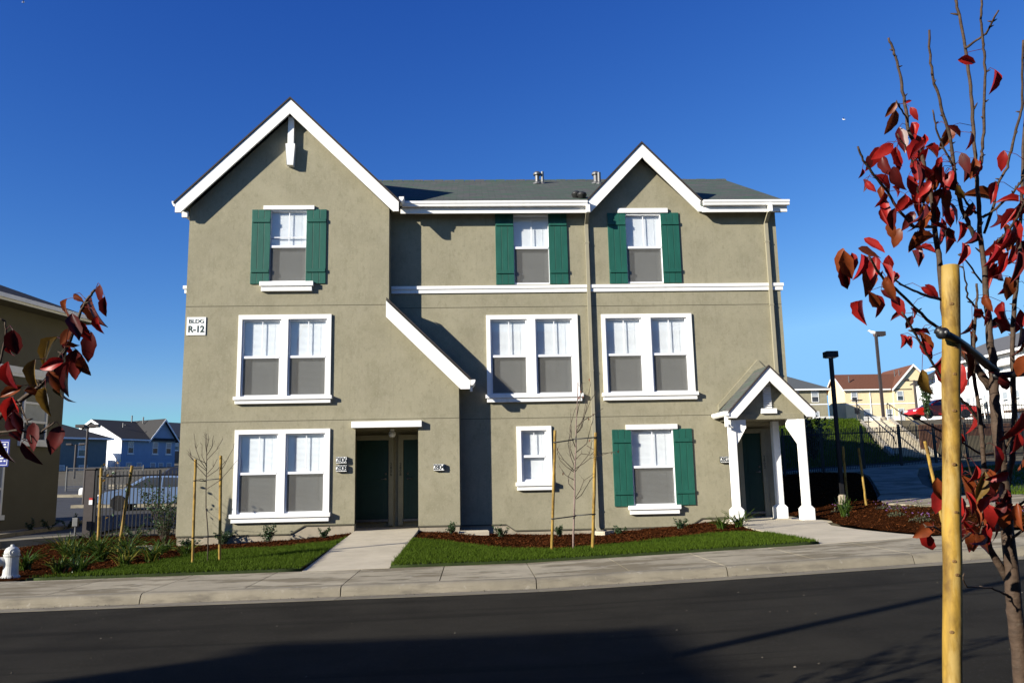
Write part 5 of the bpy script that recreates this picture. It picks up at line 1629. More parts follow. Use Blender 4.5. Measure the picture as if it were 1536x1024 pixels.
STAKED_BRANCHES=[[(1.922,2.95,1.59,.0104),(1.943,2.932,1.711,.0098),(1.954,2.911,1.853,.0092),(1.949,2.885,2.034,.0083),(1.958,2.86,2.206,.0076),(1.976,2.845,2.311,.0071),(1.989,2.826,2.44,.0065),(1.993,2.816,2.51,.0062),(2.007,2.783,2.743,.0052),(2.024,2.75,2.97,.0043)],
[(1.942,2.85,2.01,.004),(1.956,2.831,2.026,.0036),(1.973,2.8,2.057,.003)],
[(1.914,2.98,1.218,.0126),(1.878,2.962,1.285,.012),(1.819,2.937,1.369,.0112),(1.795,2.91,1.477,.0103),(1.799,2.889,1.558,.0096),(1.78,2.849,1.711,.0083),(1.772,2.832,1.78,.0078),(1.753,2.804,1.885,.0069),(1.734,2.778,1.982,.0061),(1.729,2.749,2.092,.0053),(1.734,2.726,2.179,.0046),(1.735,2.709,2.243,.0041),(1.731,2.7,2.276,.0038)],
[(1.897,2.95,1.707,.0046),(1.815,2.908,1.698,.0043),(1.657,2.812,1.758,.0035),(1.554,2.748,1.792,.0031),(1.455,2.686,1.821,.0027),(1.397,2.65,1.832,.0024)],
[(1.886,2.93,1.938,.0145),(1.833,2.917,2.018,.0137),(1.765,2.905,2.088,.0129),(1.723,2.896,2.137,.0124),(1.715,2.88,2.259,.0114),(1.704,2.86,2.404,.0102),(1.694,2.85,2.484,.0096),(1.683,2.832,2.615,.0086),(1.66,2.815,2.744,.0076),(1.646,2.808,2.792,.0072),(1.602,2.797,2.865,.0065),(1.591,2.783,2.972,.0057),(1.578,2.77,3.065,.005),(1.561,2.76,3.143,.0044),(1.547,2.754,3.184,.0041),(1.537,2.75,3.211,.0039)],
[(1.824,2.82,2.464,.008),(1.795,2.804,2.512,.0076),(1.763,2.785,2.571,.0073),(1.737,2.76,2.654,.0067),(1.723,2.741,2.715,.0064),(1.702,2.711,2.812,.0058),(1.675,2.69,2.876,.0054),(1.648,2.666,2.952,.0049),(1.627,2.651,2.996,.0046),(1.614,2.634,3.05,.0043),(1.601,2.6,3.156,.0037)],
[(1.695,2.7,2.699,.0038),(1.648,2.667,2.749,.0034),(1.606,2.632,2.807,.003),(1.582,2.6,2.861,.0026)],
[(1.835,2.77,3.181,.0047),(1.85,2.723,3.189,.0042),(1.863,2.684,3.193,.0038),(1.858,2.6,3.231,.0029)],
[(1.844,2.8,2.704,.0055),(1.857,2.782,2.758,.0054),(1.854,2.772,2.792,.0053),(1.856,2.749,2.864,.005),(1.847,2.714,2.975,.0047),(1.846,2.691,3.045,.0045),(1.835,2.669,3.113,.0043),(1.826,2.654,3.158,.0042),(1.813,2.635,3.218,.004),(1.813,2.614,3.28,.0038),(1.809,2.6,3.322,.0037)],
[(1.876,2.85,2.498,.0052),(1.898,2.802,2.596,.005),(1.898,2.772,2.661,.0049),(1.919,2.744,2.71,.0048),(1.923,2.72,2.761,.0047),(1.934,2.671,2.857,.0045),(1.936,2.646,2.905,.0044),(1.911,2.588,3.02,.0041),(1.897,2.55,3.092,.004)],
[(1.865,2.83,2.553,.005),(1.885,2.779,2.568,.0045),(1.904,2.706,2.6,.0039),(1.907,2.65,2.633,.0034),(1.911,2.6,2.657,.0029)],
[(1.882,2.86,2.43,.0061),(1.893,2.778,2.462,.0053),(1.896,2.721,2.486,.0047),(1.889,2.666,2.514,.0042),(1.874,2.6,2.548,.0037)],
[(1.842,2.83,2.568,.0052),(1.759,2.758,2.594,.0037),(1.711,2.7,2.623,.0025)],
[(1.693,2.84,2.521,.006),(1.586,2.796,2.508,.0056),(1.498,2.742,2.565,.005),(1.454,2.709,2.608,.0047),(1.387,2.665,2.652,.0043),(1.338,2.629,2.693,.0039),(1.309,2.6,2.729,.0037)],
[(1.763,2.9,2.088,.0061),(1.672,2.837,2.139,.0057),(1.609,2.798,2.161,.0054),(1.545,2.752,2.193,.005),(1.446,2.68,2.244,.0045),(1.372,2.628,2.276,.0041),(1.334,2.597,2.298,.0039),(1.286,2.55,2.335,.0036)],
[(1.711,2.87,2.252,.0061),(1.693,2.855,2.254,.0059),(1.563,2.753,2.252,.0046),(1.448,2.655,2.261,.0034),(1.389,2.6,2.269,.0028)],
[(1.858,2.95,1.799,.0063),(1.759,2.879,1.877,.0056),(1.696,2.84,1.912,.0053),(1.623,2.787,1.966,.0048),(1.57,2.743,2.014,.0044),(1.51,2.691,2.069,.004),(1.452,2.642,2.118,.0036),(1.405,2.6,2.159,.0033)],
[(1.597,2.78,2.898,.0035),(1.564,2.748,2.917,.003),(1.513,2.7,2.94,.0023)],
[(1.692,2.85,2.512,.0048),(1.675,2.83,2.544,.0046),(1.595,2.767,2.633,.0038),(1.563,2.72,2.705,.0032),(1.524,2.683,2.756,.0028),(1.478,2.65,2.796,.0024)],
[(1.925,2.97,1.464,.0063),(1.884,2.9,1.409,.0053),(1.891,2.85,1.437,.0046),(1.897,2.8,1.462,.004)],
[(1.921,2.97,1.488,.005),(1.92,2.955,1.5,.0049),(1.934,2.89,1.532,.0044),(1.943,2.85,1.549,.004)],
[(1.909,2.98,1.174,.0042),(1.869,2.942,1.21,.0039),(1.77,2.875,1.246,.0033),(1.634,2.785,1.265,.0026),(1.602,2.75,1.298,.0023)],
[(1.879,2.9,2.185,.0041),(1.753,2.799,2.251,.0032),(1.731,2.757,2.287,.0028),(1.69,2.7,2.333,.0023)],
[(1.867,2.88,2.32,.0037),(1.773,2.799,2.37,.0028),(1.715,2.75,2.396,.0023)],
[(1.763,2.85,1.481,.0044),(1.703,2.808,1.455,.004),(1.658,2.776,1.436,.0037),(1.596,2.732,1.414,.0033),(1.537,2.689,1.44,.003),(1.453,2.627,1.471,.0024),(1.412,2.6,1.473,.0022)],
[(1.776,2.85,1.553,.004),(1.725,2.816,1.6,.0034),(1.688,2.785,1.645,.0029),(1.657,2.75,1.701,.0023)],
[(1.903,2.95,1.678,.0052),(1.903,2.858,1.77,.0039),(1.918,2.8,1.812,.0032)],
[(1.902,2.95,1.607,.0042),(1.851,2.918,1.573,.0038),(1.785,2.871,1.518,.0032),(1.708,2.8,1.433,.0024)]]
STAKED_LEAVES=[(1.762,2.71,3.103,.91,-.35,-.23,-.4,-.87,-.28,.07,'r'),(1.844,2.638,3.029,-.1,.08,-.99,.49,-.86,-.12,.088,'r'),(1.644,2.878,3.018,.9,-.33,.27,-.28,-.93,-.22,.032,'r'),(1.553,2.683,2.909,.37,-.21,-.91,-.48,-.88,0,.054,'p'),(1.605,2.873,2.987,-.17,.42,-.89,.34,-.82,-.46,.096,'b'),(1.52,2.714,2.943,-.5,.27,-.82,-.12,-.96,-.25,.06,'b'),(1.688,2.919,2.958,.21,-.21,-.95,-.01,-.98,.21,.081,'r'),(1.566,2.793,2.883,.06,-.12,-.99,-.34,-.94,.1,.103,'d'),(1.729,2.911,2.909,-.16,.47,-.87,-.19,-.88,-.44,.076,'r'),(1.73,2.917,2.858,.9,.09,-.42,.27,-.89,.38,.07,'r'),(1.748,2.784,2.883,-.19,.09,-.98,-.03,-1,-.09,.088,'b'),(1.759,2.673,2.81,-.19,0,-.98,.45,-.89,-.08,.064,'r'),(1.832,2.625,2.725,-.09,.28,-.96,-.61,-.77,-.16,.073,'r'),(1.841,2.774,2.749,-.36,.03,-.93,.6,-.76,-.25,.077,'r'),(1.466,2.76,2.794,-.35,-.09,-.93,.14,-.99,.05,.087,'r'),(1.407,2.729,2.749,.33,.35,-.88,-.4,-.79,-.47,.046,'d'),(1.563,2.927,2.826,.22,-.2,-.96,-.8,-.6,-.06,.092,'d'),(1.585,2.86,2.836,.08,.26,-.96,-.63,-.73,-.25,.096,'r'),(1.466,2.674,2.687,.33,.1,-.94,-.69,-.66,-.31,.099,'d'),(1.671,2.888,2.879,.17,.51,-.84,.52,-.77,-.37,.108,'r'),(1.521,2.628,2.678,.15,-.03,-.99,.57,-.81,.11,.092,'d'),(1.659,2.729,2.722,-.23,.52,-.82,-.23,-.85,-.47,.102,'r'),(1.65,2.721,2.702,.22,-.12,-.97,-.43,-.9,.01,.075,'d'),(1.67,2.726,2.674,.77,.43,-.48,-.11,-.65,-.76,.091,'d'),(1.336,2.637,2.665,-.19,-.12,-.97,.37,-.93,.04,.034,'r'),(1.378,2.72,2.657,.13,-.19,-.97,.59,-.77,.23,.045,'d'),(1.377,2.695,2.642,.36,-.24,-.9,-.79,-.6,-.16,.05,'p'),(1.508,2.849,2.681,.06,-.15,-.99,-.78,-.62,.05,.074,'b'),(1.69,2.684,2.623,.6,.49,-.64,-.41,-.49,-.77,.075,'o'),(1.936,2.879,2.637,-.98,-.06,.18,.08,-.99,.11,.106,'b'),(1.838,2.696,2.638,-.36,.09,-.93,-.72,-.66,.21,.08,'r'),(1.432,2.687,2.6,.09,.48,-.88,.49,-.78,-.38,.065,'r'),(1.384,2.633,2.521,.31,-.08,-.95,-.64,-.75,-.15,.063,'r'),(1.46,2.677,2.539,-.08,.47,-.88,-.71,-.64,-.28,.085,'d'),(1.631,2.916,2.672,-.27,.23,-.94,.56,-.76,-.34,.086,'r'),(1.584,2.913,2.699,.86,.18,-.48,.32,-.92,.23,.054,'r'),(1.615,2.791,2.634,-.35,-.18,-.92,-.58,-.73,.36,.087,'r'),(1.714,2.894,2.714,.17,.49,-.85,-.5,-.71,-.51,.092,'b'),(1.673,2.868,2.606,-.09,.29,-.95,.38,-.88,-.3,.107,'d'),(1.685,2.822,2.601,.25,.31,-.92,-.49,-.78,-.39,.094,'r'),(1.795,2.945,2.676,-.11,-.2,-.97,.52,-.85,.11,.092,'p'),(1.761,2.852,2.618,.29,-.25,-.93,.41,-.84,.35,.089,'r'),(1.607,2.928,2.543,-.34,.31,-.89,-.72,-.7,.03,.076,'b'),(1.669,2.821,2.479,-.87,.18,-.46,-.27,-.95,.14,.099,'b'),(1.516,2.701,2.394,.13,-.26,-.96,.56,-.77,.29,.065,'d'),(1.666,2.919,2.466,.87,-.31,-.39,-.08,-.86,.51,.064,'r'),(1.752,2.898,2.572,-.1,.21,-.97,.48,-.85,-.23,.113,'p'),(1.721,2.841,2.521,.15,0,-.99,.5,-.86,.07,.1,'r'),(1.699,2.771,2.498,.33,.16,-.93,-.75,-.55,-.36,.062,'d'),(1.761,2.811,2.531,.25,.14,-.96,.48,-.88,0,.078,'r'),(1.674,2.664,2.41,-.1,.04,-.99,.3,-.95,-.07,.084,'r'),(1.688,2.61,2.433,-.16,.45,-.88,.38,-.79,-.48,.058,'d'),(1.912,2.797,2.468,-.51,.06,-.86,.29,-.93,-.24,.093,'r'),(1.882,2.689,2.479,-.19,.16,-.97,.59,-.77,-.24,.105,'r'),(1.882,2.654,2.552,-.97,.12,.21,-.09,-.98,.18,.069,'r'),(1.964,2.739,2.593,-.08,.46,-.88,.31,-.83,-.46,.107,'r'),(1.949,2.916,2.4,-.43,-.1,-.9,-.49,-.81,.32,.113,'r'),(1.887,2.742,2.396,-.33,.42,-.85,-.79,-.61,.01,.082,'r'),(1.884,2.686,2.381,-.35,-.14,-.93,-.14,-.97,.19,.114,'d'),(1.904,2.78,2.319,-.16,.5,-.85,.18,-.84,-.52,.078,'r'),(1.846,2.714,2.301,.33,.18,-.93,-.09,-.97,-.22,.096,'b'),(1.397,2.792,2.465,.69,-.29,-.66,-.34,-.94,.05,.087,'p'),(1.34,2.726,2.41,.92,.24,-.31,.32,-.92,.22,.096,'b'),(1.336,2.829,2.44,-.18,.26,-.95,-.63,-.77,-.1,.11,'b'),(1.298,2.744,2.408,.4,.46,-.79,-.29,-.76,-.59,.128,'b'),(1.345,2.867,2.397,.25,.24,-.94,-.33,-.89,-.32,.106,'d'),(1.387,2.873,2.435,.07,.04,-1,.09,-1,-.03,.08,'r'),(1.313,2.654,2.37,-.19,-.14,-.97,.46,-.89,.04,.093,'r'),(1.457,2.915,2.405,-.02,.05,-1,-.07,-1,-.05,.124,'b'),(1.452,2.835,2.41,-.19,-.18,-.96,-.38,-.89,.24,.11,'r'),(1.415,2.668,2.37,-.01,.3,-.95,-.53,-.81,-.25,.079,'r'),(1.401,2.635,2.304,-.19,-.24,-.95,.51,-.85,.11,.063,'r'),(1.46,2.866,2.276,.25,.4,-.88,.56,-.8,-.21,.091,'p'),(1.612,2.81,2.298,.76,.07,-.65,.23,-.96,.17,.073,'r'),(1.553,2.857,2.205,-.85,.47,-.23,-.52,-.83,.21,.058,'d'),(1.565,2.835,2.219,.75,.28,-.6,.39,-.92,.06,.058,'r'),(1.498,2.706,2.168,-.31,.51,-.8,-.59,-.77,-.26,.055,'d'),(1.648,2.912,2.142,-.91,.16,.38,-.29,-.9,-.31,.048,'d'),(1.524,2.726,2.114,1,.07,0,.06,-.94,.33,.055,'r'),(1.473,2.751,2.111,.24,.06,-.97,.35,-.94,.03,.051,'r'),(1.508,2.761,2.107,-.03,-.25,-.97,-.68,-.71,.2,.046,'p'),(1.59,2.838,2.133,.49,.22,-.84,-.08,-.95,-.29,.095,'b'),(1.592,2.832,2.1,.3,-.16,-.94,-.63,-.77,-.07,.073,'r'),(1.724,2.92,2.077,-.16,.51,-.85,-.08,-.86,-.5,.103,'r'),(1.483,2.654,1.976,.31,-.08,-.95,-.49,-.87,-.09,.098,'o'),(1.692,2.899,2.029,.17,.39,-.91,-.7,-.6,-.39,.081,'r'),(1.715,2.704,2.187,.77,.42,-.48,.13,-.84,-.53,.07,'r'),(1.853,2.837,2.22,-.18,.21,-.96,.56,-.78,-.28,.068,'r'),(1.819,2.798,2.258,.14,-.14,-.98,-.81,-.59,-.03,.067,'b'),(1.835,2.731,2.217,-.03,-.16,-.99,-.72,-.68,.13,.086,'r'),(1.777,2.701,2.149,.67,.41,-.62,.5,-.87,-.02,.07,'r'),(1.773,2.814,2.173,-.07,.53,-.85,.54,-.69,-.48,.084,'b'),(1.748,2.794,2.128,.17,.32,-.93,.3,-.92,-.26,.067,'b'),(1.928,2.791,2.14,-.19,-.13,-.97,.44,-.9,.04,.077,'d'),(1.62,2.649,2.035,.22,-.14,-.96,.42,-.88,.23,.088,'b'),(1.701,2.736,2.022,.08,.32,-.95,.47,-.85,-.24,.081,'r'),(1.674,2.743,2.003,-.19,.1,-.98,-.79,-.61,.09,.086,'p'),(1.801,2.604,2.012,-.07,.53,-.84,-.73,-.61,-.32,.082,'b'),(1.751,2.877,2.002,.08,.43,-.9,-.66,-.65,-.37,.107,'p'),(1.827,2.762,1.972,.17,.34,-.93,-.66,-.65,-.36,.087,'d'),(1.807,2.934,1.855,.49,.3,-.82,.64,-.76,.11,.098,'r'),(1.622,2.726,1.78,-.08,.45,-.89,.43,-.79,-.44,.086,'r'),(1.797,2.639,1.83,-.01,.27,-.96,.53,-.82,-.23,.123,'r'),(1.884,2.807,1.77,.17,.48,-.86,-.01,-.87,-.48,.11,'p'),(1.816,2.833,1.727,.31,-.08,-.95,.42,-.88,.21,.105,'r'),(1.77,2.704,1.637,-.8,.44,-.39,-.33,-.89,-.32,.08,'r'),(1.947,2.87,1.722,.17,.47,-.87,.68,-.69,-.25,.107,'b'),(1.676,2.823,1.631,.33,.31,-.89,.12,-.95,-.29,.094,'b'),(1.806,2.944,1.608,-.36,.04,-.93,-.71,-.66,.24,.098,'b'),(1.73,2.773,1.64,-.18,.21,-.96,-.03,-.98,-.21,.108,'o'),(1.61,2.695,1.577,.13,-.21,-.97,.31,-.92,.24,.079,'r'),(1.698,2.856,1.52,-.03,-.17,-.99,.56,-.82,.12,.068,'r'),(1.683,2.8,1.535,.43,-.3,-.86,.29,-.85,.44,.082,'b'),(1.75,2.837,1.504,-.49,-.24,-.84,.5,-.87,-.04,.094,'b'),(1.736,2.785,1.531,.14,-.15,-.98,-.4,-.91,.09,.087,'r'),(1.83,2.846,1.528,.17,.42,-.89,-.54,-.72,-.44,.101,'b'),(1.744,2.828,1.467,-.03,-.23,-.97,-.34,-.91,.23,.073,'r'),(1.708,2.851,1.452,.17,.45,-.88,-.55,-.7,-.46,.079,'d'),(1.69,2.869,1.461,0,.34,-.94,-.35,-.88,-.32,.069,'o'),(1.614,2.611,1.443,-.16,.48,-.86,.53,-.7,-.49,.063,'d'),(1.621,2.865,1.6,-.02,.08,-1,.03,-1,-.08,.111,'p'),(1.531,2.715,1.623,.17,.26,-.95,-.58,-.75,-.31,.086,'b'),(1.457,2.634,1.474,-.93,-.11,-.35,-.11,-.83,.55,.078,'b'),(1.44,2.647,1.457,.17,.37,-.91,-.76,-.54,-.36,.089,'r'),(1.772,2.683,1.536,-.03,-.19,-.98,-.6,-.78,.17,.089,'b'),(1.766,2.815,1.596,.48,.44,-.76,-.11,-.83,-.55,.115,'d'),(1.75,2.727,1.609,-.01,.12,-.99,.61,-.78,-.11,.086,'d'),(1.588,2.687,1.487,.62,.38,-.69,-.25,-.73,-.63,.07,'r'),(1.664,2.709,1.66,-.1,.23,-.97,.05,-.97,-.23,.075,'r'),(1.563,2.627,1.683,.17,.44,-.88,-.69,-.58,-.42,.083,'r'),(1.638,2.616,1.562,-.33,.39,-.86,-.66,-.75,-.09,.068,'p'),(1.551,2.631,1.565,.07,0,-1,-.46,-.89,-.03,.068,'r'),(1.775,2.819,1.471,.24,.03,-.97,.56,-.82,.12,.083,'d'),(1.603,2.675,1.462,.72,.44,-.54,.58,-.8,.13,.075,'b'),(1.66,2.734,2.692,-.03,.53,-.85,-.73,-.59,-.35,.073,'b'),(1.918,2.75,2.456,.41,.17,-.9,.55,-.83,.1,.058,'p'),(1.791,2.763,2.587,-.2,.54,-.82,.04,-.83,-.56,.07,'d'),(2.023,2.872,2.456,-.7,.19,-.69,-.45,-.86,.22,.082,'r'),(1.878,2.726,2.474,-.47,-.18,-.87,.3,-.95,.03,.061,'r'),(1.855,2.764,2.432,-.15,.14,-.98,.37,-.91,-.19,.087,'r'),(1.683,2.869,1.463,.22,-.14,-.96,.07,-.98,.16,.061,'d'),(1.688,2.694,2.68,-.52,.09,-.85,-.63,-.71,.31,.09,'r'),(1.493,2.782,2.526,.15,.29,-.94,-.74,-.6,-.3,.069,'b'),(1.538,2.713,2.669,.23,.13,-.96,.04,-.99,-.12,.075,'r'),(1.459,2.63,2.721,.42,.51,-.75,-.56,-.5,-.66,.065,'p'),(1.668,2.792,2.804,-.13,.59,-.8,-.77,-.57,-.29,.084,'p'),(1.704,2.766,2.645,-.26,-.04,-.96,-.71,-.67,.22,.091,'b'),(2.017,2.826,2.464,-.34,.51,-.79,-.74,-.67,-.11,.084,'d'),(1.801,2.781,1.535,-.54,.51,-.67,-.72,-.69,.05,.088,'d'),(1.346,2.569,2.271,.19,-.01,-.98,-.71,-.7,-.13,.083,'b'),(1.489,2.657,2.581,-.14,.51,-.85,.13,-.84,-.53,.074,'r'),(1.798,2.926,1.493,.51,-.11,-.85,-.71,-.61,-.35,.088,'p'),(1.769,2.876,2.608,.01,-.07,-1,-.47,-.88,.05,.076,'p'),(1.88,2.77,2.543,.45,.51,-.74,.53,-.81,-.24,.061,'d'),(1.921,2.652,2.445,.38,-.08,-.92,.42,-.87,.25,.065,'b'),(1.652,2.83,2.868,.14,.16,-.98,.08,-.99,-.15,.079,'p'),(1.987,2.94,2.193,.21,.51,-.83,-.78,-.42,-.46,.088,'p'),(1.607,2.769,1.411,-.51,.45,-.73,-.34,-.89,-.31,.066,'p'),(1.867,2.809,2.415,-.19,-.01,-.98,-.04,-1,.02,.065,'r'),(1.725,2.804,2.66,.15,.32,-.94,-.76,-.57,-.32,.069,'d'),(1.733,2.878,1.431,-.44,.06,-.9,-.62,-.74,.26,.075,'d'),(1.754,2.672,2.717,-.03,.07,-1,.25,-.96,-.08,.074,'b'),(2.024,2.865,2.303,-.15,-.21,-.97,-.08,-.97,.22,.074,'b'),(1.614,2.833,2.576,-.61,.1,-.78,-.29,-.95,.11,.077,'d'),(1.699,2.862,1.44,.43,-.05,-.9,-.11,-.99,0,.092,'b'),(1.925,2.904,1.516,-.22,.32,-.92,-.37,-.9,-.22,.083,'b'),(1.755,2.733,2.729,-.03,0,-1,.19,-.98,0,.077,'d'),(1.878,2.736,2.499,.36,.13,-.92,.02,-.99,-.14,.061,'b'),(1.359,2.766,2.234,-.24,-.18,-.95,-.76,-.58,.3,.085,'r'),(1.867,2.636,2.591,.68,-.35,-.64,-.45,-.89,0,.089,'p'),(1.863,2.868,1.576,.11,.55,-.83,.01,-.83,-.56,.067,'d'),(1.611,2.769,2.576,-.04,.08,-1,-.22,-.97,-.07,.094,'b'),(1.546,2.643,2.683,.69,.43,-.59,-.13,-.73,-.68,.08,'r'),(1.686,2.631,2.719,.25,0,-.97,-.68,-.71,-.18,.078,'d'),(1.571,2.66,2.754,-.78,-.31,-.54,-.2,-.69,.69,.089,'r'),(1.996,2.877,2.219,-.23,.14,-.96,.25,-.95,-.2,.096,'r'),(1.626,2.599,2.804,.76,-.03,-.65,-.24,-.94,-.23,.065,'d'),(1.718,2.787,2.703,.32,-.04,-.95,-.74,-.64,-.22,.066,'r'),(1.369,2.739,2.261,.64,.48,-.6,.01,-.79,-.62,.087,'b'),(1.45,2.745,2.594,.09,-.2,-.98,-.15,-.97,.18,.083,'r'),(1.866,2.648,2.524,-.52,.37,-.77,-.65,-.76,.06,.082,'p'),(1.617,2.833,2.503,.43,.5,-.75,.36,-.86,-.37,.067,'r'),(1.593,2.668,2.635,-.59,.18,-.79,-.23,-.97,-.05,.074,'p'),(1.742,2.761,1.647,.37,.17,-.92,-.62,-.69,-.37,.092,'b'),(1.674,2.841,2.689,-.7,-.09,-.71,.09,-1,.03,.064,'d'),(1.578,2.694,2.559,.06,.54,-.84,.65,-.65,-.38,.093,'d'),(1.666,2.718,2.74,-.19,.23,-.95,-.67,-.74,-.04,.067,'r'),(1.954,2.792,2.534,.29,.05,-.96,-.33,-.93,-.14,.092,'p'),(1.412,2.701,2.665,.75,.07,-.66,.14,-.99,.05,.088,'r'),(1.359,2.633,2.24,.71,-.23,-.67,-.25,-.97,.06,.072,'d'),(1.89,2.731,2.475,.08,.32,-.94,.04,-.95,-.32,.078,'b'),(1.712,2.78,2.703,-.12,.57,-.81,.25,-.77,-.58,.069,'r'),(1.476,2.681,2.773,-.8,0,-.61,.06,-.99,-.08,.081,'r'),(1.668,2.888,2.535,.16,.56,-.81,-.18,-.79,-.58,.073,'d'),(1.9,2.984,1.567,.42,.16,-.89,-.49,-.79,-.37,.088,'r'),(1.555,2.679,2.711,-.22,-.23,-.95,-.68,-.66,.32,.084,'p'),(1.724,2.855,1.443,.38,-.16,-.91,-.04,-.99,.16,.089,'b'),(1.665,2.956,2.504,.56,-.15,-.81,-.51,-.84,-.2,.06,'d'),(1.362,2.547,2.279,-.37,.51,-.78,-.84,-.53,.05,.061,'b'),(1.669,2.819,2.525,.93,-.12,-.36,-.19,-.97,-.17,.066,'p'),(1.405,2.646,2.224,.27,-.21,-.94,-.34,-.93,.11,.082,'r'),(1.641,2.76,2.658,-.1,.23,-.97,-.06,-.97,-.23,.078,'b'),(1.482,2.609,2.244,.72,-.34,-.61,-.47,-.88,-.06,.057,'r'),(1.932,2.858,2.385,.27,.55,-.79,-.77,-.37,-.52,.084,'r'),(1.681,2.737,2.626,-.49,.38,-.79,-.75,-.65,.16,.074,'d'),(1.934,2.796,2.089,-.07,.2,-.98,.53,-.82,-.21,.067,'b'),(1.292,2.48,2.293,.26,-.25,-.93,.21,-.93,.31,.073,'r'),(1.784,2.806,1.536,.54,.24,-.81,.3,-.95,-.08,.088,'r'),(1.936,2.896,2.202,-.47,.51,-.72,-.37,-.86,-.36,.081,'d')]
ROADSIDE_BRANCHES=[[(-1.662,2.6,1.524,.011),(-1.529,2.572,1.737,.0089),(-1.413,2.553,1.862,.0074),(-1.367,2.546,1.899,.0069),(-1.296,2.537,1.949,.0062),(-1.251,2.529,1.997,.0057),(-1.224,2.523,2.045,.0052),(-1.201,2.517,2.1,.0048),(-1.174,2.508,2.174,.0041),(-1.151,2.503,2.216,.0038),(-1.133,2.5,2.237,.0035)],
[(-1.594,2.6,1.838,.0055),(-1.414,2.533,2.025,.0036),(-1.391,2.512,2.098,.003),(-1.39,2.5,2.142,.0027)],
[(-1.638,2.6,1.68,.0055),(-1.386,2.51,1.814,.0035),(-1.318,2.49,1.817,.0031),(-1.25,2.469,1.805,.0026),(-1.201,2.45,1.836,.0023)],
[(-1.287,2.52,1.947,.0027),(-1.246,2.494,1.983,.0023),(-1.186,2.45,2.051,.0017)],
[(-1.34,2.52,1.902,.0023),(-1.301,2.489,1.846,.0021),(-1.261,2.45,1.776,.0017)]]
ROADSIDE_LEAVES=[(-1.222,2.514,2.212,-.45,.54,-.71,-.62,-.76,-.18,.089,'b'),(-1.232,2.575,2.241,.76,.12,-.64,-.21,-.89,-.41,.038,'b'),(-1.158,2.529,2.224,.16,.22,-.96,-.5,-.82,-.27,.108,'b'),(-1.1,2.455,2.241,-.1,.21,-.97,-.2,-.96,-.19,.059,'d'),(-1.077,2.44,2.201,-.18,.25,-.95,.12,-.95,-.27,.072,'d'),(-1.113,2.481,2.151,-.17,.34,-.92,-.39,-.89,-.25,.064,'r'),(-1.151,2.403,2.144,.31,-.07,-.95,-.19,-.98,.01,.084,'d'),(-1.125,2.399,2.12,.17,.26,-.95,0,-.97,-.26,.071,'r'),(-1.168,2.569,2.119,-.19,.01,-.98,.18,-.98,-.05,.1,'d'),(-1.281,2.591,2.109,-.44,-.01,-.9,-.48,-.84,.24,.1,'o'),(-1.187,2.449,2.012,-.93,-.3,-.2,.25,-.94,.25,.072,'r'),(-1.233,2.539,2.085,.44,-.22,-.87,-.13,-.98,.18,.047,'r'),(-1.215,2.496,2.075,.98,.14,-.16,.11,-.98,-.18,.046,'b'),(-1.201,2.55,2.063,-.18,.3,-.94,.2,-.92,-.33,.109,'d'),(-1.221,2.561,2.028,-.11,-.11,-.99,-.29,-.95,.13,.109,'d'),(-1.182,2.547,2.043,-.01,.28,-.96,-.14,-.95,-.28,.076,'b'),(-1.306,2.525,2.03,-.19,-.08,-.98,-.23,-.96,.13,.112,'o'),(-1.327,2.418,2.009,.33,.08,-.94,-.07,-.99,-.1,.081,'r'),(-1.335,2.443,2.106,-.16,.51,-.84,.23,-.81,-.54,.096,'d'),(-1.415,2.564,2.095,-.16,.5,-.85,-.05,-.86,-.5,.072,'r'),(-1.328,2.5,1.948,-.84,-.18,-.5,.3,-.94,-.15,.074,'b'),(-1.252,2.485,1.941,.14,-.16,-.98,.01,-.99,.16,.087,'o'),(-1.246,2.55,1.963,-.16,.44,-.88,-.58,-.76,-.27,.09,'o'),(-1.381,2.549,1.921,-.02,-.04,-1,.21,-.98,.03,.108,'r'),(-1.32,2.452,1.871,.17,.32,-.93,.33,-.91,-.25,.077,'d'),(-1.359,2.497,1.858,.33,.34,-.88,.52,-.84,-.12,.088,'d'),(-1.265,2.461,1.836,-.02,.11,-.99,.14,-.98,-.11,.082,'d'),(-1.261,2.397,1.778,.47,.45,-.76,-.1,-.82,-.56,.085,'d'),(-1.198,2.477,1.826,-.19,-.23,-.95,.39,-.91,.14,.087,'d'),(-1.316,2.375,1.795,.17,.52,-.84,-.26,-.8,-.54,.098,'d'),(-1.241,2.474,1.987,.48,-.02,-.88,.29,-.94,.18,.069,'b'),(-1.299,2.459,1.93,.91,.29,-.3,.37,-.89,.27,.059,'b'),(-1.192,2.482,2.114,-.51,.1,-.85,.15,-.97,-.2,.055,'b')]
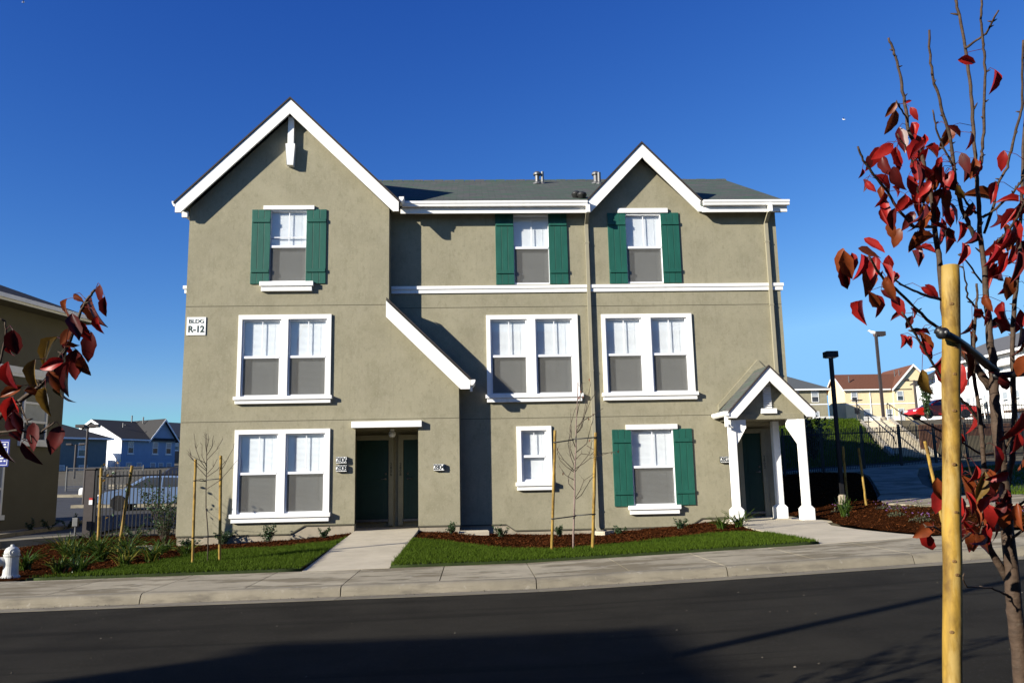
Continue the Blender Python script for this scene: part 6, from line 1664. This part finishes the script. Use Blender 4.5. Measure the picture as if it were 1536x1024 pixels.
WINDOW_TREE=[[(-4.699,15.3,.356,.0119),(-4.716,15.3,.793,.0106),(-4.769,15.3,1.258,.0092),(-4.782,15.3,1.609,.0082),(-4.784,15.3,1.963,.0071),(-4.796,15.3,2.26,.0063),(-4.808,15.3,2.559,.0054)],
[(-4.769,15.3,1.573,.0065),(-4.532,15.274,1.722,.0055),(-4.356,15.25,1.918,.0045),(-4.227,15.232,2.069,.0038)],
[(-4.778,15.3,1.785,.0065),(-4.611,15.318,1.9,.0057),(-4.446,15.339,2.076,.0047),(-4.341,15.359,2.289,.0038)],
[(-4.778,15.3,1.785,.0065),(-4.938,15.34,1.943,.0054),(-5.133,15.399,2.21,.0038)],
[(-4.774,15.3,1.703,.0065),(-4.872,15.306,1.752,.0049),(-4.942,15.31,1.718,.0038)],
[(-4.783,15.3,1.915,.0065),(-4.887,15.238,2.082,.0057),(-4.944,15.172,2.282,.0048),(-4.963,15.088,2.55,.0037)],
[(-4.784,15.3,1.963,.0065),(-4.914,15.424,2.158,.0052),(-4.961,15.545,2.368,.0038)],
[(-4.789,15.3,2.081,.0065),(-4.593,15.213,2.265,.005),(-4.472,15.141,2.449,.0037)],
[(-4.792,15.3,2.165,.0065),(-4.71,15.32,2.319,.0052),(-4.701,15.342,2.523,.0038)],
[(-4.795,15.3,2.224,.0065),(-4.809,15.251,2.377,.0049),(-4.802,15.214,2.495,.0038)],
[(-4.768,15.3,1.844,.0065),(-4.632,15.187,1.958,.0051),(-4.533,15.075,2.095,.0037)],
[(-4.787,15.3,2.022,.0065),(-4.929,15.22,2.106,.0048),(-5.019,15.167,2.165,.0038)],
[(-4.797,15.3,2.296,.0065),(-4.76,15.275,2.437,.005),(-4.77,15.255,2.556,.0038)],
[(-4.782,15.3,1.892,.0065),(-4.975,15.149,2.082,.0046),(-5.048,15.073,2.198,.0037)],
[(-4.512,15.3,1.922,.0065),(-4.424,15.188,2.013,.005),(-4.365,15.097,2.092,.0037)]]
DOWNPIPE_TREE=[[(1.763,15.2,.299,.0193),(1.775,15.2,.648,.0178),(1.794,15.2,.882,.0168),(1.822,15.2,1.354,.0148),(1.835,15.2,1.759,.0131),(1.874,15.2,2.191,.0113),(1.886,15.2,2.555,.0098),(1.924,15.2,2.983,.0081),(1.95,15.2,3.378,.0064)],
[(1.834,15.2,1.735,.0081),(1.692,15.204,1.834,.0067),(1.574,15.207,1.956,.0053),(1.529,15.21,2.077,.0043)],
[(1.835,15.2,1.759,.0081),(1.643,15.173,1.954,.0063),(1.525,15.151,2.136,.0049),(1.502,15.142,2.22,.0043)],
[(1.836,15.2,1.795,.0081),(1.988,15.124,1.886,.007),(2.092,15.068,1.967,.0061),(2.39,14.933,2.053,.0042)],
[(1.834,15.2,1.735,.0081),(1.957,15.166,1.888,.0069),(2.104,15.127,2.064,.0056),(2.155,15.089,2.278,.0043)],
[(1.819,15.2,1.259,.0081),(1.914,15.145,1.412,.0068),(1.985,15.087,1.588,.0054),(2.126,15.035,1.68,.0043)],
[(1.843,15.2,1.258,.0081),(1.948,15.25,1.326,.0072),(2.119,15.365,1.561,.0052),(2.203,15.415,1.656,.0044)],
[(1.837,15.2,1.831,.0081),(1.778,15.267,2.014,.0071),(1.746,15.35,2.26,.0059),(1.83,15.455,2.572,.0044)],
[(1.841,15.2,1.951,.0081),(1.769,15.257,2.171,.0071),(1.793,15.35,2.566,.0056),(1.899,15.426,2.879,.0044)],
[(1.882,15.2,2.433,.0081),(2.001,15.24,2.555,.0074),(2.113,15.332,2.93,.006),(2.219,15.437,3.376,.0044)],
[(1.882,15.2,2.458,.0081),(2.039,15.195,2.735,.0066),(2.172,15.189,3.039,.005),(2.263,15.187,3.161,.0043)],
[(1.882,15.2,2.433,.0081),(1.954,15.178,2.492,.0075),(2.029,15.106,2.79,.0059),(2.079,15.034,3.087,.0043)],
[(1.898,15.2,2.555,.0081),(2.04,15.224,2.676,.0069),(2.22,15.25,2.773,.0057),(2.415,15.279,2.895,.0043)],
[(1.861,15.2,2.191,.0081),(1.788,15.148,2.372,.0068),(1.776,15.034,2.788,.0043)],
[(1.845,15.2,2.071,.0081),(2.085,15.296,2.252,.0067),(2.185,15.402,2.562,.0051),(2.247,15.453,2.713,.0044)],
[(1.904,15.2,2.738,.0081),(1.964,15.106,3.035,.0059),(1.987,15.031,3.272,.0042)],
[(1.824,15.2,1.413,.0081),(1.72,15.217,1.534,.0068),(1.713,15.229,1.654,.0059),(1.819,15.25,1.832,.0043)],
[(1.841,15.2,1.951,.0081),(1.97,15.218,2.069,.0071),(2.143,15.237,2.042,.0061),(2.365,15.269,2.258,.0043)],
[(1.927,15.2,3.044,.0081),(1.991,15.095,3.156,.0064),(1.992,14.96,3.325,.0042)],
[(1.83,15.2,1.591,.0081),(1.671,15.273,1.691,.0061),(1.584,15.339,1.838,.0043)],
[(2.07,15.2,2.212,.0081),(2.309,15.193,2.062,.006),(2.554,15.187,2.081,.0043)]]
# ================================================================ planting
gull((49.62, 101.63, 47.48), "small white gull flying high at the right", True, 1.0, 2.6)
gull((-64.16, 113.5, 70.79), "small white gull flying in the top left corner of the sky", True, 1.0, .4)

def leaf_quad(b, p, d, n, L, w, mi=0, fold=.25, bend=.3):
    """one leaf of six faces, folded along its midrib and curved down towards the tip"""
    d = d.normalized()
    n = (n - d * n.dot(d)).normalized()
    s = d.cross(n)
    prof = ((0, .12), (.25, .85), (.5, 1.0), (.75, .72), (1, .02))
    vs = []
    for t, ww in prof:
        c = p + d * (L * t) - n * (bend * L * t * t)
        h = n * (fold * w * ww)
        vs += [c + s * (w * ww) + h, c, c - s * (w * ww) + h]
    k = []
    for i in range(4):
        a = i * 3
        k += [(a, a + 1, a + 4, a + 3), (a + 1, a + 2, a + 5, a + 4)]
    b.add(vs, k, mi)

def shrub(x, y, h, w, n, label, m=SHRUB, leaf=.035, group="young shrubs along the wall", zf=mulch_z, name="shrub", cat="shrub"):
    z = zf(x, y)
    o = thing(name, (x, y, z), label, cat, group)
    st, lv = MB(), MB()
    for i in range(max(4, n // 28)):
        t, r = RND.uniform(0, 6.283), RND.uniform(.25, 1) * w
        tip = Vector((x + math.cos(t) * r, y + math.sin(t) * r, z + h * RND.uniform(.45, 1.0)))
        base = Vector((x + RND.gauss(0, .015), y + RND.gauss(0, .015), z - .02))
        mid = (base + tip) / 2 + Vector((0, 0, .1 * h))
        st.tube([base, mid, tip], [.006, .004, .002], 5)
        for k in range(28):
            u = RND.uniform(.2, 1.02)
            q = base.lerp(mid, u * 2) if u < .5 else mid.lerp(tip, u * 2 - 1)
            dd = Vector((RND.gauss(0, 1), RND.gauss(0, 1), RND.gauss(.35, .7)))
            leaf_quad(lv, q + Vector((RND.gauss(0, .012), RND.gauss(0, .012), RND.gauss(0, .012))), dd, Vector((RND.gauss(0, .6), RND.gauss(0, .6), 1)), leaf * RND.uniform(.7, 1.3), leaf * .33)
    st.build("stem", TWIG, o)
    lv.build("foliage", m, o)
    return o
shrub(-6.35, 19.35, .17, .22, 450, "low dark shrub at the left corner of the olive house", leaf=.042)
shrub(-5.72, 19.75, .34, .24, 600, "bushy dark shrub under the left end of the ground floor double window", leaf=.042)
shrub(-4.68, 19.55, .42, .22, 570, "tallest dark shrub, under the right half of the ground floor double window", leaf=.042)
shrub(-3.42, 19.45, .22, .18, 360, "small dark shrub just left of the entry walkway", leaf=.042)
shrub(-.5, 19.3, .27, .16, 330, "small shrub just left of the shaded inside corner", leaf=.042)
shrub(.62, 19.5, .26, .19, 390, "small grey green shrub under the narrow window", leaf=.042)
shrub(1.95, 19.5, .27, .15, 330, "small shrub behind the left stake of the bare sapling", leaf=.042)
shrub(3.35, 19.45, .19, .17, 330, "low shrub just right of the central downspout", leaf=.042)
shrub(4.75, 19.4, .24, .2, 420, "rounded shrub below the window with green shutters", leaf=.042)
shrub(-7.35, 20.6, 1.5, .8, 1100, "tall loose leafy shrub in front of the picket fence", leaf=.06, group=None)
shrub(-8.5, 21.6, .55, .5, 400, "low leafy shrub at the foot of the picket fence", leaf=.05, group=None)
shrub(16.6, 40.2, 2.4, 1.0, 1500, "pale grey green hedge shrub behind the fence beside the porch column", SAGE, .16, None, lambda x, y: G(x, y))
shrub(31.9, 57.0, 3.0, .6, 620, "dark upright planter tree in front of the red car", SHRUB, .16, None, lambda x, y: G(x, y) - .1)

def clump(x, y, h, n, label, m=STRAP, spread=.55, group="strap leaved clumps", w=.011, zf=mulch_z, yellow=.12):
    z = zf(x, y)
    o = thing("strap_leaf_plant", (x, y, z), label, "plant", group)
    b = MB()
    for i in range(n):
        t = RND.uniform(0, 6.283)
        L = h * RND.uniform(.7, 1.35)
        out = RND.uniform(.2, 1.0) * spread
        droop = RND.uniform(.2, 1.1)
        c, s = math.cos(t), math.sin(t)
        px, py = x + RND.gauss(0, .04), y + RND.gauss(0, .04)
        vs = []
        K = 6
        for j in range(K + 1):
            u = j / K
            r = out * L * (u ** 1.2) * 1.2
            zz = z - .01 + L * (u * 1.05 - droop * .55 * u ** 2.6)
            ww = w * (1 - .15 * u) * (1 if u < .75 else (1 - u) * 3.6 + .1)
            vs += [(px + c * r - s * ww, py + s * r + c * ww, zz + .004), (px + c * r, py + s * r, zz - .003), (px + c * r + s * ww, py + s * r - c * ww, zz + .004)]
        fs = []
        for j in range(K): fs += [(j * 3, j * 3 + 1, j * 3 + 4, j * 3 + 3), (j * 3 + 1, j * 3 + 2, j * 3 + 5, j * 3 + 4)]
        b.add(vs, fs, 1 if RND.random() < yellow else 0)
    b.build("leaves", [m, STRAPY], o)
    return o
CL = [(-6.55, 14.5, .33, 34, "strap leaved clump just right of the fire hydrant"), (-6.95, 14.7, .30, 30, "strap leaved clump directly behind the fire hydrant"),
      (-6.1, 15.2, .30, 26, "half yellow strap leaved clump between hydrant and lawn edge"), (-5.95, 16.1, .38, 38, "large strap leaved clump at the left edge of the lawn"),
      (-6.5, 16.3, .40, 40, "tall strap leaved clump in the middle of the left bed"), (-7.1, 16.6, .42, 44, "tall strap leaved clump left of centre in the left bed"),
      (-7.7, 16.9, .45, 44, "spreading strap leaved clump at the left of the bed near the drive"), (-6.35, 17.7, .38, 36, "strap leaved clump right of the staked sapling's right stake"),
      (-7.2, 18.0, .45, 44, "strap leaved clump between the two stakes of the left sapling"), (-7.85, 18.2, .48, 44, "strap leaved clump left of the left sapling's stakes"),
      (-8.4, 18.0, .46, 40, "leftmost strap leaved clump beside the driveway kerb"), (-8.5, 14.3, .36, 36, "strap leaved clump left of the fire hydrant"),
      (-5.75, 17.3, .28, 22, "small sunlit strap leaved clump on the mulch beside the lawn"), (-7.9, 15.4, .36, 36, "strap leaved clump behind and left of the fire hydrant")]
for k, (x, y, h, n, lab) in enumerate(CL):
    clump(x, y, h * .95, int(n * 1.9), lab, yellow=.75 if "yellow" in lab else .14, spread=1.0, w=.013)
clump(5.3, 18.0, .32, 60, "left strap leaved clump in front of the porch", spread=.95)
clump(5.72, 18.15, .34, 60, "right strap leaved clump in front of the porch, nearest the column", spread=.95)
clump(8.25, 18.5, .36, 50, "bright green strap leaved clump beside the right porch column", spread=.45, yellow=.05)
clump(9.45, 21.3, .4, 22, "thin upright strap leaved plant at the foot of the black lamp post", spread=.4)

def flower(x, y, s, label):
    z = mulch_z(x, y)
    o = thing("flowering_plant", (x, y, z), label, "plant", "low purple flowering plants")
    lv, fl = MB(), MB()
    for i in range(150):
        t, r = RND.uniform(0, 6.283), s * RND.random() ** .6
        q = Vector((x + math.cos(t) * r, y + math.sin(t) * r, z + s * .7 * RND.random() * (1.1 - r / s)))
        leaf_quad(lv, q, Vector((RND.gauss(0, 1), RND.gauss(0, 1), RND.gauss(.4, .6))), Vector((RND.gauss(0, .5), RND.gauss(0, .5), 1)), .045, .008)
    for i in range(9):
        t, r = RND.uniform(0, 6.283), s * 1.1 * RND.random() ** .5
        q = Vector((x + math.cos(t) * r, y + math.sin(t) * r, z + s * RND.uniform(.35, .95)))
        for k in range(4): leaf_quad(fl, q, Vector((RND.gauss(0, 1), RND.gauss(0, 1), RND.gauss(.3, .6))), Vector((RND.gauss(0, 1), -1, RND.gauss(0, 1))), .02, .008)
    lv.build("foliage", SAGE, o)
    fl.build("blossom", PURPLE, o)
FL = [(8.45, 16.6, "on the left slope of the mulch mound"), (9.0, 15.9, "at the front of the mound nearest the walkway"), (9.7, 16.9, "at the middle of the mulch mound"),
      (9.7, 18.1, "on the crest of the mulch mound"), (9.4, 18.4, "on the upper left of the mulch mound"), (10.9, 17.4, "right of the mound's crest"),
      (10.9, 15.6, "at the lower right of the mound by the pavement"), (10.1, 15.2, "at the front edge of the mound"), (8.3, 15.4, "at the front left corner of the mound"), (9.7, 19.6, "at the far end of the mound by the path"), (9.0, 20.4, "behind the mound near the lamp post")]
for x, y, w_ in FL: flower(x, y, RND.uniform(.16, .26), "low purple flowering plant " + w_)

# ---------------------------------------------------------------- trees
def bare_tree(name, data, label, trunk_m, zoff_y, leaves=0, group=None):
    x, y, z, r = data[0][0]
    z = G(x, y)
    o = thing(name, (x, y, z), label, "tree", group)
    t = MB(); t.tube([(x, y, z - .05)] + [p[:3] for p in data[0][1:]], [data[0][0][3]] + [p[3] for p in data[0][1:]], 8)
    t.build("trunk", trunk_m, o, smooth=True)
    b, lv = MB(), MB()
    for br in data[1:]:
        b.tube([p[:3] for p in br], [p[3] for p in br], 5)
        a, c = Vector(br[-2][:3]), Vector(br[-1][:3])
        for k in range(3):       # fine side twigs
            p = Vector(br[RND.randrange(1, len(br))][:3])
            d = (c - a).normalized() + Vector((RND.gauss(0, .7), RND.gauss(0, .7), RND.gauss(.2, .5)))
            b.tube([p, p + d.normalized() * RND.uniform(.05, .16)], [.0035, .0015], 4)
            if RND.random() < leaves: leaf_quad(lv, p + d.normalized() * .1, Vector((RND.gauss(0, .4), -.3, -1)), Vector((RND.gauss(0, 1), -1, 0)), .05, .012)
    b.build("branches", TWIG, o, smooth=True)
    if lv.v: lv.build("leaves", LEAFB, o)
    return o
def stake(p0, p1, r, label, m=STAKEM, group="tree stakes"):
    z = G(p0[0], p0[1])
    o = thing("tree_stake", (p0[0], p0[1], z), label, "tree stake", group)
    b = MB()
    n = 10
    pts, rad = [], []
    for i in range(n + 1):
        t = i / n
        pts.append((p0[0] + (p1[0] - p0[0]) * t + RND.gauss(0, r * .08), p0[1] + (p1[1] - p0[1]) * t, (z - .1) + (p1[2] - z + .1) * t))
        rad.append(r * (1 + RND.gauss(0, .04)))
    b.tube(pts, rad, 12)
    b.build("pole", m, o, smooth=False)
    return o
def tie(o, pts, r=.009):
    b = MB(); b.tube(pts, r, 6)
    b.build("tie", RUBBER, o, smooth=True)
def loop(c, r, z): return [(c[0] + r * math.cos(t), c[1] + r * math.sin(t), z) for t in [i * .7 for i in range(10)]]

bare_tree("young_tree", WINDOW_TREE, "bare young tree between two stakes in front of the ground floor double window", TWIG, 15.3)
s1 = stake((-4.94, 15.22, 0), (-4.96, 15.22, 2.10), .024, "left stake of the bare tree in front of the double window")
s2 = stake((-4.51, 15.36, 0), (-4.56, 15.36, 2.16), .026, "right stake of the bare tree in front of the double window")
for z in (1.72, .73):
    tie(s1, [(-4.97, 15.19, z), (-4.93, 15.17, z + .01), (-4.80, 15.28, z - .01), (-4.79, 15.33, z)], .008)
    tie(s2, [(-4.50, 15.32, z + .03), (-4.55, 15.31, z + .03), (-4.79, 15.28, z + .01), (-4.80, 15.33, z)], .008)
bare_tree("young_tree", DOWNPIPE_TREE, "nearly bare young tree between two stakes in front of the central downspout", PALEBARK, 15.2, .3)
s3 = stake((1.37, 15.2, 0), (1.50, 15.2, 2.50), .026, "left stake of the bare tree in front of the downspout")
s4 = stake((2.09, 15.1, 0), (2.23, 15.1, 2.44), .03, "right stake of the bare tree in front of the downspout")
for z, (a, c) in ((2.28, (1.49, 2.22)), (.92, (1.41, 2.14))):
    tie(s3, [(a - .03, 15.17, z), (a + .03, 15.16, z), (1.82, 15.15, z + .04), (1.83, 15.2, z + .04)], .011)
    tie(s4, [(c + .03, 15.07, z + .07), (c - .03, 15.06, z + .07), (1.84, 15.15, z + .05), (1.82, 15.2, z + .05)], .011)
# sapling by the picket fence
stake((-8.04, 18.6, 0), (-8.06, 18.6, 2.05), .03, "left stake of the sapling in front of the picket fence")
s6 = stake((-7.74, 18.9, 0), (-7.53, 18.9, 2.10), .032, "leaning right stake of the sapling in front of the picket fence")
tie(s6, [(-7.53, 18.87, 1.88), (-7.80, 18.7, 1.86), (-8.06, 18.57, 1.85)], .01)
tr = thing("young_tree", (-7.82, 18.75, G(-7.82, 18.75)), "thin sapling with a few yellow green leaves in front of the picket fence", "tree")
z0 = G(-7.82, 18.75)
b = MB(); b.tube([(-7.82, 18.75, z0 - .05), (-7.81, 18.75, 1.1), (-7.83, 18.75, 1.8), (-7.82, 18.75, 2.3)], [.014, .012, .009, .004], 7); b.build("trunk", TWIG, tr, smooth=True)
b, lv = MB(), MB()
for k in range(9):
    p = Vector((-7.82, 18.75, RND.uniform(.9, 2.0)))
    q = p + Vector((RND.gauss(0, .22), RND.gauss(0, .22), RND.uniform(.05, .3)))
    b.tube([p, q], [.005, .002], 5)
    for j in range(2): leaf_quad(lv, q + Vector((RND.gauss(0, .04),) * 3), Vector((RND.gauss(0, 1), RND.gauss(0, 1), -.6)), Vector((RND.gauss(0, 1), -1, .5)), .075, .028, RND.randrange(2))
b.build("branches", TWIG, tr)
lv.build("leaves", [LEAFO, SHRUB], tr)
# stakes and sapling on the right
stake((8.50, 15.0, 0), (8.33, 15.05, 2.17), .03, "sunlit leaning stake on the mulch mound left of the foreground stake")
stake((9.72, 21.6, 0), (9.72, 21.6, 2.3), .03, "dark shaded stake just left of the black lamp post")
stake((10.22, 21.6, 0), (10.14, 21.6, 2.25), .03, "dark shaded stake just right of the black lamp post")
stake((9.3, 23.2, 0), (9.12, 23.2, 2.3), .03, "shaded stake leaning left behind the right porch column")

# foreground tree: every leaf keeps the spot and hang it has on the tree
def leafy_tree(name, loc, label, trunk, branches, leaves, size=1.0):
    o = thing(name, loc, label, "tree")
    t = MB()
    tp, trd = [], []
    for p, q in zip(trunk, trunk[1:]):
        for k in range(4):
            u = k / 4
            tp.append(Vector(p[:3]).lerp(Vector(q[:3]), u) + Vector((RND.gauss(0, .0012), RND.gauss(0, .0012), 0)))
            trd.append((p[3] + (q[3] - p[3]) * u) * (1 + RND.gauss(0, .035)))
    tp.append(Vector(trunk[-1][:3])); trd.append(trunk[-1][3])
    t.tube(tp, trd, 12)
    for k in range(14):                      # buds and stubs
        i = RND.randrange(len(tp) // 3, len(tp))
        d = Vector((RND.gauss(0, 1), RND.gauss(0, .6), .6)).normalized()
        t.tube([tp[i], tp[i] + d * .022, tp[i] + d * .034], [.0045, .0035, .0015], 6)
    t.build("trunk", BARK, o, smooth=True)
    b = MB()
    smp = [Vector(p) for p in tp]
    for br in branches:
        P, R = [], []
        for p, q in zip(br, br[1:]):
            for k in range(4):
                u = k / 4
                P.append(Vector(p[:3]).lerp(Vector(q[:3]), u) + Vector((RND.gauss(0, .0012), RND.gauss(0, .0012), RND.gauss(0, .0008))))
                R.append((p[3] + (q[3] - p[3]) * u) * (1 + RND.gauss(0, .05)))
        P.append(Vector(br[-1][:3])); R.append(br[-1][3])
        b.tube(P, R, 8)
        smp += P
        for k in range(max(2, len(br))):     # buds
            i = RND.randrange(len(P))
            d = Vector((RND.gauss(0, 1), RND.gauss(0, .5), .5)).normalized()
            b.tube([P[i], P[i] + d * .010, P[i] + d * .017], [.0032, .0028, .001], 5)
    b.build("branches", BARK, o, smooth=True)
    lv = MB()
    idx = {'r': 0, 'p': 1, 'b': 2, 'd': 3, 'o': 4}
    for (x, y, z, dx, dy, dz, nx, ny, nz, L, c) in leaves:
        p, d, n = Vector((x, y, z)), Vector((dx, dy, dz)), Vector((nx, ny, nz))
        d.normalize()
        n = (n - d * n.dot(d)).normalized()
        s = d.cross(n)
        L *= 1.03 * size
        w = L * RND.uniform(.20, .29)
        fold, bend, tw = RND.choice((.35, .7, 1.1, 1.6)) * RND.uniform(.8, 1.2), RND.uniform(.0, .65), RND.gauss(0, .5)
        vs = []
        N = 8
        prof = (.10, .66, .94, 1.0, .96, .86, .66, .36, .03)
        for i in range(N + 1):
            u = i / N
            c0 = p + d * (L * (u - bend * .25 * u * u)) - n * (bend * L * u * u)
            s2 = (s * math.cos(tw * u) + n * math.sin(tw * u))
            n2 = (n * math.cos(tw * u) - s * math.sin(tw * u))
            ww = w * prof[i] * (1 + .09 * math.sin(i * 2.1 + x * 90))
            for q in (1.0, .5, 0, -.5, -1.0):
                vs.append(c0 + s2 * (ww * q * (1 - .18 * fold * abs(q))) + n2 * (fold * ww * abs(q) ** 1.3 - .12 * ww * (1 if abs(q) == 1 else 0)))
        fs = []
        for i in range(N):
            for j in range(4): fs.append((i * 5 + j, i * 5 + j + 1, i * 5 + 6 + j, i * 5 + 5 + j))
        lv.add(vs, fs, idx[c])
        near = min(smp, key=lambda q: (q - p).length_squared)
        if .004 < (near - p).length < .11:
            m_ = near.lerp(p, .55) + Vector((0, 0, .012))
            lv.tube([near, m_, p, p + d * L * .15], [.0011, .001, .0009, .0007], 5, mi=3)
    f = lv.build("foliage", [LEAFR, LEAFP, LEAFB, LEAFD, LEAFO], o, smooth=True)
    return o
# low shrubs along the neighbour's shaded wall
for k, (x, y, w_) in enumerate(((-12.9, 25.4, "nearest the street"), (-12.75, 26.1, "second from the street"), (-12.55, 26.8, "second from the far corner"), (-12.5, 27.5, "at the far corner"))):
    shrub(x, y, .45, .3, 160, "dark low shrub along the shaded neighbour wall, " + w_, leaf=.06, group="shrubs along the neighbour wall", zf=lambda a, c: G(a, c))
leafy_tree("red_leaved_tree", (1.94, 3.0, .12), "young tree with red autumn leaves in the right foreground", STAKED_TRUNK, STAKED_BRANCHES, STAKED_LEAVES)
RT = [(-2.55, 2.75, .1, .05), (-2.54, 2.74, .8, .036), (-2.5, 2.7, 1.6, .03), (-2.46, 2.68, 2.4, .02), (-2.42, 2.66, 3.2, .012), (-2.4, 2.66, 4.0, .005)]
# the rest of this tree's crown is outside the picture; it shades the road at the right
EXB, EXL = [], []
for k in range(26):
    z = RND.uniform(1.3, 3.5)
    t = RND.uniform(math.pi * .55, math.pi * 1.45) if z < 2.6 else RND.uniform(0, 6.283)
    L = RND.uniform(.35, .75) * (1 if z < 2.6 else .6)
    a = (-2.5 + (z - 1.6) * .04, 2.7, z, .008)
    e = (a[0] + math.cos(t) * L, 2.7 + math.sin(t) * L, z + L * 1.1, .002)
    m_ = (a[0] + math.cos(t) * L * .55, 2.7 + math.sin(t) * L * .55, z + L * .45, .005)
    EXB.append([a, m_, e])
    for j in range(7):
        u = RND.uniform(.3, 1)
        q = Vector(a[:3]).lerp(Vector(e[:3]), u)
        EXL.append((q.x + RND.gauss(0, .03), q.y + RND.gauss(0, .03), q.z + RND.gauss(0, .03), RND.gauss(0, .5), RND.gauss(0, .5), -1, RND.gauss(0, 1), -1, .2, RND.uniform(.07, .1), RND.choice("rbdob")))
RB = [[(-2.49, 2.69, RND.uniform(1.1, 1.5), .012)] + list(br) if i < 3 else list(br) for i, br in enumerate(ROADSIDE_BRANCHES)]
leafy_tree("red_leaved_tree", (-2.55, 2.75, .1), "maroon leaved branch tip of a tree reaching in from the left edge", RT, RB + EXB, ROADSIDE_LEAVES + EXL, 1.0)

# the big stake in the foreground, and its rubber ties
fs_ = thing("tree_stake", (1.40, 2.55, .12), "thick peeled yellow stake in the right foreground beside the red leaved tree", "tree stake", "tree stakes")
b = MB()
pts, rad = [], []
for i in range(41):
    t = i / 40
    z = .0 + 2.30 * t
    x = 1.413 + (1.5548 - 1.413) * max(0, (z - .94) / 1.36) if z > .94 else 1.413 - .11 * (.94 - z)
    pts.append((x + .0012 * math.sin(i * .9), 2.55 + .001 * math.cos(i * 1.7), z))
    rad.append(.0272 * (1 + .02 * math.sin(i * 1.3) + RND.gauss(0, .008)) if i < 40 else .0262)
b.tube(pts, rad, 24)
for z, a in ((2.17, -.3), (2.03, .05), (1.945, .12), (1.83, -.05), (1.80, .6), (1.665, -.1), (1.52, .1), (1.375, -.12), (1.335, .05), (1.17, -.5), (1.145, .3), (1.0, -.15)):
    i = min(39, int(z / 2.30 * 40)); p = Vector(pts[i])
    dx, dy = math.sin(a), -math.cos(a)
    c = Vector((p.x + dx * .0262, p.y + dy * .0262, z))
    e1, e2 = Vector((math.cos(a), math.sin(a), 0)), Vector((0, 0, 1))
    vs = []
    for rr, hh in ((.0075, .0), (.005, .003), (.0022, .002)):
        for k in range(9):
            t = k * 2 * math.pi / 9
            vs.append(c + e1 * (rr * math.cos(t)) + e2 * (rr * .75 * math.sin(t)) + Vector((dx, dy, 0)) * hh)
    b.add(vs, [(r_ * 9 + k, r_ * 9 + (k + 1) % 9, (r_ + 1) * 9 + (k + 1) % 9, (r_ + 1) * 9 + k) for r_ in range(2) for k in range(9)] + [tuple(18 + k for k in range(9))], 1)
b.build("pole", [STAKEM, KNOT], fs_, smooth=True)
b = MB()
b.tube([(1.455, 2.500, 2.083), (1.477, 2.497, 2.070), (1.515, 2.505, 2.054), (1.605, 2.600, 2.044), (1.730, 2.740, 2.030), (1.841, 2.860, 2.013), (1.888, 2.890, 1.997)], [.013, .0135, .012, .013, .0145, .0155, .014], 12)
b.lathe([(.004, -.017), (.017, -.012), (.0185, 0), (.017, .012), (.004, .017)], (1.473, 2.497, 2.070), 14, 'y')
b.build("tie", RUBBER, fs_, smooth=True)
b = MB()
b.lathe([(.006, -.004), (.006, .0), (.003, .003)], (1.473, 2.478, 2.070), 10, 'y')
b.build("nail", GALV, fs_, smooth=True)
# second stake on the far side is outside the picture; its tie reaches the trunk from the right
s9 = stake((2.42, 3.1, 0), (2.42, 3.1, 2.2), .027, "stake just outside the right edge of the picture holding the foreground tree")
tie(s9, [(2.44, 3.07, 2.05), (2.40, 3.06, 2.05), (2.2, 2.98, 2.01), (1.98, 2.88, 1.985), (1.86, 2.87, 1.975)], .0125)
